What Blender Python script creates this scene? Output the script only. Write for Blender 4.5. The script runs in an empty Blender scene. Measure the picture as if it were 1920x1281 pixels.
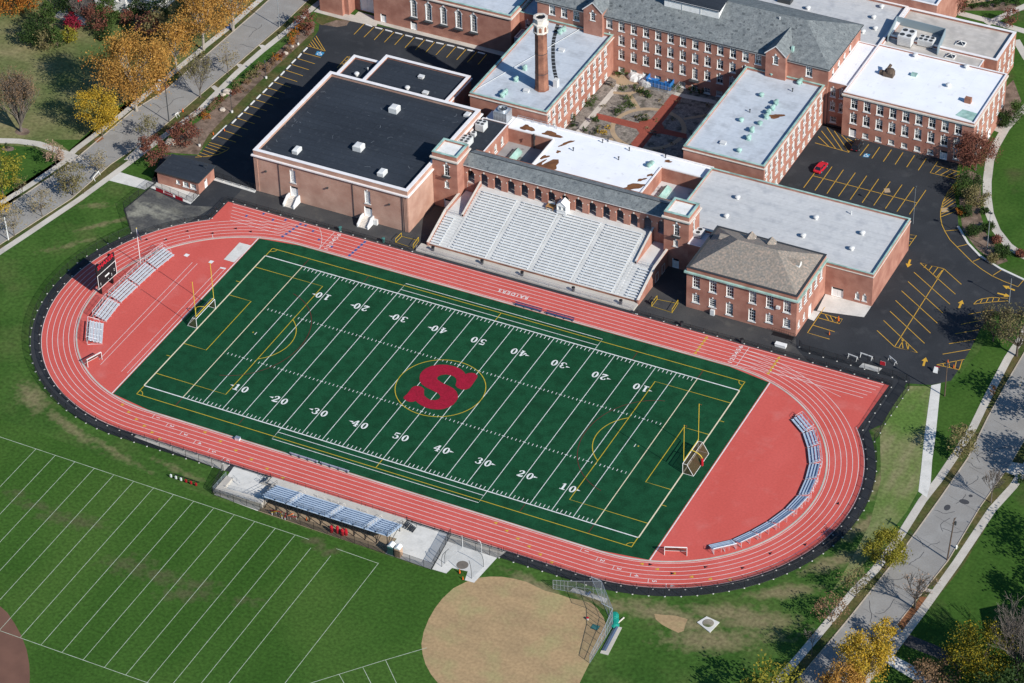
import bpy, bmesh, math, random
from mathutils import Vector, Matrix
from math import sin, cos, pi, radians, sqrt, atan2, hypot
random.seed(7)
SC = bpy.context.scene
COL = SC.collection
# ------------------------------------------------------------------ camera
F_PX, W_PX, H_PX = 5629.26268, 1920.0, 1281.0
CAM = Vector((229.882189, -412.602414, 377.842103))
RX, RY, RZ = 0.910696565, -0.0280771525, 0.477263760
ROT = Matrix.Rotation(RZ, 3, 'Z') @ Matrix.Rotation(RX, 3, 'X') @ Matrix.Rotation(RY, 3, 'Z')
cd = bpy.data.cameras.new('camera'); co = bpy.data.objects.new('camera', cd); COL.objects.link(co)
co.matrix_world = Matrix.Translation(CAM) @ ROT.to_4x4()
cd.sensor_fit = 'HORIZONTAL'; cd.sensor_width = 36.0; cd.lens = 36.0 * F_PX / W_PX
cd.clip_start = 1.0; cd.clip_end = 6000.0
SC.camera = co

def G(u, v, z=0.0):
    """world point at height z seen at survey pixel (u, v)"""
    d = ROT @ Vector(((u - W_PX / 2) / F_PX, -(v - H_PX / 2) / F_PX, -1.0))
    t = (z - CAM.z) / d.z
    return CAM + d * t
def Zm(ox, oy, s):
    def f(pts, z=0.0): return [G(ox + x / s, oy + y / s, z) for x, y in pts]
    return f

# ------------------------------------------------------------------ light
SUN_AZ, SUN_EL = radians(-20.5), radians(32.5)
w = bpy.data.worlds.new('World'); SC.world = w; w.use_nodes = True
nt = w.node_tree; nt.nodes.clear()
sky = nt.nodes.new('ShaderNodeTexSky'); sky.sky_type = 'NISHITA'; sky.sun_disc = False
sky.sun_elevation = SUN_EL; sky.sun_rotation = radians(111); sky.altitude = 300
bg = nt.nodes.new('ShaderNodeBackground'); bg.inputs['Strength'].default_value = 0.066
wo = nt.nodes.new('ShaderNodeOutputWorld')
tn = nt.nodes.new('ShaderNodeMix'); tn.data_type = 'RGBA'; tn.blend_type = 'MULTIPLY'; tn.inputs[0].default_value = 1.0; tn.inputs[7].default_value = (.60, 1.0, 1.34, 1)
nt.links.new(sky.outputs[0], tn.inputs[6]); nt.links.new(tn.outputs[2], bg.inputs[0]); nt.links.new(bg.outputs[0], wo.inputs[0])
sd = bpy.data.lights.new('sun', 'SUN'); sd.energy = 4.6; sd.angle = radians(0.53); sd.color = (1.0, 0.955, 0.88)
so = bpy.data.objects.new('sun', sd); COL.objects.link(so)
sdir = Vector((cos(SUN_EL) * cos(SUN_AZ), cos(SUN_EL) * sin(SUN_AZ), sin(SUN_EL)))
so.rotation_euler = (-sdir).to_track_quat('-Z', 'Y').to_euler(); so.location = sdir * 400
vs = SC.view_settings; vs.view_transform = 'Standard'; vs.look = 'None'; vs.exposure = 0.3; vs.gamma = 1.0
SC.cycles.max_bounces = 6; SC.cycles.transparent_max_bounces = 16
try: SC.cycles.use_denoising = True
except Exception: pass

# ------------------------------------------------------------------ materials
MATS = {}
def M(name, c1, c2=None, scale=1.0, c3=None, scale3=0.1, lo3=.45, hi3=.65, rough=.9, metal=0, bump=0, detail=5, stretch=None, lo=.35, hi=.65,
      island=None, alpha=None, spec=.3, fine=0, bricks=None, transl=0, spots=None, spotc=None, seams=None):
    if name in MATS: return MATS[name]
    m = bpy.data.materials.new(name); m.use_nodes = True; t = m.node_tree; L = t.links
    b = t.nodes['Principled BSDF']; out = t.nodes['Material Output']
    b.inputs['Roughness'].default_value = rough; b.inputs['Metallic'].default_value = metal
    b.inputs['Specular IOR Level'].default_value = spec
    def rgba(c): return (c[0], c[1], c[2], 1)
    col = None
    def noise(sc, det, st):
        tc = t.nodes.new('ShaderNodeTexCoord'); n = t.nodes.new('ShaderNodeTexNoise')
        n.inputs['Scale'].default_value = sc; n.inputs['Detail'].default_value = det
        if st:
            mp = t.nodes.new('ShaderNodeMapping'); mp.inputs['Scale'].default_value = st[:3]
            if len(st) > 3: mp.inputs['Rotation'].default_value = (0, 0, st[3])
            L.new(tc.outputs['Object'], mp.inputs[0]); L.new(mp.outputs[0], n.inputs[0])
        else: L.new(tc.outputs['Object'], n.inputs[0])
        return n
    def ramp(src, a, bb):
        r = t.nodes.new('ShaderNodeMapRange'); r.inputs['From Min'].default_value = a; r.inputs['From Max'].default_value = bb
        L.new(src, r.inputs['Value']); return r.outputs[0]
    def mix(fac, A, B, mode='MIX'):
        x = t.nodes.new('ShaderNodeMix'); x.data_type = 'RGBA'; x.blend_type = mode
        if isinstance(fac, (int, float)): x.inputs[0].default_value = fac
        else: L.new(fac, x.inputs[0])
        for s, i in ((A, 6), (B, 7)):
            if isinstance(s, tuple): x.inputs[i].default_value = rgba(s)
            else: L.new(s, x.inputs[i])
        return x.outputs[2]
    col = tuple(c1)
    if bricks:
        tc = t.nodes.new('ShaderNodeTexCoord'); n = t.nodes.new('ShaderNodeTexNoise'); n.inputs['Scale'].default_value = 5
        n.inputs['Detail'].default_value = 3
        mp = t.nodes.new('ShaderNodeMapping'); mp.inputs['Scale'].default_value = (.5, .5, 2.2)
        L.new(tc.outputs['Object'], mp.inputs[0]); L.new(mp.outputs[0], n.inputs[0])
        col = mix(ramp(n.outputs['Fac'], .3, .7), tuple(c1), tuple(bricks))
    if c2 is not None:
        n = noise(scale, detail, stretch); col = mix(ramp(n.outputs['Fac'], lo, hi), col, tuple(c2))
    if c3 is not None:
        n = noise(scale3, 4, None); col = mix(ramp(n.outputs['Fac'], lo3, hi3), col, tuple(c3))
    if spots:
        tc = t.nodes.new('ShaderNodeTexCoord'); acc = None
        for (sx, sy, rx, ry, rot, st) in spots:
            mp = t.nodes.new('ShaderNodeMapping'); mp.vector_type = 'TEXTURE'; mp.inputs['Location'].default_value = (sx, sy, 0); mp.inputs['Rotation'].default_value = (0, 0, rot); mp.inputs['Scale'].default_value = (rx, ry, 50)
            L.new(tc.outputs['Object'], mp.inputs[0]); ln = t.nodes.new('ShaderNodeVectorMath'); ln.operation = 'LENGTH'; L.new(mp.outputs[0], ln.inputs[0])
            r = t.nodes.new('ShaderNodeMapRange'); r.inputs['From Min'].default_value = 1.25; r.inputs['From Max'].default_value = .25; r.inputs['To Max'].default_value = st; L.new(ln.outputs['Value'], r.inputs['Value'])
            if acc is None: acc = r.outputs[0]
            else: mx = t.nodes.new('ShaderNodeMath'); mx.operation = 'MAXIMUM'; L.new(acc, mx.inputs[0]); L.new(r.outputs[0], mx.inputs[1]); acc = mx.outputs[0]
        n = noise(.55, 6, None); ad = t.nodes.new('ShaderNodeMath'); ad.operation = 'MULTIPLY_ADD'; L.new(n.outputs['Fac'], ad.inputs[0]); ad.inputs[1].default_value = 1.6; ad.inputs[2].default_value = -.8
        a2 = t.nodes.new('ShaderNodeMath'); a2.operation = 'ADD'; L.new(acc, a2.inputs[0]); L.new(ad.outputs[0], a2.inputs[1])
        gate = t.nodes.new('ShaderNodeMath'); gate.operation = 'MINIMUM'; L.new(ramp(a2.outputs[0], .3, .95), gate.inputs[0]); L.new(acc, gate.inputs[1])
        col = mix(gate.outputs[0], col, tuple(spotc))
    if seams:
        tc = t.nodes.new('ShaderNodeTexCoord'); sp = t.nodes.new('ShaderNodeSeparateXYZ'); L.new(tc.outputs['Object'], sp.inputs[0]); fac = None
        for ax, gap, wid, dk in seams:
            d = t.nodes.new('ShaderNodeMath'); d.operation = 'DIVIDE'; L.new(sp.outputs[ax], d.inputs[0]); d.inputs[1].default_value = gap
            fr = t.nodes.new('ShaderNodeMath'); fr.operation = 'FRACT'; L.new(d.outputs[0], fr.inputs[0]); lt = t.nodes.new('ShaderNodeMath'); lt.operation = 'LESS_THAN'; L.new(fr.outputs[0], lt.inputs[0]); lt.inputs[1].default_value = wid/gap
            v = t.nodes.new('ShaderNodeMapRange'); v.inputs['To Min'].default_value = 1; v.inputs['To Max'].default_value = dk; L.new(lt.outputs[0], v.inputs['Value'])
            cb = t.nodes.new('ShaderNodeCombineColor')
            for i in range(3): L.new(v.outputs[0], cb.inputs[i])
            col = mix(1.0, col, cb.outputs[0], 'MULTIPLY')
    if fine:
        n = noise(fine[0], 2, None); r = ramp(n.outputs['Fac'], .3, .7)
        v = t.nodes.new('ShaderNodeMapRange'); v.inputs['To Min'].default_value = 1 - fine[1]; v.inputs['To Max'].default_value = 1 + fine[1]
        L.new(r, v.inputs['Value'])
        cb = t.nodes.new('ShaderNodeCombineColor')
        for i in range(3): L.new(v.outputs[0], cb.inputs[i])
        col = mix(1.0, col, cb.outputs[0], 'MULTIPLY')
    if island:
        g = t.nodes.new('ShaderNodeNewGeometry'); cr = t.nodes.new('ShaderNodeValToRGB')
        els = cr.color_ramp.elements
        while len(els) < len(island): els.new(.5)
        for i, c in enumerate(island): els[i].position = i / (len(island) - 1); els[i].color = rgba(c)
        L.new(g.outputs['Random Per Island'], cr.inputs[0]); col = cr.outputs[0]
    if isinstance(col, tuple): b.inputs['Base Color'].default_value = rgba(col)
    else: L.new(col, b.inputs['Base Color'])
    if bump:
        n = noise(bump[0], 4, None); bp = t.nodes.new('ShaderNodeBump'); bp.inputs['Strength'].default_value = bump[1]; bp.inputs['Distance'].default_value = .1
        L.new(n.outputs['Fac'], bp.inputs['Height']); L.new(bp.outputs[0], b.inputs['Normal'])
    sh = b.outputs[0]
    if transl:
        tr = t.nodes.new('ShaderNodeBsdfTranslucent')
        if isinstance(col, tuple): tr.inputs[0].default_value = rgba(col)
        else: L.new(col, tr.inputs[0])
        ms = t.nodes.new('ShaderNodeMixShader'); ms.inputs[0].default_value = transl
        L.new(sh, ms.inputs[1]); L.new(tr.outputs[0], ms.inputs[2]); sh = ms.outputs[0]
    if alpha is not None:
        tp = t.nodes.new('ShaderNodeBsdfTransparent'); ms = t.nodes.new('ShaderNodeMixShader'); ms.inputs[0].default_value = alpha
        L.new(tp.outputs[0], ms.inputs[1]); L.new(sh, ms.inputs[2]); sh = ms.outputs[0]
    L.new(sh, out.inputs['Surface'])
    MATS[name] = m; return m

BRICK = M('brick', (.395, .185, .135), (.31, .135, .098), .35, bricks=(.48, .245, .18), rough=.92)
BRICK_TAN = M('tan_brick', (.46, .275, .205), (.38, .215, .16), .3, bricks=(.54, .35, .27), rough=.92)
BRICK_OLD = M('old_brick', (.30, .13, .085), (.16, .07, .05), .4, bricks=(.40, .19, .12), rough=.95)
WHITE = M('white_paint', (.80, .79, .77), (.70, .69, .67), 1.2, rough=.6)
CREAM = M('cream_stone', (.70, .64, .57), (.60, .54, .48), 1.5, rough=.8)
COPING = M('pale_coping', (.82, .79, .785), (.75, .72, .715), .9, rough=.7)
COPPER = M('green_copper', (.30, .50, .44), (.42, .58, .52), 1.1, c3=(.22, .34, .30), scale3=.5, rough=.6)
GLASS = M('dark_glass', (.015, .02, .028), (.05, .06, .075), .35, rough=.08, spec=.6, lo=.5, hi=.7)
BLACKROOF = M('black_roof', (.021, .027, .037), (.031, .039, .052), .14, c3=(.048, .056, .068), scale3=.9, lo3=.58, hi3=.8, rough=.85, stretch=(.3, 1.2, 1), seams=[(1, 1.9, .22, .82), (0, 5.6, .2, .9)], fine=(2.5, .1))
GREYROOF = M('grey_roof', (.485, .525, .575), (.55, .585, .63), .16, c3=(.36, .385, .42), scale3=.35, lo3=.5, hi3=.8, rough=.8, stretch=(1, .3, 1), seams=[(1, 3.0, .14, .88)], fine=(1.5, .05))
LIGHTROOF = M('light_grey_roof', (.49, .495, .50), (.555, .555, .555), .14, c3=(.39, .40, .42), scale3=.4, lo3=.52, hi3=.78, rough=.8, stretch=(.2, 1.6, 1), seams=[(1, 1.8, .14, .9)], fine=(1.5, .05))
WHITEROOF = M('white_roof', (.86, .87, .89), (.80, .81, .84), .25, c3=(.66, .66, .68), scale3=.8, lo3=.62, hi3=.8, rough=.6, seams=[(1, 3.0, .1, .95), (0, 9.0, .1, .95)])
TOWERROOF = M('tower_roof', (.80, .80, .78), (.70, .69, .66), .8, c3=(.40, .36, .31), scale3=1.3, lo3=.62, hi3=.74, rough=.8)
GRAVELROOF = M('gravel_roof', (.48, .44, .40), (.56, .52, .48), 1.2, c3=(.42, .39, .36), scale3=.4, rough=.95, stretch=(.15, 1.2, 1))
SLATE = M('slate', (.145, .16, .165), (.215, .23, .23), .8, c3=(.09, .10, .11), scale3=1.6, lo3=.54, hi3=.7, rough=.75, fine=(2.4, .2))
SLATE_TAN = M('tan_slate', (.27, .225, .185), (.23, .21, .185), 1.3, c3=(.33, .24, .19), scale3=2.2, lo3=.52, hi3=.7, rough=.8, fine=(2.2, .22))
CONC = M('concrete', (.50, .46, .405), (.43, .395, .35), .5, c3=(.56, .52, .465), scale3=.12, rough=.9, fine=(2.5, .06))
NEWCONC = M('new_concrete', (.66, .64, .60), (.58, .565, .53), .35, c3=(.50, .49, .46), scale3=.5, lo3=.55, hi3=.75, rough=.9, fine=(2.5, .05))
STANDCONC = M('stand_concrete', (.64, .635, .62), (.56, .555, .54), .5, rough=.9)
ASPH = M('asphalt', (.023, .026, .031), (.036, .039, .045), .09, c3=(.052, .055, .06), scale3=.35, lo3=.55, hi3=.82, rough=.9, fine=(3.5, .12))
ASPH_WORN = M('worn_asphalt', (.045, .045, .048), (.066, .064, .063), .16, c3=(.095, .09, .082), scale3=.35, lo3=.58, hi3=.78, rough=.9, fine=(3.5, .12))
DUSTY = M('dusty_asphalt', (.055, .056, .058), (.11, .107, .098), .2, c3=(.15, .145, .12), scale3=.35, lo3=.5, hi3=.7, rough=.95, stretch=(1, 2, 1), fine=(2, .2), spotc=(.27, .26, .21), spots=[(G(256, 400).x, G(256, 400).y, 4.5, 2.2, .9, .9), (G(275, 393).x, G(275, 393).y, 6, 1.6, -.25, .9), (G(300, 392).x, G(300, 392).y, 7, 1.0, -.1, .8), (G(310, 405).x, G(310, 405).y, 5, 1.2, -.1, .6)])
ROAD = M('road', (.275, .262, .245), (.24, .23, .218), .15, c3=(.30, .29, .275), scale3=.3, rough=.9, fine=(3, .06))
CRACK = M('crack_sealer', (.06, .06, .065), rough=.7)
TURF = M('turf', (.0085, .062, .026), (.0115, .074, .032), .07, c3=(.0075, .050, .021), scale3=.45, rough=1, spec=.1, fine=(3.2, .2), stretch=(.5, 1.6, 1), seams=[(0, 9.144, 4.572, .93), (1, 4.57, .1, .93)])
TRACK = M('track', (.54, .094, .076), (.58, .108, .09), .12, c3=(.57, .145, .125), scale3=.22, lo3=.55, hi3=.8, rough=.95, spec=.15, fine=(2.2, .06), stretch=(1, .4, 1, .5))
MWHITE = M('marking_white', (.78, .78, .76), (.62, .62, .60), 1.5, rough=.9)
MYEL = M('marking_yellow', (.62, .36, .04), (.52, .30, .035), 1.5, rough=.9)
MFYEL = M('field_yellow', (.58, .42, .03), (.48, .35, .03), 1.5, rough=.9)
MRED = M('field_red', (.11, .02, .02), rough=.9)
MBLUE = M('marking_blue', (.03, .10, .28), rough=.9)
MCREAM = M('marking_cream', (.76, .66, .48), (.68, .58, .40), 1.5, rough=.9)
LOGO = M('logo_red', (.33, .012, .035), (.27, .012, .03), .8, rough=1, spec=.1, fine=(3, .15))
P_ = lambda u, v, rx, ry, rot=0, st=1: (G(u, v).x, G(u, v).y, rx, ry, rot, st)
GRASS = M('grass', (.036, .088, .015), (.055, .115, .022), .09, c3=(.075, .115, .03), scale3=.11, lo3=.5, hi3=.72, rough=1, spec=.1, fine=(1.3, .28), spotc=(.19, .165, .085), spots=[P_(1010,1100,9,2,-.2), P_(1130,1128,10,2.2,0), P_(1240,1150,11,3.6,.1), P_(1370,1150,11,3.2,.35), P_(1330,1200,11,4.2,.4,1), P_(1280,1165,10,3,.1,1), P_(1420,1165,10,3.4,.4,1), P_(1470,1110,8,2.4,.6), P_(1560,1055,8,2.6,.9), P_(1620,985,9,2.2,1.2), P_(1652,900,9,1.8,1.5,.9), P_(1690,880,11,1.2,1.5,.8), P_(1660,800,8,1.3,1.2,.8), P_(1690,750,4,3,.9,.7), P_(1430,1190,9,3,.4,.7), P_(130,800,12,1.8,-.35,.8), P_(60,745,7,3.5,-.6,.9), P_(210,845,14,1.3,-.25,.7), P_(330,880,10,1.3,-.15,.6), P_(195,420,9,1.2,.85,.8), P_(130,460,10,1.4,.85,.6), P_(185,385,5,1.5,.5,.7), P_(840,1085,4,1.5,0,.6)])
GRASS_PF = M('field_grass', (.034, .088, .013), (.047, .108, .018), .07, c3=(.060, .118, .022), scale3=.03, lo3=.45, hi3=.65, rough=1, spec=.1, fine=(1.6, .26), stretch=(1, .5, 1), spotc=(.088, .092, .042), spots=[P_(35,940,6,2.5,.2,.5), P_(110,970,7,3,.2,.7), P_(150,980,7,2.5,.3,.8), P_(66,948,5,2,.2,.7), P_(245,1060,8,4,.3,.7), P_(300,1080,8,3,.2,.75), P_(350,1115,7,2.6,.4,.8), P_(372,1096,6,2.4,.4,.7), P_(460,1127,6,2,.4,.6), P_(590,1015,2.6,1.6,.4,1), P_(622,1035,2.6,1.3,.9,1), P_(600,1025,1.6,2.2,0,.8), P_(830,1060,5,1.6,.2,.5), P_(30,925,5,2,0,.6)])
GRASS_DRY = M('dry_grass', (.145, .15, .06), (.23, .20, .10), .14, c3=(.09, .125, .038), scale3=.05, lo3=.42, hi3=.6, rough=1, spec=.1, fine=(1.2, .25), stretch=(1, 1.6, 1, .4))
GRASS_MIX = M('patchy_grass', (.125, .175, .048), (.22, .205, .105), .2, c3=(.095, .165, .036), scale3=.08, lo3=.42, hi3=.62, rough=1, spec=.1, fine=(1.5, .25), stretch=(1.6, .5, 1, .2))
GRASS_VERGE = M('verge_grass', (.045, .075, .018), (.12, .095, .04), .25, rough=1, spec=.1, fine=(1.5, .25))
GRASS_LAWN = M('lawn_grass', (.034, .085, .013), (.052, .11, .019), .12, c3=(.07, .08, .03), scale3=.08, lo3=.58, hi3=.75, rough=1, spec=.1, fine=(1.5, .2))
MULCH = M('mulch', (.17, .12, .09), (.24, .17, .13), .8, c3=(.10, .07, .05), scale3=.5, rough=1, fine=(3, .2))
BEDS = M('garden_bed', (.19, .165, .145), (.28, .245, .21), .7, c3=(.10, .09, .075), scale3=.6, lo3=.5, hi3=.65, rough=1, fine=(2.5, .3))
DIRT = M('infield_dirt', (.40, .275, .15), (.335, .235, .13), .12, c3=(.345, .285, .14), scale3=.16, lo3=.48, hi3=.68, rough=1, spec=.1, fine=(1.6, .14), stretch=(1, 2.5, 1, .5))
DIRT_RED = M('red_dirt', (.17, .085, .06), (.14, .07, .05), .3, rough=1)
DIRT_GREY = M('grey_dirt', (.27, .235, .19), (.20, .19, .13), .3, c3=(.08, .10, .035), scale3=.3, lo3=.5, hi3=.62, rough=1, fine=(1.6, .2))
LEAFLITTER = M('leaf_litter', (.27, .11, .045), (.19, .085, .04), 1.0, rough=1, fine=(3, .3))
PAVER = M('red_paver', (.30, .075, .05), (.25, .065, .045), .5, rough=.95, fine=(3, .12))
TANPATH = M('tan_path', (.42, .31, .20), (.36, .26, .17), .6, rough=.95)
METAL = M('galvanised', (.52, .55, .58), (.44, .47, .50), 1.5, rough=.4, metal=.6)
ALU = M('aluminium', (.68, .70, .72), (.60, .63, .66), 1.2, rough=.45, metal=.15)
ALUBLUE = M('weathered_aluminium', (.46, .55, .66), (.40, .49, .60), 1.2, rough=.45, metal=.1)
BLACK = M('black_steel', (.012, .012, .014), rough=.5)
BLACKMESH = M('black_mesh', (.012, .014, .014), rough=.7, alpha=.27)
SHADOWMESH = M('black_mesh_shadow', (.012, .014, .014), rough=.7, alpha=.45)  # black mesh made more opaque to imitate the shadow band on the grass
GREYMESH = M('chain_link', (.35, .37, .38), rough=.5, metal=.4, alpha=.22)
NETMESH = M('goal_net', (.10, .06, .03), rough=.9, alpha=.55)
YELLOW = M('yellow_paint', (.70, .52, .06), (.62, .46, .05), 2, rough=.45)
SAFETY_YELLOW = M('safety_yellow', (.62, .40, .02), rough=.5)
RED = M('red_vinyl', (.45, .012, .025), (.36, .01, .02), 1, rough=.6)
CARRED = M('red_car_paint', (.52, .015, .03), rough=.25, spec=.6)
CARBLACK = M('black_car_paint', (.012, .012, .015), rough=.22, spec=.6)
RUBBER = M('rubber', (.015, .015, .016), rough=.8)
ORANGE = M('orange_plastic', (.65, .13, .02), rough=.5)
BLUE = M('blue_paint', (.03, .18, .48), (.025, .14, .40), 1, rough=.5)
HCBLUE = M('accessible_blue', (.04, .25, .46), rough=.8)
WOOD = M('weathered_wood', (.13, .09, .065), (.09, .065, .05), 1.5, rough=.95)
BARK = M('bark', (.12, .095, .075), (.08, .06, .048), 2.0, rough=1)
BARK_PALE = M('pale_bark', (.42, .38, .33), (.26, .22, .18), 1.2, rough=1)
BARK_GREY = M('grey_bark', (.17, .145, .125), (.12, .10, .085), 1.5, rough=1)
RUST = M('rust_stain', (.20, .085, .035), (.12, .05, .025), .8, rough=1)
TEAL = M('teal_tarp', (.01, .25, .19), rough=.5)
HVAC = M('hvac_paint', (.66, .66, .65), (.58, .58, .57), 1, rough=.55)
DARKMETAL = M('dark_metal', (.06, .065, .07), rough=.5, metal=.3)
ROCK = M('pale_rock', (.55, .47, .40), (.42, .36, .30), 1.2, rough=.95)
PLANTER = M('green_plastic', (.05, .16, .15), rough=.6)

# ------------------------------------------------------------------ mesh builder
class MB:
    def __init__(s): s.v = []; s.f = []
    def vert(s, p): s.v.append((p[0], p[1], p[2])); return len(s.v) - 1
    def face(s, pts): s.f.append([s.vert(p) for p in pts])
    def idx(s, l): s.f.append(list(l))
    def box(s, x0, x1, y0, y1, z0, z1):
        i = len(s.v)
        s.v += [(x0, y0, z0), (x1, y0, z0), (x1, y1, z0), (x0, y1, z0), (x0, y0, z1), (x1, y0, z1), (x1, y1, z1), (x0, y1, z1)]
        s.f += [[i, i+3, i+2, i+1], [i+4, i+5, i+6, i+7], [i, i+1, i+5, i+4], [i+1, i+2, i+6, i+5], [i+2, i+3, i+7, i+6], [i+3, i, i+4, i+7]]
        return s
    def prism(s, poly, z0, z1, cap=True, bottom=False):
        n = len(poly); i = len(s.v)
        s.v += [(p[0], p[1], z0) for p in poly] + [(p[0], p[1], z1) for p in poly]
        for k in range(n): s.f.append([i+k, i+(k+1) % n, i+n+(k+1) % n, i+n+k])
        if cap: s.f.append([i+n+k for k in range(n)])
        if bottom: s.f.append([i+n-1-k for k in range(n)])
        return s
    def ring(s, x0, x1, y0, y1, wd, z0, z1):
        s.box(x0, x1, y0, y0+wd, z0, z1); s.box(x0, x1, y1-wd, y1, z0, z1)
        s.box(x0, x0+wd, y0+wd, y1-wd, z0, z1); s.box(x1-wd, x1, y0+wd, y1-wd, z0, z1); return s
    def tube(s, a, b, r, n=6, r2=None, cap=True):
        a = Vector(a); b = Vector(b); d = b - a
        if d.length < 1e-6: return s
        r2 = r if r2 is None else r2
        q = d.to_track_quat('Z', 'Y'); i = len(s.v)
        for c, rr in ((a, r), (b, r2)):
            for k in range(n):
                s.v.append(tuple(c + q @ Vector((rr*cos(2*pi*k/n), rr*sin(2*pi*k/n), 0))))
        for k in range(n): s.f.append([i+k, i+(k+1) % n, i+n+(k+1) % n, i+n+k])
        if cap: s.f.append([i+n+k for k in range(n)]); s.f.append([i+n-1-k for k in range(n)])
        return s
    def path(s, pts, r, n=5, r2=None):
        m = len(pts) - 1; r2 = r if r2 is None else r2
        for k in range(m): s.tube(pts[k], pts[k+1], r+(r2-r)*k/m, n, r+(r2-r)*(k+1)/m, cap=True)
        return s
    def lathe(s, prof, c=(0, 0, 0), n=12):
        i = len(s.v)
        for r, z in prof:
            for k in range(n): s.v.append((c[0]+r*cos(2*pi*k/n), c[1]+r*sin(2*pi*k/n), c[2]+z))
        for j in range(len(prof)-1):
            for k in range(n): s.f.append([i+j*n+k, i+j*n+(k+1) % n, i+(j+1)*n+(k+1) % n, i+(j+1)*n+k])
        s.f.append([i+(len(prof)-1)*n+k for k in range(n)]); return s
    def strip(s, pts, wd, z, closed=False):
        """flat ribbon along a polyline in plan"""
        P = [Vector((p[0], p[1])) for p in pts]; n = len(P); Ls = []; Rs = []
        for k in range(n):
            if closed: a = P[k-1]; b = P[(k+1) % n]
            else: a = P[max(k-1, 0)]; b = P[min(k+1, n-1)]
            t = (b-a); t.normalize() if t.length else None; nn = Vector((-t.y, t.x)) * wd / 2
            Ls.append(P[k]+nn); Rs.append(P[k]-nn)
        for k in range(n if closed else n-1):
            j = (k+1) % n
            s.face([(Rs[k].x, Rs[k].y, z), (Rs[j].x, Rs[j].y, z), (Ls[j].x, Ls[j].y, z), (Ls[k].x, Ls[k].y, z)])
        return s
    def mesh(s, name, mat, off=(0, 0, 0), smooth=False):
        me = bpy.data.meshes.new(name)
        me.from_pydata([(v[0]-off[0], v[1]-off[1], v[2]-off[2]) for v in s.v], [], s.f)
        if mat: me.materials.append(mat)
        if smooth: me.polygons.foreach_set('use_smooth', [True]*len(me.polygons))
        me.update(); return me
    def build(s, name, mat, parent=None, smooth=False):
        """vertices are world coordinates; the object sits at its parent's origin"""
        off = parent['org'] if parent is not None else (0, 0, 0)
        me = s.mesh(name, mat, off, smooth)
        o = bpy.data.objects.new(name, me); COL.objects.link(o)
        if parent is not None: o.parent = parent; o['org'] = tuple(off)
        else: o['org'] = (0, 0, 0)
        return o

def fix(o):
    bm = bmesh.new(); bm.from_mesh(o.data)
    bmesh.ops.recalc_face_normals(bm, faces=bm.faces); bm.to_mesh(o.data); bm.free(); return o
def tag(o, label, cat, group=None):
    o['label'] = label; o['category'] = cat
    if group: o['group'] = group
    return o
def thing(name, label, cat, loc=(0, 0, 0), group=None, rz=0):
    o = bpy.data.objects.new(name, None); COL.objects.link(o); o.location = loc; o.rotation_euler = (0, 0, rz)
    o.empty_display_size = .5
    o['org'] = tuple(loc) if rz == 0 else (0, 0, 0)
    return tag(o, label, cat, group)
def local(name, label, cat, loc, rz=0, group=None):
    """a thing whose parts are modelled in its own local coordinates"""
    o = thing(name, label, cat, loc, group, rz); o['org'] = (0, 0, 0); return o
def part(name, me, parent, loc=(0, 0, 0), rz=0):
    o = bpy.data.objects.new(name, me); COL.objects.link(o); o.parent = parent
    o.location = loc; o.rotation_euler = (0, 0, rz); o['org'] = (0, 0, 0); return o
def struct(name, mb, mat):
    o = mb.build(name, mat); o['kind'] = 'structure'; return o
def copy_tree(o, parent=None):
    c = o.copy(); COL.objects.link(c)
    if parent is not None: c.parent = parent
    for ch in list(o.children): copy_tree(ch, c)
    return c
def dup(o, loc, rz, label, group=None):
    c = copy_tree(o); c.location = loc; c.rotation_euler = (0, 0, rz); c['label'] = label
    if group: c['group'] = group
    return c
def sheet(name, poly, z, mat):
    mb = MB(); mb.face([(p[0], p[1], z) for p in poly]); o = struct(name, mb, mat)
    bm = bmesh.new(); bm.from_mesh(o.data); bmesh.ops.triangulate(bm, faces=bm.faces)
    for f in bm.faces:
        if f.normal.z < 0: f.normal_flip()
    bm.to_mesh(o.data); bm.free(); return o
def flatpoly(mb, poly, z):
    mb.face([(p[0], p[1], z) for p in poly])
FONT_CACHE = {}
def text_faces(txt, size=1.0, sx=1.0):
    """2-D polygons of a word, centred"""
    k = (txt, size, sx)
    if k not in FONT_CACHE:
        cu = bpy.data.curves.new('t', 'FONT'); cu.body = txt; cu.size = size; cu.align_x = 'CENTER'; cu.align_y = 'CENTER'; cu.resolution_u = 2
        cu.offset = .012 * size
        ob = bpy.data.objects.new('t', cu); COL.objects.link(ob)
        me = bpy.data.meshes.new_from_object(ob)
        FONT_CACHE[k] = ([(v.co.x*sx, v.co.y) for v in me.vertices], [list(p.vertices) for p in me.polygons])
        bpy.data.objects.remove(ob); bpy.data.curves.remove(cu); bpy.data.meshes.remove(me)
    return FONT_CACHE[k]
def add_text(mb, txt, size, org, ux, uy, sx=1.0):
    vs_, fs = text_faces(txt, size, sx); i = len(mb.v); ux = Vector(ux); uy = Vector(uy); org = Vector(org)
    mb.v += [tuple(org + ux*x + uy*y) for x, y in vs_]; mb.f += [[i+k for k in f] for f in fs]
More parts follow.
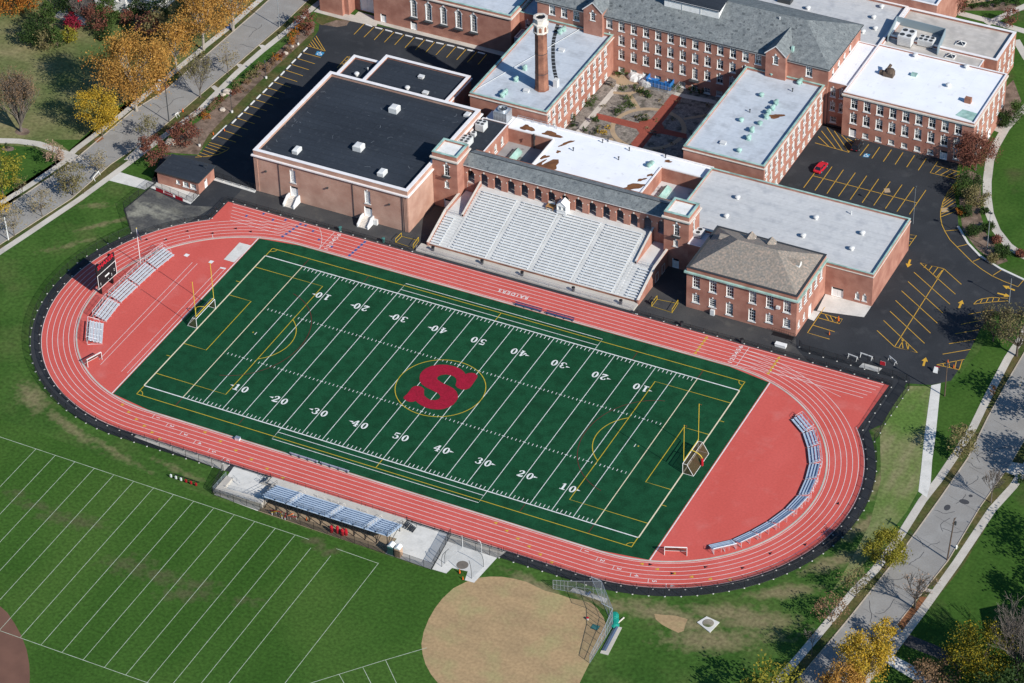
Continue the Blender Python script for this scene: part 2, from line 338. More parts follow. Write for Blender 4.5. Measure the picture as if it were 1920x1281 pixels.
# ================================================================== GROUND
def stadium(r, xc=50.0, n=48):
    p = []
    for k in range(n+1): a = -pi/2 + pi*k/n; p.append((xc + r*cos(a), r*sin(a)))
    for k in range(n+1): a = pi/2 + pi*k/n; p.append((-xc + r*cos(a), r*sin(a)))
    return p
def ringstrip(mb, r0, r1, z, xc=50.0, n=72):
    A = stadium(r0, xc, n); B = stadium(r1, xc, n); m = len(A)
    for k in range(m):
        j = (k+1) % m; mb.face([(B[k][0], B[k][1], z), (B[j][0], B[j][1], z), (A[j][0], A[j][1], z), (A[k][0], A[k][1], z)])
g = MB(); g.face([(-900, -900, 0), (900, -900, 0), (900, 900, 0), (-900, 900, 0)]); struct('ground', g, GRASS)

# practice field turf (lower left) and infield
Zp = Zm(0, 720, 2.283); Zi = Zm(760, 960, 3.4286)
sheet('practice_field', [(-130, -45), (-86, -45), (-60, -46.5), (-25, -48.5), (24, -49.3), (33, -46), (60, -60), (70, -120), (-130, -120)], .006, GRASS_PF)
inf = Zi([(390,450),(310,490),(240,555),(190,620),(150,690),(118,770),(103,850),(112,920),(130,980),(165,1045),(210,1101),(330,1200),(480,1290),(700,1340),(950,1280),(1120,1101),(1145,1050),(1180,980),(1215,915),(1262,850),(1290,790),(1292,730),(1275,680),(1235,620),(1195,585),(1130,568),(1060,555),(980,528),(900,508),(840,480),(780,450),(700,430),(620,417),(540,416),(460,425)])
sheet('infield', inf, .012, DIRT)
sheet('infield_arc', [G(u, v) for u, v in [(-60,1120),(0,1137),(14,1149),(28,1170),(40,1192),(50,1218),(55,1246),(56,1270),(54,1300),(-60,1310)]], .012, DIRT_RED)
gd = Zi([(1590,620),(1640,590),(1720,580),(1850,565),(1960,580),(1980,640),(1900,665),(1820,690),(1800,770),(1740,780),(1690,745),(1630,700),(1600,660)])
sheet('bare_dirt', gd, .01, DIRT_GREY) if 0 else None
sheet('bare_dirt', Zi([(1600,655),(1660,662),(1740,668),(1815,690),(1800,725),(1790,765),(1755,778),(1700,752),(1650,725),(1610,690)]), .01, DIRT)
0 and sheet('scuffed_dirt', [(-3.2,-50.2),(-.8,-49.6),(.4,-50.4),(2.2,-50.0),(3.4,-51.4),(1.6,-54.2),(.2,-53.2),(-1.2,-52.4),(-1.4,-54.6),(-3,-53.8)], .012, DIRT_GREY)
# worn ring just outside the bottom fence
wb = [G(u, v) for u, v in [(930,1078),(985,1088),(1040,1105),(1085,1120),(1140,1130),(1230,1135),(1330,1128),(1440,1100),(1520,1063),(1570,1020),(1620,960),(1650,900),(1652,830),(1668,860),(1662,920),(1632,985),(1570,1050),(1500,1105),(1400,1150),(1300,1165),(1230,1150),(1150,1150),(1090,1130),(1030,1112),(970,1100)]]
0 and sheet('worn_verge', wb, .008, GRASS_MIX)
wl = [G(u, v) for u, v in [(0,690),(20,700),(60,740),(110,780),(180,815),(260,850),(330,875),(375,890),(300,885),(230,868),(150,842),(80,812),(30,770),(0,740)]]
0 and sheet('worn_turf', wl, .008, GRASS_MIX)

# left street ---------------------------------------------------------------
NW = [G(u, v) for u, v in [(640,-110),(502,2),(478,24),(310,170),(250,207),(155,287),(127,311),(65,352),(0,396),(-120,478)]]
SE = [G(u, v) for u, v in [(720,-110),(576,2),(525,51),(485,85),(445,120),(397,160),(295,247),(269,267),(207,309),(135,372),(0,459),(-120,540)]]
sheet('street', NW + SE[::-1], .012, ROAD)
KERB = M('kerb_stone', (.46, .39, .31), (.38, .32, .26), .8, rough=.9)
def curb(name, pts, wd=.17, h=.12, mat=None):
    mb = MB(); P = [Vector((p[0], p[1])) for p in pts]
    for a, b in zip(P[:-1], P[1:]):
        t = (b-a); t.normalize(); nn = Vector((-t.y, t.x))*wd/2
        mb.prism([a+nn, a-nn, b-nn, b+nn], 0, h)
    return fix(struct(name, mb, mat or KERB))
curb('kerb', NW); curb('kerb', SE)
# verges along that street
off = lambda pts, d: [(p[0]+d, p[1]) for p in pts]
sheet('verge', off(NW, -3.4) + NW[::-1], .008, GRASS_VERGE)
sheet('verge', SE + off(SE, 2.6)[::-1], .008, GRASS_VERGE)
SWa = [G(u, v) for u, v in [(700,-75),(590,12),(540,57),(490,97),(445,136),(375,206),(300,261),(240,307),(150,373),(50,440),(0,473),(-120,553)]]
m = MB(); m.strip(SWa, 1.55, .03); struct('sidewalk', m, CONC)
SWb = [G(u, v) for u, v in [(560,-62),(462,22),(425,55),(387,85),(295,160),(225,218),(140,282),(117,306),(57,347),(5,379),(-110,455)]]
m = MB(); m.strip(SWb, 1.5, .03); struct('sidewalk', m, CONC)
# park side of the street
park = off(NW, -3.3)[::-1] + [(-90,180),(-330,180),(-330,0)]
sheet('park_lawn', park, .005, GRASS_DRY)
sheet('near_lawn', [G(u, v) for u, v in [(-60,440),(0,400),(60,342),(118,300),(60,276),(0,272),(-60,275)]], .008, GRASS_LAWN)
sheet('shaded_lawn', [G(u, v) for u, v in [(130,283),(225,212),(300,160),(330,130),(290,150),(215,205),(150,262),(100,262)]], .008, GRASS_LAWN)
cp = [G(u, v) for u, v in [(-40,262),(0,264),(35,265),(72,270),(105,281),(132,295)]]
m = MB(); m.strip(cp, 2.0, .026); m.strip([G(113,288), G(150,303)], 3.2, .028); struct('footpath', m, CONC)
sheet('tree_ring', [(p.x, p.y) for p in [G(42+14*cos(a), 247+7*sin(a)) for a in [k*pi/8 for k in range(16)]]], .012, MULCH)
sheet('tree_ring', [(p.x, p.y) for p in [G(15+12*cos(a), 279+5*sin(a)) for a in [k*pi/8 for k in range(16)]]], .013, MULCH)
sheet('gravel_drive', [G(u, v) for u, v in [(100,30),(124,8),(135,12),(140,25),(160,35),(161,47),(150,47),(140,38),(118,38)]], .012, CONC)
sheet('driveway', [G(u, v) for u, v in [(126,8),(150,-30),(215,-30),(180,10),(166,40),(158,30),(140,22),(134,12)]], .010, ASPH_WORN)
sheet('driveway', [G(u, v) for u, v in [(252,25),(272,5),(285,8),(275,40),(262,55),(252,48)]], .010, ASPH_WORN)
sheet('leaf_patch', [G(u, v) for u, v in [(177,262),(190,255),(195,260),(182,268)]], .014, LEAFLITTER)
sheet('leaf_patch', [G(u, v) for u, v in [(293,168),(310,158),(322,160),(300,176)]], .014, LEAFLITTER)
# drive aprons across the school-side verge
for q in ([(395,163),(402,160),(412,167),(405,172)], [(442,120),(450,120),(462,124),(452,132)], [(485,85),(492,84),(503,88),(494,96)]):
    sheet('crossing_pad', [G(u, v) for u, v in q], .022, CONC)
sheet('drive_apron', [G(u, v) for u, v in [(258,276),(272,262),(290,262),(268,290),(245,300),(232,300)]], .022, CONC)

# campus asphalt -----------------------------------------------------------
ca = [G(u, v) for u, v in [(246,437),(232,392),(280,352),(292,318),(303,290),(372,292),(397,262),(480,185),(547,117),(580,82),(597,58),(602,30),(656,39),(760,58),(858,79),(925,97)]] + \
     [(-36, 117.5), (-36, 121.5), (70.5, 121.5)] + \
     [G(u, v) for u, v in [(1826,296),(1796,309),(1793,337),(1789,361),(1795,395),(1797,425),(1815,457),(1837,480),(1875,504),(1920,525),(1990,562),(1970,600),(1865,584),(1836,621),(1820,655),(1796,695),(1783,714),(1746,722),(1700,719)]] + \
     [(84.5, 26), (70, 20), (50, 30), (-50, 30), (-70, 25)]
sheet('parking_lot', ca, .010, ASPH)
m = MB(); ringstrip(m, 37.5, 40.45, .014); struct('track_apron', m, ASPH)
sheet('service_drive', [(-72,38.6),(-72,44.6),(-56,44.9),(-31,44.9),(-31,56),(-24.5,56),(-24.5,40),(-24,38.5)], .016, ASPH_WORN)
sheet('service_drive', [(24.6,38.6),(24.6,57),(34,57),(34,45.6),(58.4,45.6),(60,42),(64,38.8)], .016, ASPH_WORN)
sheet('plaza', [G(u, v) for u, v in [(247,436),(234,393),(281,354),(300,362),(345,385),(400,388),(360,413),(330,425),(290,434)]], .017, DUSTY)
m = MB(); m.strip([(81.3,38.8),(81.0,23.5)], 1.0, .0135); struct('track_edge', m, ASPH)
sheet('track_apron', [(50,38),(84.6,39.2),(84.2,26),(82,22),(70,30)], .013, ASPH)
# concrete on the campus
sheet('gate_slab', [G(u, v) for u, v in [(202,338),(222,322),(290,343),(272,356)]], .024, NEWCONC)
sheet('shed_slab', [G(u, v) for u, v in [(281,352),(299,338),(374,366),(357,383)]], .024, NEWCONC)
sheet('drain_strip', [G(u, v) for u, v in [(400,338),(406,333),(481,356),(478,362)]], .024, NEWCONC)
sheet('entrance_slab', [G(u, v) for u, v in [(1532,583),(1548,551),(1556,553),(1634,574),(1631,579),(1620,595)]], .024, NEWCONC)
sheet('entrance_slab', [G(u, v) for u, v in [(1514,597),(1521,582),(1538,585),(1526,602)]], .024, NEWCONC)
sheet('hall_walk', [(-86,118),(-36.7,118),(-36.7,116.2),(-57,116.6),(-70,116.6),(-86,117)], .024, CONC)
sheet('hall_walk', [G(u, v) for u, v in [(588,22),(600,12),(665,30),(712,38),(705,50),(640,36)]], .022, CONC)
sheet('loading_apron', [G(u, v) for u, v in [(664,30),(672,22),(700,30),(712,39),(690,38)]], .026, CONC)
sheet('planting_bed', [G(u, v) for u, v in [(307,286),(318,268),(365,233),(400,206),(460,151),(500,116),(540,79),(577,44),(590,41),(588,68),(560,92),(525,125),(480,168),(445,203),(420,232),(392,258),(372,290)]], .014, MULCH)
sheet('bed_grass', [G(u, v) for u, v in [(375,280),(392,252),(420,222),(445,196),(480,160),(525,118),(560,86),(585,62),(594,58),(580,82),(547,117),(480,185),(397,262)]], .017, GRASS_VERGE)
sheet('bed_grass', [G(u, v) for u, v in [(591,40),(596,26),(640,34),(657,40),(640,50),(602,47)]], .017, GRASS_VERGE)
sheet('planting_bed', [G(u, v) for u, v in [(612,44),(630,38),(656,38),(650,48),(632,51),(605,47)]], .020, MULCH)
sheet('side_grass', [G(u, v) for u, v in [(225,322),(245,305),(300,320),(291,340)]], .010, GRASS_LAWN)
curb('kerb', [G(u, v) for u, v in [(1796,425),(1800,431),(1815,457),(1837,480),(1875,504),(1920,525),(1990,562)]], .5, .14, NEWCONC)

# courtyard ----------------------------------------------------------------
Zc = Zm(980, 130, 5.3333)
sheet('courtyard', [(-17.5,84),(15.4,84),(15.4,121),(-17.5,121)], .018, BEDS)
def cpoly(name, pts, z, mat): return sheet(name, Zc(pts), z, mat)
cpoly('court_path', [(940,143),(985,160),(580,650),(515,640)], .026, CONC)
cpoly('court_path', [(868,18),(1000,60),(1150,112),(1190,150),(1080,152),(985,165),(935,145),(935,110),(868,72)], .028, TANPATH)
cpoly('court_path', [(1435,238),(1460,214),(1920,310),(1960,335),(1930,350),(1600,285)], .026, CONC)
cpoly('court_path', [(1930,330),(1990,350),(1700,720),(1640,700)], .025, CONC)
cc = Zc([(905,590),(1160,405),(1610,590),(1350,800)]); ccx = sum(p.x for p in cc)/4; ccy = sum(p.y for p in cc)/4
rr = sum(hypot(p.x-ccx, p.y-ccy) for p in cc)/4
m = MB(); m.strip([(ccx+rr*cos(2*pi*k/48), ccy+rr*sin(2*pi*k/48)) for k in range(48)], 1.1, .030, True)
m.strip(Zc([(1062,245),(1160,395)]), 1.0, .031); m.strip(Zc([(905,232),(1000,245),(1090,238),(1150,215),(1195,175)]), 1.0, .032)
m.strip(Zc([(1610,497),(1860,458)]), .9, .031); m.strip(Zc([(770,720),(870,705),(905,700)]), .9, .031); struct('court_path', m, TANPATH)
cpoly('brick_walk', [(742,440),(1150,537),(1640,648),(1640,695),(1110,592),(728,492)], .036, PAVER)
cpoly('brick_walk', [(1492,250),(1595,283),(1185,805),(1055,775)], .040, PAVER)
oc = Zc([(1272,582)])[0]
sheet('brick_walk', [(oc.x+3.3*cos(pi/8+k*pi/4), oc.y+3.3*sin(pi/8+k*pi/4)) for k in range(8)], .044, PAVER)

# right street ------------------------------------------------------------
RL = [G(u, v) for u, v in [(2010,520),(1920,662),(1894,706),(1852,783),(1814,860),(1765,931),(1689,1037),(1594,1157),(1499,1271),(1400,1390)]]
RR = [G(u, v) for u, v in [(2090,570),(1990,710),(1935,800),(1893,873),(1837,952),(1778,1051),(1686,1166),(1640,1222),(1560,1315),(1480,1410)]]
sheet('street', RL + RR[::-1], .012, ROAD)
curb('kerb', RL); curb('kerb', RR)
sheet('verge', off(RL, -2.6) + RL[::-1], .009, GRASS_VERGE)
sheet('verge', RR + off(RR, 3.0)[::-1], .009, GRASS_VERGE)
sheet('side_lawn', off(RR, 2.9) + [(106,-70),(250,-70),(250,90),(130,90)], .005, GRASS_LAWN)
0 and sheet('dry_patch', [G(u, v) for u, v in [(1730,1100),(1780,1090),(1850,1060),(1930,1080),(1930,1130),(1870,1135),(1800,1150),(1740,1160)]], .010, GRASS_MIX)
SWr = [G(u, v) for u, v in [(1985,515),(1908,645),(1890,672),(1855,739),(1824,803),(1793,851),(1760,900),(1730,938),(1718,957),(1688,1005),(1640,1070),(1600,1110),(1553,1167),(1507,1222),(1456,1281),(1370,1385)]]
m = MB(); m.strip(SWr, 1.6, .03); struct('sidewalk', m, CONC)
SWr2 = [G(u, v) for u, v in [(1985,770),(1913,893),(1900,912),(1860,956),(1794,1055),(1729,1146),(1673,1221),(1623,1277),(1530,1385)]]
m = MB(); m.strip(SWr2, 1.6, .03); struct('sidewalk', m, CONC)
sheet('footpath', [G(u, v) for u, v in [(1746,723),(1764,719),(1755,810),(1748,862),(1745,905),(1738,933),(1722,922),(1727,880),(1733,820)]], .032, NEWCONC)
sheet('strip_lawn', [G(u, v) for u, v in [(1702,724),(1745,724),(1733,820),(1722,920),(1700,960),(1660,1010),(1600,1080),(1560,1110),(1590,1060),(1630,985),(1652,900),(1650,820),(1665,770)]], .009, GRASS_MIX)
0 and sheet('strip_lawn', [G(u, v) for u, v in [(1320,1170),(1420,1150),(1500,1112),(1560,1075),(1600,1090),(1560,1140),(1480,1230),(1430,1281),(1330,1281),(1300,1230)]], .007, GRASS_LAWN)
sheet('strip_verge', [G(u, v) for u, v in [(1766,720),(1790,716),(1835,660),(1870,600),(1925,610),(1880,672),(1845,740),(1814,803),(1783,851),(1750,900),(1747,880),(1757,810)]], .009, GRASS_LAWN)
Zr = Zm(1580, 1080, 5.647)
sheet('leaf_patch', Zr([(580,500),(700,350),(760,325),(820,220),(900,225),(880,300),(830,420),(620,585)]), .014, LEAFLITTER)
sheet('drive_apron', Zr([(570,510),(630,580),(550,690),(430,700),(400,720),(400,800),(520,880),(430,950),(330,980),(300,850),(420,600)]), .020, CONC)
sheet('driveway', Zr([(690,615),(750,640),(1000,740),(1300,900),(1300,1000),(900,830),(640,730)]), .018, ASPH_WORN)
sheet('front_walk', Zr([(500,830),(560,850),(800,980),(960,1130),(800,1130),(470,930)]), .018, NEWCONC)
sheet('front_walk', Zr([(860,120),(960,150),(930,180),(840,150)]), .020, CONC)
sheet('drive_apron', [G(u, v) for u, v in [(1884,885),(1895,866),(1935,873),(1925,900)]], .020, CONC)
# upper right grounds
sheet('campus_lawn', [G(u, v) for u, v in [(1826,296),(1893,150),(1910,60),(1990,60),(1990,560),(1920,523),(1875,502),(1837,478),(1815,455),(1800,430),(1796,392),(1790,361),(1794,330)]], .007, GRASS_LAWN)
sheet('campus_lawn', [G(u, v) for u, v in [(1720,-40),(1990,-40),(1990,200),(1880,150),(1900,60),(1735,20)]], .006, GRASS_LAWN)
pth = [G(u, v) for u, v in [(1960,160),(1920,205),(1900,225),(1885,242),(1866,275),(1856,300),(1851,340),(1851,370),(1855,400),(1868,432),(1890,460),(1915,478),(1970,505)]]
m = MB(); m.strip(pth, 1.9, .03)
m.strip([G(u, v) for u, v in [(1862,238),(1884,247)]], 2.2, .028)
m.strip([G(u, v) for u, v in [(1760,15),(1850,38),(1960,70)]], 2.0, .028); m.strip([G(u, v) for u, v in [(1850,45),(1925,10),(1990,-20)]], 1.8, .026)
m.strip([G(u, v) for u, v in [(1905,75),(1925,110),(1960,150)]], 1.8, .030); struct('footpath', m, CONC)
sheet('forecourt', [G(u, v) for u, v in [(1740,15),(1735,-30),(1860,-30),(1870,0),(1800,10),(1775,18)]], .020, TANPATH)
sheet('shrub_bed', [G(u, v) for u, v in [(1870,235),(1880,170),(1900,150),(1915,190),(1890,232)]], .012, MULCH)
sheet('shrub_bed', [G(u, v) for u, v in [(1795,330),(1815,318),(1840,330),(1838,400),(1850,440),(1890,490),(1870,497),(1830,465),(1805,432),(1800,395)]], .012, MULCH)
sheet('shrub_bed', [G(u, v) for u, v in [(1795,16),(1880,4),(1925,12),(1925,20),(1800,20)]], .012, MULCH)

# road crack sealer --------------------------------------------------------
rc = random.Random(5)
def cracks(area, n, z):
    mb = MB()
    for _ in range(n):
        a, b = area[rc.randrange(len(area))]
        t = rc.random(); p = Vector((a[0]+(b[0]-a[0])*t, a[1]+(b[1]-a[1])*t)); ang = rc.uniform(0, 2*pi); pts = [tuple(p)]
        for k in range(rc.randint(4, 9)):
            ang += rc.uniform(-.7, .7); p = p + Vector((cos(ang), sin(ang)))*rc.uniform(.4, 1.1); pts.append(tuple(p))
        mb.strip(pts, .11, z)
    return struct('crack_sealer', mb, CRACK)
cl1 = [(Vector(a[:2])*.5+Vector(b[:2])*.5, Vector(c[:2])*.5+Vector(d[:2])*.5) for (a, b, c, d) in
       [(G(502,2), G(576,2), G(397,100), G(445,120)), (G(310,170), G(397,160), G(155,287), G(207,309)), (G(155,287), G(207,309), G(20,384), G(60,420))]]
cracks(cl1, 16, .019)
cl2 = [(G(1865,840), G(1790,960)), (G(1790,960), G(1690,1090)), (G(1690,1090), G(1600,1200))]
cracks(cl2, 18, .019)
pat = MB()
for (u, v, rx, ry) in ((1808, 941, 1.0, .7), (1776, 952, .6, .9), (1820, 930, .4, .4)):
    p = G(u, v); flatpoly(pat, [(p.x+rx*cos(a), p.y+ry*sin(a)) for a in [k*pi/8 for k in range(16)]], .020)
struct('road_patch', pat, CRACK)
jl = MB()
for i in range(14):
    a = RL[3]+(RL[8]-RL[3])*0; t = i/13; k = 3+int(t*4.99); f_ = t*4.99-int(t*4.99); A_ = RL[k]+(RL[k+1]-RL[k])*f_; jl.strip([(A_.x+1.2, A_.y-.2), (A_.x+7.2, A_.y-2.2)], .05, .0185)
struct('road_joint', jl, CRACK)

# ================================================================== TRACK
def arc(cx, r, a0, a1, n=40): return [(cx+r*cos(a0+(a1-a0)*k/n), r*sin(a0+(a1-a0)*k/n)) for k in range(n+1)]
R_OUT = 38.3
trk = [(-50,-R_OUT)] + arc(50, R_OUT, -pi/2, atan2(22.9, 30.7)) + [(81.4,38.55)] + [(-72.4,38.45),(-72.4,31.0)] + arc(-50, R_OUT, atan2(31.0,-22.4), 3*pi/2)
sheet('track', trk, .026, TRACK)
turf = arc(50, 30.75, -1.262, -pi/2, 6)[::-1]
tf = [(-59.2,-29.35)] + [(50*-1,-30.75)] + [(50,-30.75)] + [(59.2,-29.35),(59.2,29.35),(50,30.75),(-50,30.75),(-59.2,29.35)]
sheet('turf_field', tf, .034, TURF)
kb = MB(); A = stadium(30.85, 50, 64); B = stadium(31.2, 50, 64)
for k in range(len(A)):
    j = (k+1) % len(A)
    kb.prism([A[k], B[k], B[j], A[j]], .03, .075)
fix(struct('track_kerb', kb, CONC))
LANE = [31.5 + k*1.12 for k in range(7)]
z1, z2, z3, z4 = .040, .045, .050, .055
tw = MB()
for k, r in enumerate(LANE):
    ww = .09
    # bottom straight + both curves + back straight as an oval; outer line stops at the chutes
    if k < 6: ringstrip(tw, r-ww/2, r+ww/2, z1)
    else:
        tw.strip(arc(-50, r, atan2(30.5,-22.2), 3*pi/2) + [(50,-r)] + arc(50, r, -pi/2, atan2(23.5,30.2)), ww, z1)
        tw.strip([(-50,r),(50,r)], ww, z1)
    if k >= 1:
        tw.strip([(-50,r),(-71.0+.45*k*0+ (6-k)*.5,r)], ww, z2)       # chute lines, left
        tw.strip([(50,r),(80.4-(6-k)*.45,r)], ww, z2)
tw.strip([(50.5,31.5),(66,33.1),(74,31)], .07, z3)
# start lines
tw.strip([(-45.6,31.5),(-45.6,38.2)], .09, z3); tw.strip([(51.2,31.5),(51.2,38.2)], .09, z3)
ev = [(-45.6,31.5),(-46.0,33),(-46.9,35),(-48.3,37),(-49.4,38.2)]; tw.strip(ev, .08, z4)
for sgn in (-1, 1):
    for k in range(6):                                                   # stagger ticks on the near straight
        x = -48 + 3.9*k if sgn < 0 else 46.5 + 3.8*k
        y = -(LANE[k])-.05
        if sgn > 0 and x > 50: 
            a = -pi/2 + (x-50)/(LANE[k]+.5); c0 = (50+LANE[k]*cos(a), LANE[k]*sin(a)); c1 = (50+(LANE[k]+1.1)*cos(a), (LANE[k]+1.1)*sin(a))
        else: c0 = (x, -LANE[k]); c1 = (x, -LANE[k]-1.1)
        tw.strip([c0, c1], .09, z3)
        n = Vector((c1[0]-c0[0], c1[1]-c0[1])); n.normalize(); tt = Vector((-n.y, n.x))
        mid = (Vector(c0)+Vector(c1))/2 + tt*1.1
        add_text(tw, str(k+1), 1.15, (mid.x, mid.y, z3), (n.x, n.y, 0), (-(-n.y)*-1 if 0 else -n.y, n.x, 0), 1.0)
for k in range(6):
    y = LANE[k] + .56
    add_text(tw, str(k+1), 1.35, (-44.2, y, z3), (0,1,0), (-1,0,0), 1.1)
    add_text(tw, str(k+1), 1.35, (49.6, y, z3), (0,1,0), (-1,0,0), 1.1)
for i, ch in enumerate('RAIDERS'):
    add_text(tw, ch, 1.25, (2.45-1.03*i, 34.3, z3), (-1,0,0), (0,-1,0), 1.15)
# short hurdle / relay ticks around the left bend
for a in (2.2, 2.35, 2.5, 2.7):
    r0 = LANE[int(a*7) % 5]; tw.strip([(-50+r0*cos(a), r0*sin(a)), (-50+(r0+1.1)*cos(a), (r0+1.1)*sin(a))], .09, z3)
# runways in the left D and pit frame
for a, b in (((361,531),(192,683)), ((369,534),(228,698)), ((411,504),(228,697)), ((421,508),(240,700))):
    pass
Zd = Zm(0, 420, 3.5556)
for a, b in (((1283,257),(662,905)), ((1316,265),(670,940)), ((1470,292),(810,985)), ((1500,300),(848,995))):
    tw.strip(Zd([a, b]), .08, z2)
tw.strip(Zd([(1468,292),(1505,300)]), .5, z3)
tw.strip([(-59.45,-29.3),(-59.45,29.3)], .22, z2); tw.strip([(59.45,-29.3),(59.45,29.3)], .22, z2)
struct('track_markings', tw, MWHITE)
ty = MB()
def tri(mb, c, d, s, z):
    d = Vector(d); d.normalize(); n = Vector((-d.y, d.x)); c = Vector(c)
    mb.face([tuple(c+d*s)+(z,), tuple(c-d*s*.6+n*s*.7)+(z,), tuple(c-d*s*.6-n*s*.7)+(z,)])
def onoval(s, r):
    """s = metres from bottom-straight centre, running towards +x"""
    if abs(s) <= 50: return Vector((s, -r)), Vector((1, 0))
    if s > 50: a = -pi/2 + (s-50)/31.5; return Vector((50+r*cos(a), r*sin(a))), Vector((-sin(a), cos(a)))
    a = -pi/2 + (s+50)/31.5; return Vector((-50+r*cos(a), r*sin(a))), Vector((-sin(a), cos(a)))
for k in range(6):
    for s0, st, sg in ((-55.5, 2.5, 1), (-36, 4.2, -1), (28.5, 2.9, -1), (58.5, 2.9, -1)):
        p, t = onoval(s0+st*k, LANE[k]+.55); tri(ty, p, t*sg, .5, z3)
for x in (42.0, 58.0):
    for k in range(6): tri(ty, (x, LANE[k]+.5), (0, 1), .55, z3)
    ty.strip([(x, 31.6), (x, 38)], .16, z2)
struct('track_markings', ty, MYEL)
tb = MB()
for x in (-38.5, -39.9):
    for k in range(6):
        if x == -38.5: tb.strip([(x+.12*k, LANE[k]+.2), (x+.12*k, LANE[k]+.95)], .55, z2)
for k in range(6): tb.strip([(-55+.25*k, LANE[k]+.3), (-55+.25*k, LANE[k]+.9)], .6, z2)
for (s, k) in ((-57.5,5),(-60,4),(-63,5),(-66,3),(-47.3,2),(-50,4),(-52.5,5),(-43.5,1)):
    tb.strip([(s, LANE[k]+.3), (s, LANE[k]+.9)], .5, z2)
struct('track_markings', tb, MBLUE)
tk = MB()
for s, k in ((70,1),(76,3),(82,2),(88,4),(100,3),(60,0),(64,2)):
    p, t = onoval(s, LANE[k]+.5); tri(tk, p, t, .5, z3)
for a, k in ((1.95,1),(2.05,2),(2.2,1),(2.35,3),(2.5,2),(2.6,4)):
    p = Vector((-50+(LANE[k]+.5)*cos(a), (LANE[k]+.5)*sin(a))); tri(tk, p, (-sin(a), cos(a)), .5, z3)
struct('track_markings', tk, BLACK)
pit = MB(); flatpoly(pit, Zd([(1597,125),(1675,145),(1560,258),(1492,238)]), .052); struct('landing_pad', pit, NEWCONC)
pit = MB(); flatpoly(pit, Zd([(1240,198),(1266,206),(1248,222),(1224,212)]), .052); flatpoly(pit, Zd([(1405,243),(1428,250),(1410,266),(1388,258)]), .052); struct('runway_pads', pit, MWHITE)

# ================================================================== FOOTBALL / SOCCER LINES
fw = MB()
LW = .13
def L(mb, pts, wd=LW, z=z1): mb.strip(pts, wd, z)
for y in (24.45, -24.45): L(fw, [(-54.9,y),(54.9,y)], .24, z1)
for k in range(21):
    x = -45.72 + 4.572*k
    if k not in (0, 20): L(fw, [(x,-24.4),(x,24.4)], LW, z2)
for k in range(101):
    x = -45.72 + .9144*k
    if k % 5 == 0:
        if 0 < k < 100:
            for y in (8.2, -8.2): L(fw, [(x-.35,y),(x+.35,y)], .13, z3)
        continue
    for y in (8.2, -8.2): L(fw, [(x,y-.32),(x,y+.32)], .12, z2)
    for s in (1, -1): L(fw, [(x,s*24.2),(x,s*23.3)], .13, z2)
for k in (-1, 1): L(fw, [(k*43.0,-.45),(k*43.0,.45)], .14, z2)
for s in (1, -1):                                                       # team boxes
    L(fw, [(-22.86,s*24.5),(-22.86,s*28.2),(22.86,s*28.2),(22.86,s*24.5)], LW, z2); L(fw, [(-22.86,s*25.9),(22.86,s*25.9)], LW, z3)
# slab-serif yard numbers
def stroke(mb, pts, wds, tr, z):
    P = [Vector(p) for p in pts]; n = len(P); Lf = []; Rt = []
    for k in range(n):
        t = P[min(k+1, n-1)]-P[max(k-1, 0)]; t.normalize(); nn = Vector((-t.y, t.x))*wds[k]/2; Lf.append(P[k]+nn); Rt.append(P[k]-nn)
    for k in range(n-1):
        mb.face([tr(q, z) for q in (Rt[k], Rt[k+1], Lf[k+1], Lf[k])])
def digit(mb, d, tr, z):
    H = .93
    def E(cx, cy, rx, ry, a0, a1, n=12): return [(cx+rx*cos(radians(a0+(a1-a0)*k/n)), cy+ry*sin(radians(a0+(a1-a0)*k/n))) for k in range(n+1)]
    if d == '0':
        O = E(0,0,.64,.95,0,360,24); I = E(0,0,.24,.74,0,360,24)
        for k in range(24): mb.face([tr(Vector(q), z) for q in (O[k], O[k+1], I[k+1], I[k])])
    elif d == '1':
        stroke(mb, [(.05,-H),(.05,H)], [.42,.42], tr, z); stroke(mb, [(-.5,-H+.1),(.6,-H+.1)], [.22,.22], tr, z+.001)
        mb.face([tr(Vector(q), z+.002) for q in ((-.5,.55),(.0,.62),(.0,H),(-.12,H))])
    elif d == '2':
        stroke(mb, E(0,.45,.42,.42,190,-40,14)+[(-.5,-.78)], [.2,.3,.26,.2,.16,.16,.2,.26,.34,.4,.42,.42,.38,.34,.3,.22], tr, z)
        stroke(mb, [(-.6,-.74),(.0,-.78),(.5,-.72),(.58,-.4)], [.2,.4,.4,.12], tr, z+.001)
    elif d == '3':
        stroke(mb, E(-.02,.46,.4,.4,170,-90,12), [.26,.28,.2,.16,.16,.2,.28,.36,.4,.36,.26,.18,.14], tr, z)
        stroke(mb, E(-.02,-.42,.46,.44,90,-170,12), [.14,.18,.28,.4,.42,.4,.32,.22,.16,.16,.2,.28,.26], tr, z+.001)
    elif d == '4':
        stroke(mb, [(.22,-H),(.22,H)], [.36,.36], tr, z); stroke(mb, [(-.68,-.3),(.66,-.3)], [.2,.2], tr, z+.001)
        stroke(mb, [(-.62,-.3),(.16,H-.05)], [.22,.22], tr, z+.002); stroke(mb, [(-.15,-H+.09),(.58,-H+.09)], [.18,.18], tr, z+.003)
    elif d == '5':
        stroke(mb, [(-.46,.78),(.0,.74),(.5,.82)], [.24,.34,.24], tr, z); stroke(mb, [(-.42,.8),(-.42,.02)], [.16,.16], tr, z+.001)
        stroke(mb, E(-.04,-.38,.46,.5,130,-160,13), [.14,.14,.2,.28,.36,.4,.4,.38,.28,.2,.16,.2,.28,.24], tr, z+.002)
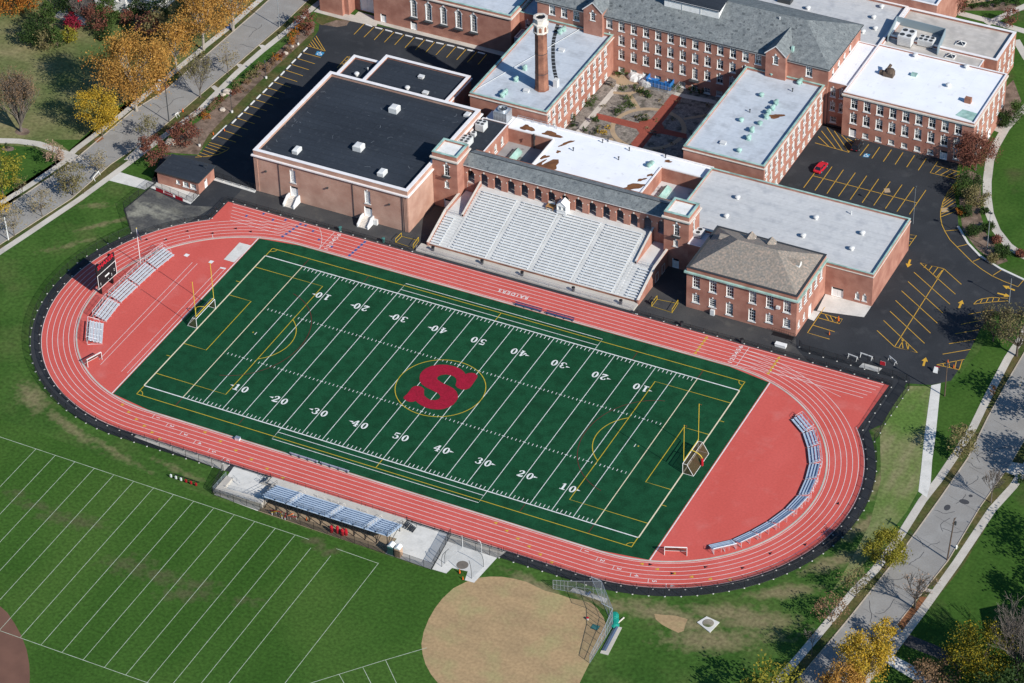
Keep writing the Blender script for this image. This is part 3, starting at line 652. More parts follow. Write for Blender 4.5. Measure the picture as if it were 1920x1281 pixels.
for k in range(1, 10):
    x = -45.72 + 9.144*k; num = str((50-abs(k*10-50))//10)+'0'
    for s in (-1, 1):
        for i, ch in enumerate(num):
            ox = -.98 if i == 0 else .98
            if s < 0: tr = (lambda X: lambda q, z: (X+q.x, -17.0+q.y, z))(x+ox)
            else: tr = (lambda X: lambda q, z: (X-q.x, 17.0-q.y, z))(x-ox)
            digit(fw, ch, tr, z3)
        if k != 5:
            dr = -1 if k < 5 else 1
            yc = s * 16.85
            fw.face([(x+dr*2.6, yc, z3), (x+dr*1.7, yc-.24, z3), (x+dr*1.7, yc+.24, z3)])
struct('field_markings', fw, MWHITE)
fc = MB()
for s in (1, -1): L(fc, [(s*54.9,-24.4),(s*54.9,24.4)], .26, z3); L(fc, [(s*45.72,-24.4),(s*45.72,24.4)], .17, z3)
struct('field_markings', fc, MCREAM)
fy = MB()
zy = .0575
for y in (27.4, -27.4): L(fy, [(-54.9,y),(54.9,y)], .15, zy)
for s in (1, -1):
    for t in (1, -1):
        L(fy, [(s*54.8,t*24.5),(s*54.8,t*27.4)], .15, zy)
        L(fy, [(s*54.8+1.2*cos(a)*-s, t*27.4-t*1.2*sin(a)) for a in [k*pi/16 for k in range(9)]], .13, zy+.002)
        L(fy, [(s*54.9,t*10.0*1.4),(s*56.0,t*14.0)], .13, zy)
    L(fy, [(s*54.8,20.0),(s*38.35,20.0),(s*38.35,-20.0),(s*54.8,-20.0)], .15, zy)
    L(fy, [(s*54.8,9.15),(s*49.45,9.15),(s*49.45,-9.15),(s*54.8,-9.15)], .15, zy)
    c = s*43.9; a0 = math.acos(5.5/9.15)
    L(fy, [(c-s*9.15*cos(-a0+2*a0*k/20), 9.15*sin(-a0+2*a0*k/20)) for k in range(21)], .15, zy+.002)
    L(fy, [(s*43.7,-.05),(s*43.7,.25)], .25, zy)
L(fy, [(9.15*cos(2*pi*k/64), 9.15*sin(2*pi*k/64)) for k in range(64)]+[(9.15,0)], .15, zy+.004)
L(fy, [(0,24.6),(0,27.3)], .15, zy); L(fy, [(0,-24.6),(0,-27.3)], .15, zy)
struct('field_markings', fy, MFYEL)
fr = MB()
for s in (1, -1):
    L(fr, [(s*(54.9-9.3)-s*13.2*cos(-1.35+2.7*k/30), 15.5*sin(-1.35+2.7*k/30)*1.0) for k in range(31)], .13, zy+.006)
    for t in (1, -1):
        L(fr, [(s*45.72,t*24.6),(s*45.72,t*27.3)], .15, zy); L(fr, [(s*31.2,t*24.7),(s*31.2,t*27.3)], .12, zy)
struct('field_markings', fr, MFRED if 'MFRED' in globals() else MRED)
lg = MB(); Zs = Zm(720, 660, 9.143)
S_OUT = [(610,450),(620,390),(660,330),(720,285),(800,250),(880,230),(980,222),(1080,225),(1180,245),(1260,270),(1320,300),(1370,345),(1400,385),(1440,368),(1500,362),(1560,372),(1605,405),(1600,440),(1560,500),(1520,560),(1490,600),(1460,630),(1400,650),(1330,650),(1260,620),(1225,580),(1235,540),(1245,500),(1235,460),(1200,425),(1140,402),(1060,390),(980,400),(930,425),(910,450),(920,480),(960,510),(1030,550),(1120,590),(1190,630),(1240,680),(1270,750),(1268,800),(1240,850),(1190,905),(1120,950),(1020,985),(920,993),(820,985),(720,960),(640,920),(580,880),(545,845),(500,860),(440,862),(380,840),(335,800),(340,775),(400,720),(440,670),(470,625),(510,595),(570,585),(640,600),(690,640),(685,700),(690,750),(730,790),(790,825),(870,832),(930,820),(965,785),(960,750),(930,715),(880,690),(800,650),(720,610),(650,560),(615,510)]
sheet('field_logo', Zs(S_OUT), .068, LOGO)

# ================================================================== PRACTICE FIELD LINES
pf = MB()
for k in range(14):
    x = -63.7 + 4.565*k
    if k == 13: L(pf, [(x-.2,-51.2),(x-.2,-97.2)], .10, .014); continue
    L(pf, [(x,-50.5-.012*(x+63)),(x,-97.2)], .10, .014)
for x, y in ((.0,-53.1),(4.5,-53.5)): L(pf, [(x,y),(x,-97.2)], .10, .014)
L(pf, [(13.65,-51.5),(13.65,-97.2)], .10, .014)
L(pf, [(-90,-50.2),(-63.7,-50.5),(-1.5,-51.2)], .11, .016); L(pf, [(4.46,-51.3),(13.65,-51.6)], .11, .016)
L(pf, [(-60,-97.1),(30,-97.4)], .11, .016)
Zq = Zm(0, 720, 2.283)
L(pf, [G(570,1285), G(718,1239), G(800,1215)], .11, .018); L(pf, [G(680,1251), G(700,1290)], .10, .018); L(pf, [G(723,1238), G(745,1285)], .10, .018); L(pf, [G(636,1265), G(650,1290)], .10, .018)
struct('practice_lines', pf, M('faded_chalk', (.50, .54, .46), (.34, .40, .28), .9, rough=1))
# ================================================================== PARKING MARKINGS
py = MB(); PZ = .034
def PL(Zf, segs, wd=.15, mb=None):
    for sg in segs: (mb or py).strip(Zf(sg), wd, PZ)
A1 = Zm(440, 0, 4); A0 = Zm(0, 0, 4); B1 = Zm(1260, 0, 2.909); C1 = Zm(1200, 300, 2.667)
left_bays = [((515,397),(645,433)),((472,440),(602,480)),((428,485),(557,525)),((383,528),(512,570)),((338,572),(468,613)),((293,615),(422,657)),((248,660),(377,700)),((203,705),(330,742)),((158,750),(288,790)),((112,795),(242,833)),((65,842),(195,882)),((20,888),(150,930)),((-30,935),(100,975)),((-80,980),(55,1025)),((-125,1025),(10,1068))]
PL(A1, left_bays)
hall_bays = [((972,180),(895,260)),((1045,205),(970,280)),((1120,222),(1047,300)),((1195,243),(1123,318)),((1270,262),(1200,338)),((1347,282),(1277,360)),((1425,300),(1355,377)),((1500,318),(1432,395)),((1582,335),(1510,413)),((1660,352),(1588,433)),((1735,372),(1665,450)),((1815,390),(1745,468)),((1890,408),(1825,485))]
PL(A1, hall_bays)
PL(A1, [((545,345),(680,385)),((610,270),(640,320),(680,385)),((597,285),(660,378)),((582,300),(632,372)),((570,315),(605,362)),((557,330),(580,356))])
PL(A1, [((865,425),(845,425),(768,510)),((865,432),(775,530)),((845,428),(860,440)),((825,452),(842,458)),((806,474),(822,480)),((787,496),(802,502))], .12)
PL(A0, [((1570,1070),(1720,1112),(1700,1130),(1640,1158),(1560,1175),(1465,1180)),((1560,1085),(1690,1128)),((1540,1105),(1660,1145)),((1522,1125),(1620,1160)),((1500,1145),(1570,1170)),((1480,1165),(1520,1178))])
PL(B1, [((780,780),(965,832),(1003,760)),((798,745),(855,800)),((815,715),(892,810)),((845,697),(930,822)),((885,715),(965,830)),((925,738),(985,800)),((955,755),(996,778))])
PL(B1, [((1073,788),(1025,850)),((1133,803),(1090,865)),((1197,818),(1153,882)),((1260,833),(1217,898)),((1323,848),(1280,913)),((1387,865),(1343,930)),((1450,880),(1408,943),(1570,982)),((1440,905),(1570,940)),((1435,945),(1470,918)),((1465,955),(1510,930)),((1495,963),(1545,938)),((1525,970),(1568,950)),((1550,977),(1570,965))])
PL(B1, [((770,960),(1335,1107)),((873,910),(780,1040)),((935,927),(845,1057)),((1000,943),(908,1072)),((1062,960),(972,1090)),((1127,977),(1037,1107)),((1190,992),(1100,1122)),((1255,1008),(1163,1140)),((1320,1022),(1227,1155)),((1385,1038),(1295,1170)),((785,935),(718,1025))])
PL(C1, [((1600,90),(1570,125),(1540,160),(1515,210),(1503,260),(1503,290),(1510,325),(1525,358),(1550,400),(1585,435),(1620,470),(1660,510),(1710,548),(1760,580),(1820,608),(1890,635),(1918,602))])
PL(C1, [((1600,100),(1545,155)),((1600,115),(1535,175)),((1597,132),(1525,190)),((1590,150),(1517,208)),((1582,172),(1511,225)),((1578,190),(1507,240)),((1578,210),(1505,255)),((1580,235),(1505,272)),((1578,258),(1505,285)),((1525,356),(1590,350)),((1585,435),(1640,422)),((1665,508),(1710,490)),((1765,578),(1808,550))])
PL(C1, [((1520,545),(1273,935)),((1520,545),(1400,515),(1577,672)),((1520,545),(1607,623)),((1370,562),(1550,722)),((1340,608),(1513,765)),((1308,655),(1487,817)),((1278,703),(1453,867)),((1250,757),(1423,918)),((1218,803),(1388,965),(1273,935)),((1185,853),(1273,935)),((1432,525),(1420,540)),((1462,530),(1443,555)),((1490,538),(1463,575)),((1512,552),(1480,592)),((1365,945),(1355,935)),((1340,950),(1330,915)),((1315,942),(1310,895)),((1295,938),(1318,900)),((1340,950),(1345,925))])
PL(C1, [((923,737),(838,865),(948,897)),((865,827),(973,860)),((900,765),(1012,797),(998,820),(885,788)),((925,772),(945,805)),((950,780),(968,812)),((975,787),(990,818))])
PL(C1, [((1668,722),(1685,705),(1710,695),(1760,688),(1840,692)),((1668,722),(1750,712),(1840,705)),((1700,718),(1712,696)),((1730,714),(1742,691)),((1760,711),(1770,688)),((1790,709),(1798,690)),((1640,773),(1770,750)),((1605,823),(1705,803)),((1575,870),(1695,850)),((1545,920),(1685,897)),((1513,972),(1653,948)),((1483,1025),(1622,998)),((1483,1025),(1597,1050)),((1515,1020),(1520,1033)),((1545,1015),(1548,1038)),((1575,1042),(1582,1005)),((1597,1048),(1612,1000))])
PL(C1, [((1352,375),(1383,378),(1345,432)),((1350,392),(1372,396)),((1348,408),(1360,412))])
def arrow(p, d, s=1.0):
    p = Vector(p[:2]); d = Vector(d[:2]); d.normalize(); n = Vector((-d.y, d.x))
    q = lambda a, b: tuple(p + d*a*s + n*b*s) + (PZ,)
    py.face([q(-1.4,-.22), q(.2,-.22), q(.2,.22), q(-1.4,.22)]); py.face([q(.2,-.65), q(1.5,0), q(.2,.65)])
for a, b in (((1350,503),(1340,533)), ((1597,738),(1610,706)), ((1418,1027),(1428,993)), ((1862,648),(1828,634)), ((1800,670),(1838,680))):
    A, Bp = C1([a, b]); arrow((A+Bp)/2, Bp-A, 1.0)
struct('parking_markings', py, MYEL)
pw = MB()
PL(A0, [((1700,940),(1590,1045))], .35, pw); struct('parking_markings', pw, MWHITE)
pb = MB(); flatpoly(pb, A1([(618,385),(674,396),(650,424),(604,411)]), PZ); flatpoly(pb, B1([(1052,838),(1082,843),(1070,860),(1040,856)]), PZ)
struct('accessible_bay', pb, HCBLUE)
ps = MB()
for c, s in ((A1([(640,404)])[0], 1.0), (B1([(1061,849)])[0], .8)):
    ps.strip([(c.x-.1+.5*s*cos(a), c.y-.2*s+.5*s*sin(a)) for a in [pi*.6+k*pi/8 for k in range(13)]], .14, PZ+.004)
    ps.strip([(c.x-.2*s, c.y+.9*s), (c.x-.15*s, c.y+.1), (c.x+.35*s, c.y+.1), (c.x+.6*s, c.y-.4*s)], .16, PZ+.006)
struct('accessible_bay', ps, MWHITE)
# patches and drains on the right lot
dr = MB()
for q in ([(1155,1030),(1185,1028),(1192,1050),(1160,1052)], [(1465,1135),(1510,1133),(1515,1155),(1470,1158)]): flatpoly(dr, B1(q), .0305)
struct('drain_pad', dr, TANPATH)
# wheel stops
def wheel_stop_mesh():
    mb = MB(); i = 0
    mb.prism([(-.92,-.09),(.92,-.09),(.92,.09),(-.92,.09)], 0, .13); return mb.mesh('wheel_stop', WHITE)
ws = wheel_stop_mesh()
def wheel_stop(a, b, c, label, grp, sx):
    o = bpy.data.objects.new('wheel_stop', ws); COL.objects.link(o); o.location = ((a[0]+b[0])/2, (a[1]+b[1])/2, .012); d = b-a
    o.rotation_euler = (0, 0, atan2(d.y, d.x)); o.scale = (sx, 1.6, 1.2); o['org'] = (0,0,0); tag(o, label, 'wheel stop', grp)
lefts = [((545,360),(515,390)),((500,405),(475,435)),((455,450),(430,475)),((420,490),(388,523)),((373,537),(345,568)),((330,580),(298,612)),((287,622),(255,655)),((242,668),(210,700)),((195,712),(163,745)),((150,757),(118,790)),((105,802),(72,838)),((60,850),(25,882)),((12,895),(-22,930))]
for a, b in lefts:
    A, Bp = A1([a, b]); wheel_stop(A, Bp, 0, 'white concrete wheel stop along the mulch planting bed edge of the shaded lot', 'wheel stops beside the planting bed', 1.0)
for k in range(12):
    a = Vector(hall_bays[k][0]); b = Vector(hall_bays[k+1][0]); t0 = a+(b-a)*.12+Vector((0,2)); t1 = a+(b-a)*.82+Vector((0,2))
    A, Bp = A1([tuple(t0), tuple(t1)]); wheel_stop(A, Bp, 0, 'white concrete wheel stop along the walk under the arched windows', 'wheel stops beside the hall', 1.0)
# ================================================================== BUILDINGS
def GY(u, v, y):
    d = ROT @ Vector(((u-W_PX/2)/F_PX, -(v-H_PX/2)/F_PX, -1.0)); t = (y-CAM.y)/d.y; X = CAM+d*t; return X.x, X.z
def GX(u, v, x):
    d = ROT @ Vector(((u-W_PX/2)/F_PX, -(v-H_PX/2)/F_PX, -1.0)); t = (x-CAM.x)/d.x; X = CAM+d*t; return X.y, X.z

def facade(mb, P, length, z0, z1, ops):
    """wall plane with real openings; P(u, z, depth) -> world"""
    us = sorted({0.0, length} | {round(o[0]-o[2]/2, 4) for o in ops} | {round(o[0]+o[2]/2, 4) for o in ops})
    zs = sorted({z0, z1} | {round(o[1], 4) for o in ops} | {round(o[1]+o[3], 4) for o in ops})
    for a, b in zip(us[:-1], us[1:]):
        for c, d in zip(zs[:-1], zs[1:]):
            if b-a < 1e-4 or d-c < 1e-4: continue
            um, zm = (a+b)/2, (c+d)/2
            if any(abs(um-o[0]) < o[2]/2 and o[1] < zm < o[1]+o[3] for o in ops): continue
            mb.face([P(a, c, 0), P(b, c, 0), P(b, d, 0), P(a, d, 0)])
    for o in ops:
        if 'arch' in o[4] or o[4] == 'void':
            u, zb, wd, h = o[:4]; r = wd/2; zc = zb+h-r; n = 8
            for s in (-1, 1):
                pts = [P(u+s*r, zb+h, 0)] + [P(u+s*r*cos(pi/2*k/n), zc+r*sin(pi/2*k/n), 0) for k in range(n+1)]
                for k in range(1, n+1): mb.face([pts[0], pts[k], pts[k+1]] if s > 0 else [pts[0], pts[k+1], pts[k]])
                e = P(u, zb+h, 0); mb.face([pts[0], pts[-1], e])
WIN = {}
def win_meshes(kind, w, h, dp=.26):
    k = (kind, round(w, 2), round(h, 2))
    if k in WIN: return WIN[k]
    f = MB(); p = MB(); a = w/2
    if kind in ('arch', 'archbig'):
        r = a; zc = h-r; n = 8
        prof = [(-a, 0), (-a, zc)] + [(-r*cos(pi*i/(2*n)), zc+r*sin(pi*i/(2*n))) for i in range(1, 2*n)] + [(a, zc), (a, 0)]
        for i in range(len(prof)-1):
            (x0, q0), (x1, q1) = prof[i], prof[i+1]; f.face([(x0, 0, q0), (x1, 0, q1), (x1, dp, q1), (x0, dp, q0)])
        fr = .13 if kind == 'arch' else .2
        for i in range(len(prof)-1):
            (x0, q0), (x1, q1) = prof[i], prof[i+1]
            sc = lambda x, q: (x*(1-fr/a), zc+(q-zc)*(1-fr/a) if q > zc else q)
            X0, X1 = sc(x0, q0), sc(x1, q1); f.face([(x0, dp-.06, q0), (x1, dp-.06, q1), (X1[0], dp-.06, X1[1]), (X0[0], dp-.06, X0[1])])
            sc2 = lambda x, q: (x*(1+.12/a), zc+(q-zc)*(1+.12/a) if q > zc else q)
            if kind == 'archbig':
                Y0, Y1 = sc2(x0, q0), sc2(x1, q1); f.face([(x0, -.03, q0), (x1, -.03, q1), (Y1[0], -.03, Y1[1]), (Y0[0], -.03, Y0[1])])
        nc = 4 if kind == 'archbig' else 2; nr = 6 if kind == 'archbig' else 4
        for i in range(1, nc): x = -a+w*i/nc; hh = zc+sqrt(max(r*r-x*x, 0)); f.box(x-.035, x+.035, dp-.05, dp-.01, 0, hh-.05)
        for j in range(1, nr): q = zc*j/(nr-1); f.box(-a+.05, a-.05, dp-.055, dp-.012, q-.035, q+.035)
        p.face([(x, dp, q) for x, q in prof])
        f.box(-.17, .17, -.1, .0, h-.05, h+.42)
        for s in (-1, 1): f.box(s*a*1.0-.13+s*.13, s*a+.13+s*.13, -.07, .0, zc-.12, zc+.16)
    else:
        f.face([(-a, 0, 0), (-a, dp, 0), (-a, dp, h), (-a, 0, h)]); f.face([(a, 0, 0), (a, 0, h), (a, dp, h), (a, dp, 0)])
        f.face([(-a, 0, h), (-a, dp, h), (a, dp, h), (a, 0, h)]); f.face([(-a, 0, 0), (a, 0, 0), (a, dp, 0), (-a, dp, 0)])
        fw_ = .11
        for x0, x1, q0, q1 in ((-a, -a+fw_, 0, h), (a-fw_, a, 0, h), (-a+fw_, a-fw_, 0, fw_), (-a+fw_, a-fw_, h-fw_, h)): f.box(x0, x1, dp-.06, dp-.005, q0, q1)
        if kind == 'door':
            f.box(-a+fw_, -.02, dp-.05, dp-.01, fw_, h-.7); f.box(.02, a-fw_, dp-.05, dp-.01, fw_, h-.7); f.box(-a+fw_, a-fw_, dp-.055, dp-.008, h-.75, h-.65)
            f.box(-.4, -.2, dp-.07, dp-.02, 1, 1.06)
        else:
            rows = 4 if kind == 'grid' else 2
            if kind == 'grid':
                for i in (1, 2): x = -a+w*i/3; f.box(x-.03, x+.03, dp-.05, dp-.01, fw_, h-fw_)
                for j in range(1, 4): f.box(-a+fw_, a-fw_, dp-.055, dp-.008, h*j/4-.035, h*j/4+.035)
            elif kind == 'frosted':
                for i in (1, 2, 3): x = -a+w*i/4; f.box(x-.025, x+.025, dp-.05, dp-.01, fw_, h-fw_)
                for j in range(1, 7): f.box(-a+fw_, a-fw_, dp-.055, dp-.008, h*j/7-.025, h*j/7+.025)
            elif kind == 'hung':
                hm = h*.47; f.box(-a+fw_, a-fw_, dp-.07, dp-.008, hm-.05, hm+.05)
                for i in (1, 2): x = -a+w*i/3; f.box(x-.035, x+.035, dp-.05, dp-.01, hm, h-fw_)
                for j in (1, 2): q = hm+(h-hm)*j/3; f.box(-a+fw_, a-fw_, dp-.055, dp-.012, q-.035, q+.035)
                f.box(-.03, .03, dp-.04, dp-.01, fw_, hm)
            elif kind == 'base':
                f.box(-.03, .03, dp-.05, dp-.01, fw_, h-fw_); f.box(-a/2-.03, -a/2+.03, dp-.05, dp-.01, fw_, h-fw_); f.box(a/2-.03, a/2+.03, dp-.05, dp-.01, fw_, h-fw_)
                f.box(-a+fw_, a-fw_, dp-.055, dp-.012, h/2-.03, h/2+.03)
        p.face([(-a, dp, 0), (a, dp, 0), (a, dp, h), (-a, dp, h)])
        if kind in ('hung', 'grid', 'frosted'): f.box(-.14, .14, -.07, .0, h+.0, h+.36)
    if kind != 'door': f.box(-a-.14, a+.14, -.13, .1, -.16, .0)
    ps_ = [p.mesh('pane', GLASSF if kind == 'frosted' else GLASS)]
    if kind in ('hung', 'grid', 'base'):
        for fr_ in (.35, .7):
            q = MB(); q.face([(-a, dp, 0), (a, dp, 0), (a, dp, h*(1-fr_)), (-a, dp, h*(1-fr_))]); me = q.mesh('pane', GLASS); 
            me2 = MB(); me2.face([(-a, dp, 0), (a, dp, 0), (a, dp, h*(1-fr_)), (-a, dp, h*(1-fr_))]); me2.face([(-a, dp, h*(1-fr_)), (a, dp, h*(1-fr_)), (a, dp, h), (-a, dp, h)])
            me = me2.mesh('pane', GLASS); me.materials.append(BLIND); me.polygons[1].material_index = 1; ps_.append(me)
    WIN[k] = (f.mesh('window', WHITE), ps_); return WIN[k]
WR = random.Random(41)
def pick(l): return l[0] if len(l) == 1 or WR.random() < .45 else WR.choice(l[1:])
BLIND = M('window_blind', (.30, .30, .28), (.22, .22, .21), .4, rough=.5)
GLASSF = M('frosted_glass', (.42, .45, .46), (.5, .53, .54), 1, rough=.4)
def put_window(root, kind, w, h, pos, rz):
    if kind == 'void': return
    me, pa = win_meshes(kind, w, h); og = root['org']
    o = part('door' if kind == 'door' else 'window', me, root, (pos[0]-og[0], pos[1]-og[1], pos[2]-og[2]), rz); part('pane', pick(pa), o)
def walls(root, mb, x0, x1, y0, y1, z0, z1, S=(), E=(), sides='SENW'):
    if 'S' in sides:
        facade(mb, lambda u, z, d: (x0+u, y0+d, z), x1-x0, z0, z1, [(o[0]-x0,)+tuple(o[1:]) for o in S])
        for o in S: put_window(root, o[4], o[2], o[3], (o[0], y0, o[1]), 0)
    if 'E' in sides:
        facade(mb, lambda u, z, d: (x1-d, y0+u, z), y1-y0, z0, z1, [(o[0]-y0,)+tuple(o[1:]) for o in E])
        for o in E: put_window(root, o[4], o[2], o[3], (x1, o[0], o[1]), pi/2)
    if 'N' in sides: mb.face([(x1, y1, z0), (x0, y1, z0), (x0, y1, z1), (x1, y1, z1)])
    if 'W' in sides: mb.face([(x0, y1, z0), (x0, y0, z0), (x0, y0, z1), (x0, y1, z1)])
def flat_bldg(name, label, x0, x1, y0, y1, h, wm, rm, ph=.6, cw=.5, cm=None, S=(), E=(), sides='SENW', cornice=None, z0=0, cat='building'):
    r = thing(name, label, cat, ((x0+x1)/2, (y0+y1)/2, z0))
    mb = MB(); walls(r, mb, x0, x1, y0, y1, z0, h, S, E, sides); mb.build('wall', wm, r)
    rf = MB(); rf.face([(x0+.02, y0+.02, h-ph), (x1-.02, y0+.02, h-ph), (x1-.02, y1-.02, h-ph), (x0+.02, y1-.02, h-ph)]); rf.build('roof', rm, r)
    pr = MB(); pr.ring(x0+.01, x1-.01, y0+.01, y1-.01, cw*.7, h-ph-.02, h-.02); pr.build('parapet', wm, r)
    cp = MB(); cp.ring(x0-.05, x1+.05, y0-.05, y1+.05, cw, h-.03, h+.07); cp.build('coping', cm or COPING, r)
    if cornice:
        for (z, t, d, m) in cornice:
            c = MB(); c.ring(x0-d, x1+d, y0-d, y1+d, d-.004, z, z+t); c.build('cornice', m, r)
    return r
def hip(mb, x0, x1, y0, y1, z, ry0, rx0, rx1, rz, gable_w=False):
    A, B, C, D = (x0, y0, z), (x1, y0, z), (x1, y1, z), (x0, y1, z); P, Q = (rx0, ry0, rz), (rx1, ry0, rz)
    mb.face([A, B, Q, P]); mb.face([B, C, Q]); mb.face([C, D, P, Q]); mb.face([D, A, P])
def roof_vents(root, pts, z, kind='vent', mat=None):
    for (u, v) in pts:
        p = G(u, v, z); mb = MB()
        if kind == 'hood':                                  # copper ventilator with two cowls
            mb.box(p.x-.4, p.x+.4, p.y-.5, p.y+.5, z, z+.5)
            mb.lathe([(.34, .5), (.34, .8), (.5, .85), (.5, 1.05), (.1, 1.2)], (p.x, p.y-.35, z), 8); mb.lathe([(.3, .5), (.3, .7), (.44, .75), (.44, .95), (.1, 1.1)], (p.x, p.y+.4, z), 8)
        elif kind == 'mushroom':
            mb.lathe([(.35, 0), (.35, .45), (.62, .5), (.62, .7), (.4, .9), (.1, .97)], (p.x, p.y, z), 12)
        elif kind == 'pipe': mb.lathe([(.12, 0), (.12, .7), (.2, .72), (.2, .85)], (p.x, p.y, z), 8)
        elif kind == 'hatch': mb.box(p.x-.6, p.x+.6, p.y-.5, p.y+.5, z, z+.45); mb.box(p.x-.68, p.x+.68, p.y-.58, p.y+.58, z+.45, z+.53)
        o = fix(mb.build('roof_vent' if kind != 'hatch' else 'roof_hatch', mat or HVAC, root))

# ---- gymnasium ------------------------------------------------------------
Zg = Zm(460, 250, 4.3636)
gx0, gx1, gy0, gy1, gh = -68.9, -30.8, 44.8, 79.5, 10.75
def gw(x, y): return GY(460+x/4.3636, 250+y/4.3636, gy0)
w1, w2 = gw(393, 405), gw(1003, 575); d1, d2 = gw(405, 535), gw(1010, 700)
gym = flat_bldg('gymnasium', 'long tan brick gymnasium with a big black flat roof and white parapet edge', gx0, gx1, gy0, gy1, gh, BRICK_TAN, BLACKROOF, .85, .85, COPING,
    S=[(w1[0], w1[1], 1.35, 3.3, 'frosted'), (w2[0], w2[1], 1.35, 3.3, 'frosted'), (d1[0], 1.25, 1.9, 2.6, 'door'), (d2[0], 1.25, 1.9, 2.6, 'door')],
    cornice=[(9.35, .28, .42, COPING)])
for dx in (d1[0], d2[0]):
    m = MB()
    for k in range(6): m.box(dx-1.1, dx+1.1, gy0-1.0-.3*(k+1), gy0-1.0-.3*k, .02, 1.2-.2*k-.0)
    m.box(dx-1.1, dx+1.1, gy0-1.0, gy0-.01, .02, 1.2); m.build('door_steps', CREAM, gym)
    for s in (-1, 1):
        m = MB(); x0 = dx+s*1.12
        i = [(x0, gy0-.02), (x0+s*.28, gy0-.02)]
        xa, xb = min(i[0][0], i[1][0]), max(i[0][0], i[1][0])
        for (ya, yb, za, zb) in ((gy0-1.1, gy0-.02, 1.9, 1.9), (gy0-2.9, gy0-1.1, .75, 1.9)):
            b = len(m.v); m.v += [(xa, ya, .02), (xb, ya, .02), (xb, yb, .02), (xa, yb, .02), (xa, ya, za), (xb, ya, za), (xb, yb, zb), (xa, yb, zb)]
            m.f += [[b, b+3, b+2, b+1], [b+4, b+5, b+6, b+7], [b, b+1, b+5, b+4], [b+1, b+2, b+6, b+5], [b+2, b+3, b+7, b+6], [b+3, b, b+4, b+7]]
        m.build('step_wall', WHITE, gym)
for px in (290, 895, 1290):
    x = gw(px, 480 if px < 500 else 700)[0]; m = MB(); m.tube((x, gy0-.1, .1), (x, gy0-.1, 9.3), .06, 6); m.build('downspout', DARKMETAL, gym)
for px, py in ((170, 310), (675, 445), (1180, 580)):
    x, z = gw(px, py); m = MB(); m.box(x-.2, x+.2, gy0-.45, gy0-.01, z-.1, z+.15); m.build('wall_lamp', DARKMETAL, gym)
m = MB()
for x in (gx0+.02, gx1-1.0):
    for k in range(3): m.box(x+.33*k, x+.33*k+.22, gy0-.12, gy0-.005, .05, 9.3)
m.build('pilaster', BRICK_TAN, gym)
x, z = gw(1075, 735); m = MB(); m.box(x-.45, x+.45, gy0-.7, gy0-.05, .02, 1.3); m.build('meter_box', HVAC, gym)
for (u, v, sx, sy, sz) in ((740, 209, 2.0, 2.0, 1.5), (673, 280, 2.0, 2.1, 1.4), (557, 285, 1.3, 2.2, 1.1), (717, 327, 1.5, 2.1, 1.1), (877, 217, 1.4, 1.5, .7)):
    p = G(u, v, gh-.85); m = MB(); m.box(p.x-sx/2, p.x+sx/2, p.y-sy/2, p.y+sy/2, gh-.86, gh-.85+sz-.25)
    t = len(m.v); zt = gh-.85+sz; zb = zt-.25
    m.v += [(p.x-sx/2, p.y-sy/2, zb), (p.x+sx/2, p.y-sy/2, zb), (p.x+sx/2, p.y+sy/2, zb), (p.x-sx/2, p.y+sy/2, zb), (p.x-sx*.35, p.y-sy*.35, zt), (p.x+sx*.35, p.y-sy*.35, zt), (p.x+sx*.35, p.y+sy*.35, zt), (p.x-sx*.35, p.y+sy*.35, zt)]
    m.f += [[t, t+1, t+5, t+4], [t+1, t+2, t+6, t+5], [t+2, t+3, t+7, t+6], [t+3, t, t+4, t+7], [t+4, t+5, t+6, t+7]]
    fix(m.build('roof_curb_unit', HVAC, gym))
# pale scuffs on the membrane
rs = random.Random(3); m = MB()
for _ in range(34):
    x, y = (gx0+1.2+abs(rs.gauss(0, 1.6)), rs.uniform(gy0+2, gy1-4)) if rs.random() < .5 else (rs.uniform(gx0+2, gx1-3), rs.uniform(gy0+1.5, gy1-3))
    pts = [(x, y)]; a = rs.choice([0, .3, 1.57, 2.4])
    for k in range(rs.randint(1, 3)): a += rs.uniform(-.8, .8); pts.append((pts[-1][0]+.5*cos(a), pts[-1][1]+.5*sin(a)))
    m.strip(pts, rs.uniform(.06, .14), gh-.84)
o = m.build('roof_scuffs', M('roof_scuff', (.17, .19, .21), (.10, .115, .13), 1.2, rough=.9), gym); o['kind'] = 'stuff'

ann2 = flat_bldg('gym_annex', 'lower black roofed brick annex behind the gymnasium with pale parapet', -63.6, -41.8, 79.56, 96.0, 7.0, BRICK, BLACKROOF, .55, .8, COPING, sides='SENW', cornice=[(6.1, .25, .3, COPING)])
roof_vents(ann2, [(790, 146)], 6.45, 'hatch'); roof_vents(ann2, [(764, 168)], 6.45, 'mushroom'); roof_vents(ann2, [(798, 176)], 6.45, 'hatch')
ann1 = flat_bldg('gym_annex', 'smallest black roofed annex tucked beside the gymnasium back corner', -71.0, -63.65, 79.56, 94.0, 6.2, BRICK, BLACKROOF, .6, .8, COPING)
roof_vents(ann1, [(669, 142)], 5.6, 'mushroom'); roof_vents(ann1, [(690, 133)], 5.6, 'pipe')

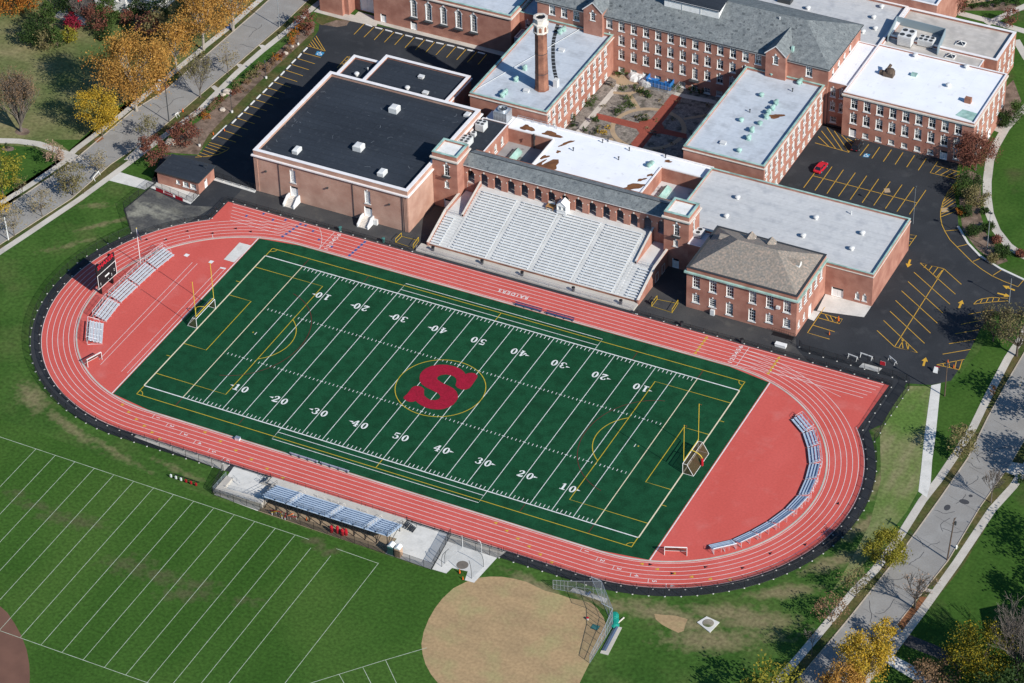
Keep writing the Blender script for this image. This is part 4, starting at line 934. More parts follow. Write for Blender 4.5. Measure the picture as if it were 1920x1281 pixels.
# ---- towers and arcade ----------------------------------------------------
def tower(label, x0, x1, y0, y1, h, px, E=(), ddx=0):
    (ax, az), (bx, bz) = [GY(u, v, y0) for u, v in px]
    t = flat_bldg('stair_tower', label, x0, x1, y0, y1, h, BRICK, TOWERROOF, .5, .55, COPPER,
        S=[(ax, az, 1.2, 3.0, 'arch'), (bx, bz, 1.0, 1.6, 'grid'), (ddx, .05, 1.5, 2.4, 'door')], E=E, cornice=[(h-1.35, .3, .4, CREAM), (h-1.65, .25, .2, COPPER)])
    c = MB(); c.box(ax-1.0, ax+1.0, y0-.75, y0-.005, az-.35, az-.18); c.build('balcony', DARKMETAL, t)
    c = MB()
    for k in range(9): x = ax-.95+1.9*k/8; c.tube((x, y0-.7, az-.18), (x, y0-.7, az+.55), .025, 4)
    c.tube((ax-.97, y0-.7, az+.55), (ax+.97, y0-.7, az+.55), .035, 4); c.build('balcony_rail', BLACK, t)
    return t
twL = tower('square brick tower with green copper rim beside the gymnasium', -30.75, -24.75, 56.3, 61.95, 14.0, [(838, 329), (838.5, 352)], ddx=-27.5)
twR = tower('square brick tower with green copper rim beside the tan hip roofed building', 23.7, 29.4, 56.9, 62.5, 13.9, [(1268.5, 441.5), (1267, 462)], E=[(59.6, 8.9, .9, 3.0, 'arch')], ddx=26.5)
arc_ = thing('arcade', 'long brick arcade of round arches under a slate roof above the grandstand', 'arcade', (-.5, 62, 0))
AX0, AX1, AY = -24.74, 23.68, 59.4
pitch = (AX1-AX0)/15; deck = 6.0
m = MB(); ops = [(AX0+pitch*(k+.5), deck+.05, 1.76, 3.25, 'void') for k in range(15)]
walls(arc_, m, AX0, AX1, AY, 65.3, 2.0, 10.7, S=ops, sides='S')
walls(arc_, m, AX0, AX1, AY+.5, 65.3, 2.0, 10.7, S=ops, sides='S')
for o in ops:
    u, zb, wd, h = o[:4]; r = wd/2; zc = zb+h-r
    pr = [(u-r, zb), (u-r, zc)] + [(u-r*cos(pi*i/16), zc+r*sin(pi*i/16)) for i in range(1, 16)] + [(u+r, zc), (u+r, zb)]
    for (xa, za), (xb, zb2) in zip(pr[:-1], pr[1:]): m.face([(xa, AY, za), (xb, AY, zb2), (xb, AY+.5, zb2), (xa, AY+.5, za)])
m.face([(AX0, 65.3, 2), (AX1, 65.3, 2), (AX1, 65.3, 10.7), (AX0, 65.3, 10.7)])
m.build('wall', BRICK, arc_)
m = MB(); m.box(AX0+.01, AX1-.01, AY+.02, 65.25, deck-.3, deck); m.build('walkway', STANDCONC, arc_)
m = MB(); m.face([(AX0, AY-.4, 10.6), (AX1, AY-.4, 10.6), (AX1, 62.2, 11.9), (AX0, 62.2, 11.9)]); m.face([(AX0, 65.6, 10.4), (AX1, 65.6, 10.4), (AX1, 62.2, 11.9), (AX0, 62.2, 11.9)]); m.build('roof', SLATE, arc_)
m = MB(); m.box(AX0+.01, AX1-.01, AY-.38, AY-.003, 10.4, 10.56); m.build('eave', WHITE, arc_)
m = MB(); m.tube((AX0+.05, 62.2, 11.93), (AX1-.05, 62.2, 11.93), .1, 6); m.build('ridge_cap', DARKMETAL, arc_)
m = MB()
for o in ops:
    m = MB(); m.box(o[0]-.16, o[0]+.16, AY-.08, AY-.003, o[1]+o[3]-.02, o[1]+o[3]+.38)
    for s in (-1, 1): m.box(o[0]+s*1.0-.11, o[0]+s*1.0+.11, AY-.06, AY-.003, o[1]+2.3, o[1]+2.55)
    m.build('arch_stones', CREAM, arc_)
pass
m = MB()
for o in ops:
    for k in (1, 2): m.tube((o[0]-.9, AY+.25, deck+.5*k), (o[0]+.9, AY+.25, deck+.5*k), .03, 4)
m.build('railing', DARKMETAL, arc_)

# ---- grandstand -----------------------------------------------------------
gs = thing('grandstand', 'pale stepped concrete grandstand with long bench rows below the arcade', 'grandstand', (-.2, 50, 0))
NR = 23; Y0, Z0, Y1, Z1 = 42.0, .95, 57.7, 6.0; dy = (Y1-Y0)/NR; dz = (Z1-Z0)/NR
XL0, XL1, XR0, XR1 = -24.5, -20.5, 20.0, 24.4
m = MB()
for k in range(NR): m.box(XL1+.01, XR0-.01, Y0+dy*k, Y0+dy*(k+1), 0, Z0+dz*k)
m.box(XL1+.01, XR0-.01, Y1, AY-.01, 0, deck-.02)
NS = 12
for a, b in ((XL0, XL1), (XR0, XR1)):
    for k in range(NS): m.box(a+.02, b-.02, Y0+dy*k, Y0+dy*(k+1), 0, Z0+dz*k)
    m.box(a+.02, b-.02, Y0+dy*NS, AY-.01, 0, Z0+dz*NS)
m.build('tiers', STANDCONC, gs)
m = MB(); m.box(-26.4, 24.7, 39.4, Y0-.02, .02, .42); m.build('front_walk', CONC, gs)
m = MB(); m.box(XL0, XR1, Y0-.02, Y0-.001, .42, Z0-.08); m.build('front_wall', BRICK_OLD, gs)
# parapets
def slope_wall(x0, x1, prof, base):
    w_ = MB()
    for (ya, za), (yb, zb) in zip(prof[:-1], prof[1:]):
        b = len(w_.v); w_.v += [(x0, ya, base), (x1, ya, base), (x1, yb, base), (x0, yb, base), (x0, ya, za), (x1, ya, za), (x1, yb, zb), (x0, yb, zb)]
        w_.f += [[b, b+3, b+2, b+1], [b+4, b+5, b+6, b+7], [b, b+1, b+5, b+4], [b+1, b+2, b+6, b+5], [b+2, b+3, b+7, b+6], [b+3, b, b+4, b+7]]
    return w_
zl = Z0+dz*NS; yl = Y0+dy*NS
for x0, x1, sd in ((XL0-.4, XL0, 'L'), (XR1, XR1+.4, 'R')):
    pf_ = [(Y0-.3, Z0+.35), (yl, zl+.75), (56.6, zl+1.0)]
    slope_wall(x0, x1, pf_, 0).build('side_wall', BRICK, gs); c = MB()
    for (ya, za), (yb, zb) in zip(pf_[:-1], pf_[1:]):
        c.face([(x0-.06, ya, za+.06), (x1+.06, ya, za+.06), (x1+.06, yb, zb+.06), (x0-.06, yb, zb+.06)]); c.face([(x0-.06, ya, za-.04), (x0-.06, yb, zb-.04), (x0-.06, yb, zb+.06), (x0-.06, ya, za+.06)]); c.face([(x1+.06, ya, za-.04), (x1+.06, yb, zb-.04), (x1+.06, yb, zb+.06), (x1+.06, ya, za+.06)])
    c.build('wall_cap', CREAM, gs)
for x0, x1 in ((XL1-.35, XL1), (XR0, XR0+.35)):
    pf_ = [(yl+.2, zl+.55), (yl+.6, zl+.7), (AY-.05, deck+1.1)]
    slope_wall(x0, x1, pf_, zl-.1).build('inner_wall', BRICK, gs); c = MB()
    for (ya, za), (yb, zb) in zip(pf_[:-1], pf_[1:]): c.face([(x0-.05, ya, za+.05), (x1+.05, ya, za+.05), (x1+.05, yb, zb+.05), (x0-.05, yb, zb+.05)])
    c.face([(x0-.05, pf_[0][0], pf_[0][1]-.4), (x1+.05, pf_[0][0], pf_[0][1]-.4), (x1+.05, pf_[0][0], pf_[0][1]+.05), (x0-.05, pf_[0][0], pf_[0][1]+.05)]); c.build('wall_cap', CREAM, gs)
# benches: four blocks between aisles
aisles = [-20.2, -10.55, -.55, 9.45, 19.6]
ais = [GY(980-200+0, 0, 42)[0]] if 0 else None
SEAT = M('bench_paint', (.72, .74, .75), (.64, .665, .68), .8, rough=.6)
blocks = [(-20.1, -10.9), (-9.5, -.9), (.5, 9.1), (10.5, 19.6)]
blocks = [(-19.3, -10.9), (-9.7, -.95), (.25, 9.0), (10.2, 18.6)]
for k in range(NR):
    y = Y0+dy*k; z = Z0+dz*k
    for a, b in blocks:
        m = MB(); m.box(a, b, y+.32, y+.62, z+.33, z+.39)
        n = 5
        for q in range(n): x = a+.4+(b-a-.8)*q/(n-1); m.box(x-.05, x+.05, y+.38, y+.58, z-.01, z+.33)
        m.build('bench', SEAT, gs)
m = MB()
for a, b in ((XL0+.15, XL1-1.5), (XR0+1.5, XR1-.15)):
    for k in range(NS-1):
        y = Y0+dy*k; z = Z0+dz*k; m.box(a, b, y+.32, y+.62, z+.33, z+.39)
        for x in (a+.3, b-.3): m.box(x-.05, x+.05, y+.38, y+.58, z-.01, z+.33)
o = m.build('bench', SEAT, gs); o['kind'] = 'stuff'
for xa in (-20.0+.1, -10.3, -.35, 9.6, 19.3):
    m = MB()
    for k in range(NR-1):
        if xa in (-19.9, 19.3): wd = .35
        else: wd = .5
        m.box(xa-wd, xa+wd, Y0+dy*k+.38, Y0+dy*(k+1)-.003, Z0+dz*k-.01, Z0+dz*k+.11)
    o = m.build('aisle_steps', STANDCONC, gs); o['kind'] = 'stuff'
m = MB()
def rail(mb, pts, h, post, r=.03, bars=2):
    for a, b in zip(pts[:-1], pts[1:]):
        a = Vector(a); b = Vector(b); n = max(1, int((b-a).length/post))
        for i in range(n+1): p = a+(b-a)*i/n; mb.tube(p, p+Vector((0, 0, h)), r, 5)
        for j in range(1, bars+1): z = Vector((0, 0, h*j/bars)); mb.tube(a+z, b+z, r, 5)
rail(m, [(-26.3, 39.5, .42), (24.6, 39.5, .42)], 1.05, 2.4, .03, 3); m.build('front_rail', METAL, gs)
m = MB()
for a, b in ((XL0+.2, XL1-.4), (XR0+.4, XR1-.2)): rail(m, [(a, yl+.1, zl), (b, yl+.1, zl)], 1.0, 1.2, .03, 2)
m.build('landing_rail', METAL, gs)
for x in ((-23.1), (22.6)):
    me, pa = win_meshes('door', 1.8, 2.3); o = part('door', me, gs, (x-gs['org'][0], AY-.06-gs['org'][1], zl-gs['org'][2]), 0); part('pane', pick(pa), o)
for (yy, zz) in ((51.0, .05), (54.3, .05)):
    me, pa = win_meshes('door', 1.4, 2.1); o = part('door', me, gs, (XR1+.47-gs['org'][0], yy-gs['org'][1], zz-gs['org'][2]), pi/2); part('pane', pick(pa), o)
# press box
pbx = -.25
pb_ = thing('press_box', 'tiny white gabled press box at the top of the grandstand', 'press box', (pbx, 57.6, deck))
m = MB(); walls(pb_, m, pbx-1.1, pbx+1.1, 57.0, 58.9, deck, deck+2.3, S=[(pbx-.5, deck+1.0, .8, .9, 'base'), (pbx+.5, deck+1.0, .8, .9, 'base')]); m.face([(pbx-1.1, 57.0, deck+2.3), (pbx+1.1, 57.0, deck+2.3), (pbx, 57.0, deck+3.1)]); m.build('wall', WHITE, pb_)
m = MB(); m.face([(pbx-1.25, 56.85, deck+2.2), (pbx-1.25, 58.95, deck+2.2), (pbx, 58.95, deck+3.18), (pbx, 56.85, deck+3.18)]); m.face([(pbx+1.25, 56.85, deck+2.2), (pbx+1.25, 58.95, deck+2.2), (pbx, 58.95, deck+3.18), (pbx, 56.85, deck+3.18)]); m.build('roof', WHITE, pb_)
PLY = M('plywood', (.42, .22, .08), (.34, .17, .06), 1.2, rough=.8)
tb_ = thing('camera_platform', 'orange plywood platform with a white board under an arch left of the press box', 'platform', (-3.3, 58, deck))
m = MB(); m.box(-4.1, -2.3, 57.2, 58.6, deck+.75, deck+.83)
m.build('top', PLY, tb_)
for sx in (-4.0, -2.4):
    for sy in (57.3, 58.5): m = MB(); m.box(sx-.05, sx+.05, sy-.05, sy+.05, deck, deck+.75); m.build('leg', PLY, tb_)
m = MB(); m.box(-4.0, -2.4, 58.45, 58.5, deck+.9, deck+1.5); m.build('board', WHITE, tb_)

# ---- white-roofed link building with two light wells --------------------------
lk = thing('link_building', 'white roofed link building with two sunken light wells behind the arcade', 'building', (-1, 75, 0))
LX = [-24.42, -13.4, 12.8, 23.15]; LY0, LY1, LY2 = 65.7, 80.2, 84.85; lh = 7.2; wz = 3.7
m = MB()
def vwall(mb, a, b, z0, z1): mb.face([(a[0], a[1], z0), (b[0], b[1], z0), (b[0], b[1], z1), (a[0], a[1], z1)])
vwall(m, (LX[0], LY2), (LX[3], LY2), 0, lh); vwall(m, (LX[3], LY0), (LX[3], LY2), 0, lh)
for a, b in ((0, 1), (2, 3)):
    vwall(m, (LX[a], LY1), (LX[b], LY1), wz, lh); vwall(m, (LX[b], LY0), (LX[b], LY1), wz, lh)
wl_ = [(y, 4.6, 1.2, 1.9, 'hung') for y in (67.5, 70.7, 73.9, 77.1)]
facade(m, lambda u, z, d: (LX[0]-d, LY0+u, z), LY1-LY0, wz, 8.1, [(o[0]-LY0,)+o[1:] for o in wl_])
for o in wl_: put_window(lk, 'hung', o[2], o[3], (LX[0], o[0], o[1]), pi/2)
facade(m, lambda u, z, d: (LX[2]-d, LY0+u, z), LY1-LY0, wz, lh, []); vwall(m, (LX[1], LY0), (LX[1], LY1), wz, lh)
m.build('wall', BRICK, lk)
m = MB()
for x0, x1, y0, y1 in ((LX[0], LX[3], LY1, LY2), (LX[1], LX[2], LY0, LY1)): m.face([(x0, y0, lh), (x1, y0, lh), (x1, y1, lh), (x0, y1, lh)])
m.build('roof', WHITEROOF, lk)
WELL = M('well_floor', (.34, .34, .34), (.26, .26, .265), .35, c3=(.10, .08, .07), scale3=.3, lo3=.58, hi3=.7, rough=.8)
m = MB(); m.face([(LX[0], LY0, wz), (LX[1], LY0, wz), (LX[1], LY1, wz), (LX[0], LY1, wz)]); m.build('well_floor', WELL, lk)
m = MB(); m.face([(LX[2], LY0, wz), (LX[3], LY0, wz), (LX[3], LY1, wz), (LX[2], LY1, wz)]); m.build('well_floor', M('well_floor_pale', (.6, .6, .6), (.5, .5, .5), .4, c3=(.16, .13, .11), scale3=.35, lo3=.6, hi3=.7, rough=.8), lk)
m = MB()
for a, b in ((0, 1), (2, 3)):
    m.box(LX[a]+.01, LX[b]-.01, LY1-.02, LY1+.33, lh+.003, lh+.22)
m.box(LX[1]-.02, LX[1]+.33, LY0, LY1-.03, lh+.003, lh+.22); m.box(LX[2]-.33, LX[2]+.02, LY0, LY1-.03, lh+.003, lh+.22); m.box(LX[0], LX[3], LY2-.33, LY2+.04, lh+.003, lh+.3)
m.build('coping', COPING, lk)
for cx, cy, ln in ((-20.6, 74.8, 5.0), (15.3, 75.6, 4.6)):
    m = MB(); b = len(m.v); hw = 1.0
    for q in (-1, 1): m.face([(cx+q*hw, cy-ln/2, wz+.5), (cx+q*hw, cy+ln/2, wz+.5), (cx, cy+ln/2, wz+1.2), (cx, cy-ln/2, wz+1.2)])
    m.box(cx-hw, cx+hw, cy-ln/2, cy+ln/2, wz, wz+.5); m.face([(cx-hw, cy-ln/2, wz+.5), (cx+hw, cy-ln/2, wz+.5), (cx, cy-ln/2, wz+1.2)]); m.face([(cx-hw, cy+ln/2, wz+.5), (cx+hw, cy+ln/2, wz+.5), (cx, cy+ln/2, wz+1.2)])
    for k in range(6): y = cy-ln/2+ln*k/5; m.box(cx-hw-.05, cx-hw, y-.05, y+.05, wz, wz+.55)
    m.build('skylight', COPPER, lk)
m = MB(); x = -18.0; m.box(x-.1, x+.1, LY1-.25, LY1-.01, wz, lh+.3); m.build('downspout', DARKMETAL, lk)
# rust stains ponding on the white membrane
Zk = Zm(780, 200, 3.4286); blob = random.Random(11)
def stain(mb, cx, cy, rx, ry, ang, z, n=18):
    ph = [blob.uniform(0, 6.28) for _ in range(3)]; pts = []
    for k in range(n):
        a = 2*pi*k/n; q = 1+.28*sin(2*a+ph[0])+.22*sin(3*a+ph[1])+.15*sin(5*a+ph[2]); X = rx*q*cos(a); Y = ry*q*sin(a)
        pts.append((cx+X*cos(ang)-Y*sin(ang), cy+X*sin(ang)+Y*cos(ang)))
    flatpoly(mb, pts, z)
m = MB(); zz = lh+.004
for i, (px, py, rx, ry, an) in enumerate(((715, 138, 1.2, .8, .5), (872, 178, 1.7, .7, .2), (968, 235, 1.4, .35, 1.0), (915, 290, .5, .3, 0), (850, 385, 1.9, 1.5, .6), (785, 375, 1.8, .35, 1.2), (825, 325, 1.2, .3, 1.1), (1385, 520, 2.6, .7, .7), (1340, 548, 1.2, .5, .2), (1450, 470, .9, .3, 1.1), (1510, 440, .8, .25, .9), (1620, 352, .8, .3, .4))):
    p = Zk([(px, py)], lh)[0]; m = MB(); stain(m, p.x, p.y, rx*1.15, max(ry*1.5, .45), an, zz+.0005*i); m.build('rust_stain', RUST, lk)
roof_vents(lk, [(1217, 313), (1222, 309)], lh, 'mushroom', COPPER)
roof_vents(lk, [(1003, 262), (1105, 253), (1130, 268), (1140, 266), (1075, 283), (1160, 300), (1180, 283), (1248, 296)], lh, 'pipe', DARKMETAL)

eq = flat_bldg('equipment_wing', 'narrow black roofed wing carrying rooftop units between gymnasium and light well', -30.74, -24.46, 62.0, 80.4, 8.2, BRICK, BLACKROOF, .15, .3, COPING, sides='SNW')
nstrip = flat_bldg('link_stub', 'white roofed stub carrying the galvanised cooling tower beside the boiler wing', -30.74, -24.46, 80.46, 84.85, 7.25, BRICK, WHITEROOF, .05, .25, COPING)
def ac_unit(label, u, v, z, sx, sy, sz, fans, group=None):
    p = G(u, v, z); t = thing('rooftop_ac_unit', label, 'air conditioner', (p.x, p.y, z), group)
    m = MB(); m.box(p.x-sx/2, p.x+sx/2, p.y-sy/2, p.y+sy/2, z+.18, z+sz)
    m.build('housing', HVAC, t)
    m = MB(); m.box(p.x-sx/2+.02, p.x-sx/2+.2, p.y-sy/2+.02, p.y+sy/2-.02, z, z+.178); m.box(p.x+sx/2-.2, p.x+sx/2-.02, p.y-sy/2+.02, p.y+sy/2-.02, z, z+.178); m.build('base_rail', DARKMETAL, t)
    nx, ny = fans
    for i in range(nx):
        for j in range(ny):
            r = min(sx/nx, sy/ny)*.36; c = (p.x-sx/2+sx*(i+.5)/nx, p.y-sy/2+sy*(j+.5)/ny, z+sz)
            f = MB(); f.lathe([(r, .002), (r, .09), (r*.86, .1), (r*.84, .03), (.05, .02)], c, 14); fix(f.build('fan', DARKMETAL, t))
    g_ = MB()
    for k in range(5): zz_ = z+.35+(sz-.5)*k/5; g_.box(p.x-sx/2+.1, p.x+sx/2-.1, p.y-sy/2-.015, p.y-sy/2-.002, zz_, zz_+.07)
    g_.build('grille', METAL, t); return t
ac_unit('large white rooftop unit with four fans nearest the cooling tower', 903, 243, 8.06, 2.0, 2.2, 1.9, (2, 2))
ac_unit('smallest white single fan rooftop unit on the narrow black roof', 888, 256, 8.06, 1.1, 1.0, 1.1, (1, 1))
ac_unit('white rooftop unit with six fans close behind the left tower', 874, 272, 8.06, 2.2, 2.9, 1.7, (2, 3))
p = G(943, 225, 7.2); ct = thing('cooling_tower', 'big galvanised cooling tower with a round fan beside the boiler wing', 'cooling tower', (p.x, p.y, 7.2))
m = MB(); m.box(p.x-1.6, p.x+1.6, p.y-1.4, p.y+1.4, 7.5, 9.9)
for k in range(9): x = p.x-1.55+3.1*k/8; m.box(x-.04, x+.04, p.y-1.46, p.y-1.401, 7.5, 9.85)
m.build('casing', METAL, ct); m = MB(); m.lathe([(1.15, .003), (1.15, .45), (1.05, .46), (1.0, .1), (.1, .1)], (p.x, p.y, 9.9), 20); fix(m.build('fan_ring', METAL, ct))
m = MB()
for k in range(6): a = k*pi/3; m.strip([(p.x, p.y), (p.x+.95*cos(a), p.y+.95*sin(a))], .28, 10.15+.002*k)
m.build('fan_blades', DARKMETAL, ct)
for sx in (-1.4, 1.4): m = MB(); m.box(p.x+sx-.1, p.x+sx+.1, p.y-1.3, p.y+1.3, 7.21, 7.5); m.build('foot_beam', DARKMETAL, ct)
gr_ = thing('roof_guardrail', 'galvanised guardrail along the white roof edge below the boiler wing', 'guardrail', (-20, 84.6, 7.2))
m = MB(); rail(m, [(-24.0, 84.3, lh+.02), (-14.5, 84.3, lh+.02)], 1.1, 1.6, .04, 2); m.build('rails', METAL, gr_)

# ---- boiler wing ---------------------------------------------------------------
bx0, bx1, by0, by1, bh = -36.7, -17.6, 85.7, 120.96, 10.0
bE = [(y, 7.0, 1.5, 2.2, 'hung') for y in (116.6, 113.6, 110.7, 107.6, 104.5, 101.4, 98.4, 95.4, 92.4, 89.4, 87.0)] + \
     [(y, 3.7, 1.5, 2.2, 'hung') for y in (116.6, 113.6, 110.6, 107.5, 104.4, 101.2, 98.4, 95.3, 92.3, 89.4, 87.0)] + \
     [(y, .55, 1.45, 1.4, 'base') for y in (116.8, 113.7, 107.5, 104.6, 101.5, 98.6, 95.2, 92.2, 89.4, 87.0)] + [(110.4, .15, 1.3, 2.6, 'door')]
boil = flat_bldg('boiler_wing', 'three storey brick boiler wing with the tall chimney on its pale roof', bx0, bx1, by0, by1, bh, BRICK, GREYROOF, .6, .45, COPPER, S=[], E=bE, cornice=[(9.25, .22, .22, CREAM)])
cz = bh-.6; cb = G(1016, 166, cz); ctop = 17.6
m = MB(); m.lathe([(1.75, 0), (1.75, .15), (1.62, .2), (1.5, 7), (1.42, 14.6), (1.62, 14.8), (1.62, 15.0)], (cb.x, cb.y, cz), 8); chm = m.build('chimney', BRICK_OLD, boil)
fix(chm)
m = MB(); m.lathe([(1.62, 15.02), (1.82, 15.1), (1.82, 15.3), (1.66, 15.32), (1.66, 17.0), (1.9, 17.1), (1.9, 17.35), (1.5, 17.5), (1.45, 18.4), (1.7, 18.5), (1.7, 18.8), (1.1, 18.85), (1.0, 17.5)], (cb.x, cb.y, cz), 8); o = m.build('chimney_crown', CREAM, boil); o.parent = chm; fix(o)
m = MB()
for k in range(8):
    a = pi/8+k*pi/4; c = Vector((cb.x, cb.y, 0))+Vector((cos(a), sin(a), 0))*1.545; t = Vector((-sin(a), cos(a), 0)); n = Vector((cos(a), sin(a), 0))
    pts = [c-t*.32+Vector((0, 0, cz+15.5)), c+t*.32+Vector((0, 0, cz+15.5)), c+t*.32+Vector((0, 0, cz+16.5)), c+Vector((0, 0, cz+16.85)), c-t*.32+Vector((0, 0, cz+16.5))]
    m.face([p+n*.02 for p in pts])
o = m.build('crown_opening', BRICK_OLD, boil); o.parent = chm
m = MB(); m.lathe([(1.05, 18.6), (.4, 18.61)], (cb.x, cb.y, cz), 8); o = m.build('flue', BLACK, boil); o.parent = chm
m = MB()
for h_ in (4.4, 9.6): m.lathe([(1.66-.013*h_, h_), (1.66-.013*h_, h_+.12)], (cb.x, cb.y, cz), 8)
o = m.build('chimney_band', DARKMETAL, boil); o.parent = chm
roof_vents(boil, [(984, 131), (968, 152), (1057, 58), (1050, 63)], cz, 'hood', COPPER); roof_vents(boil, [(948, 176), (942, 182)], cz, 'hood', COPPER)
roof_vents(boil, [(987, 172), (1053, 96)], cz, 'hatch'); m = MB(); q = G(1043, 162, cz); m.box(q.x-.5, q.x+.5, q.y-.6, q.y+.6, cz, cz+1.9); m.build('roof_box', HVAC, boil)
WALKPAD = M('walkway_pad', (.03, .032, .035), rough=.9); m = MB()
cpts = [(1049, 38), (1043, 55), (1038, 75), (1037, 90), (1037, 110), (1039, 130), (1043, 148), (1045, 153)]
for k in range(len(cpts)-1):
    a, b = G(*cpts[k], cz), G(*cpts[k+1], cz); n = max(1, round((b-a).length/1.35))
    for i in range(n): m.strip([a+(b-a)*((i+.04)/n), a+(b-a)*((i+.92)/n)], .85, cz+.012)
m.build('walkway_pad', WALKPAD, boil)
m = MB(); a, b = G(895, 168, cz), G(1095, 52, cz); m.tube((a.x, a.y, cz+.25), (b.x, b.y, cz+.25), .07, 5); m.build('roof_pipe', HVAC, boil)

# ---- right wing ----------------------------------------------------------------
rx0, rx1, ry0, ry1, rh = 15.45, 34.4, 85.8, 120.96, 10.2
rE = [(y, 7.0, 1.5, 2.2, 'hung') for y in (118.9, 115.7, 112.5, 109.2, 106, 102.8, 99.6, 96.4, 93.2, 90, 87.2)] + \
     [(y, 3.8, 1.5, 2.2, 'hung') for y in (118.9, 115.7, 112.5, 109.2, 106, 102.8, 99.6, 96.4, 93.2, 90, 87.2)] + \
     [(y, .7, 1.45, 1.5, 'base') for y in (118.9, 115.7, 112.5, 109.2, 106, 102.8, 99.6, 96.4, 93.2)]
rw = flat_bldg('classroom_wing', 'three storey brick wing with a pale grey roof of copper vents between courtyard and lot', rx0, rx1, ry0, ry1, rh, BRICK, GREYROOF, .6, .45, COPPER, E=rE, cornice=[(9.4, .22, .22, CREAM)])
roof_vents(rw, [(1448, 143), (1449, 206), (1455, 196), (1441, 214), (1437, 222), (1410, 247), (1404, 262), (1502, 155)], rh-.6, 'hood', COPPER)
roof_vents(rw, [(1428, 181), (1390, 228), (1425, 234), (1386, 285), (1498, 158)], rh-.6, 'mushroom', COPPER); roof_vents(rw, [(1356, 270), (1447, 140)], rh-.6, 'hatch'); roof_vents(rw, [(1486, 172), (1406, 211)], rh-.6, 'pipe', DARKMETAL)
m = MB(); q = G(1455, 218, rh-.6); stain(m, q.x, q.y, 1.5, .9, .3, rh-.594); m.build('roof_stain', RUST, rw)

# ---- main building ----------------------------------------------------------
mx0, mx1, my0, my1, mh = -37.0, 35.1, 121.0, 141.0, 14.55
cols = [-18.6+3.07*k for k in range(17)]
S = [(x, 11.45, 1.5, 2.5, 'hung') for x in cols if x < 20 or x > 29] + [(x, 11.45, 1.5, 2.5, 'hung') for x in (-33.2, -30.1, -27.0)]
S += [(x, 7.65, 1.5, 2.5, 'hung') for x in cols[:12]] + [(x, 3.85, 1.5, 2.5, 'hung') for x in cols[:12] if abs(x-2.9) > 1] + [(2.89, 3.4, 1.3, 2.8, 'grid')] + [(x, .35, 1.5, 1.45, 'base') for x in cols[:12]]
main = thing('school_building', 'long four storey brick school building with a slate hip roof across the courtyard', 'building', (0, 131, 0))
m = MB(); walls(main, m, mx0, mx1, my0, my1, 0, mh, S, [(y, 10.6, 1.2, 2.2, 'hung') for y in (124, 127.5, 131, 134.5)]); m.build('wall', BRICK, main)
m = MB(); hip(m, mx0-.4, mx1+.45, my0-.45, my1+.45, mh+.12, 131.0, mx0+9.5, 25.6, 19.4); rfm = m.build('roof', SLATE, main)
m = MB(); m.ring(mx0-.35, mx1+.35, my0-.35, my1+.35, .34, mh-.3, mh+.1); m.build('cornice', CREAM, main)
m = MB(); m.ring(mx0-.5, mx1+.5, my0-.5, my1+.5, .14, mh+.02, mh+.16); m.build('gutter', DARKMETAL, main)
def gable(xa, xb, yf, ze, zp):
    xm = (xa+xb)/2; g_ = MB(); r = main
    facade(g_, lambda u, z, d: (xa+u, yf+d, z), xb-xa, 9.0, ze, [(xm-xa, ze-2.6, 1.15, 2.3, 'arch')]); put_window(r, 'arch', 1.15, 2.3, (xm, yf, ze-2.6), 0)
    g_.face([(xa, yf, ze), (xb, yf, ze), (xm, yf, zp)])
    for x in (xa, xb): g_.face([(x, yf, 9), (x, my0+.02, 9), (x, my0+.02, ze), (x, yf, ze)])
    for x in (xa, xb): g_.face([(x, my0, ze-1.5), (x, 126, ze-1.5), (x, 126, ze), (x, my0, ze)])
    g_.build('gable', BRICK, r); g_ = MB(); yb = 131-(19.4-zp)*10.45/4.73; yb2 = 131-(19.4-ze)*10.45/4.73
    for s, x in ((-1, xa-.25), (1, xb+.25)): g_.face([(x, yf-.2, ze-.1), (x, yb2+1.5, ze-.1), (xm, yb+.3, zp+.12), (xm, yf-.2, zp+.12)])
    rr_ = g_.build('gable_roof', SLATE, r); rr_.parent = rfm
    g_ = MB()
    for x in (xa-.25, xb+.25): a_, b_ = (x, ze-.1), (xm, zp+.12); g_.face([(a_[0], yf-.21, a_[1]-.28), (b_[0], yf-.21, b_[1]-.28), (b_[0], yf-.21, b_[1]+.02), (a_[0], yf-.21, a_[1]+.02)])
    o = g_.build('gable_trim', WHITE, r); o.parent = rr_
gable(-24.6, -19.9, 119.8, 16.0, 18.2); gable(20.5, 25.3, 119.8, 16.0, 18.2)
m = MB(); m.box(-7.3, 6.2, 126.4, 130.6, 16.2, 19.3); ph_ = m.build('penthouse', WHITE, main)
m = MB(); m.face([(-7.6, 126.1, 19.25), (6.5, 126.1, 19.25), (6.5, 131.2, 19.9), (-7.6, 131.2, 19.9)]); o = m.build('penthouse_roof', BLACKROOF, main); o.parent = ph_
m = MB()
for x in (-2.8, 1.7): m.box(x-.08, x+.08, 126.32, 126.395, 16.6, 19.2)
o = m.build('penthouse_joint', HVAC, main); o.parent = ph_
roof_vents(main, [(1462, 38)], 18.6, 'pipe', HVAC); m = MB(); m.box(25.4, 25.9, 122.6, 123.4, 15.5, 16.9); m.build('roof_vent', COPPER, main)
m = MB()
x = 2.89; m.box(x-1.2, x+1.2, my0-1.0, my0-.01, 3.05, 3.25); m.build('balcony', DARKMETAL, main)
rsl = random.Random(9); m = MB()                                    # darker replaced slates
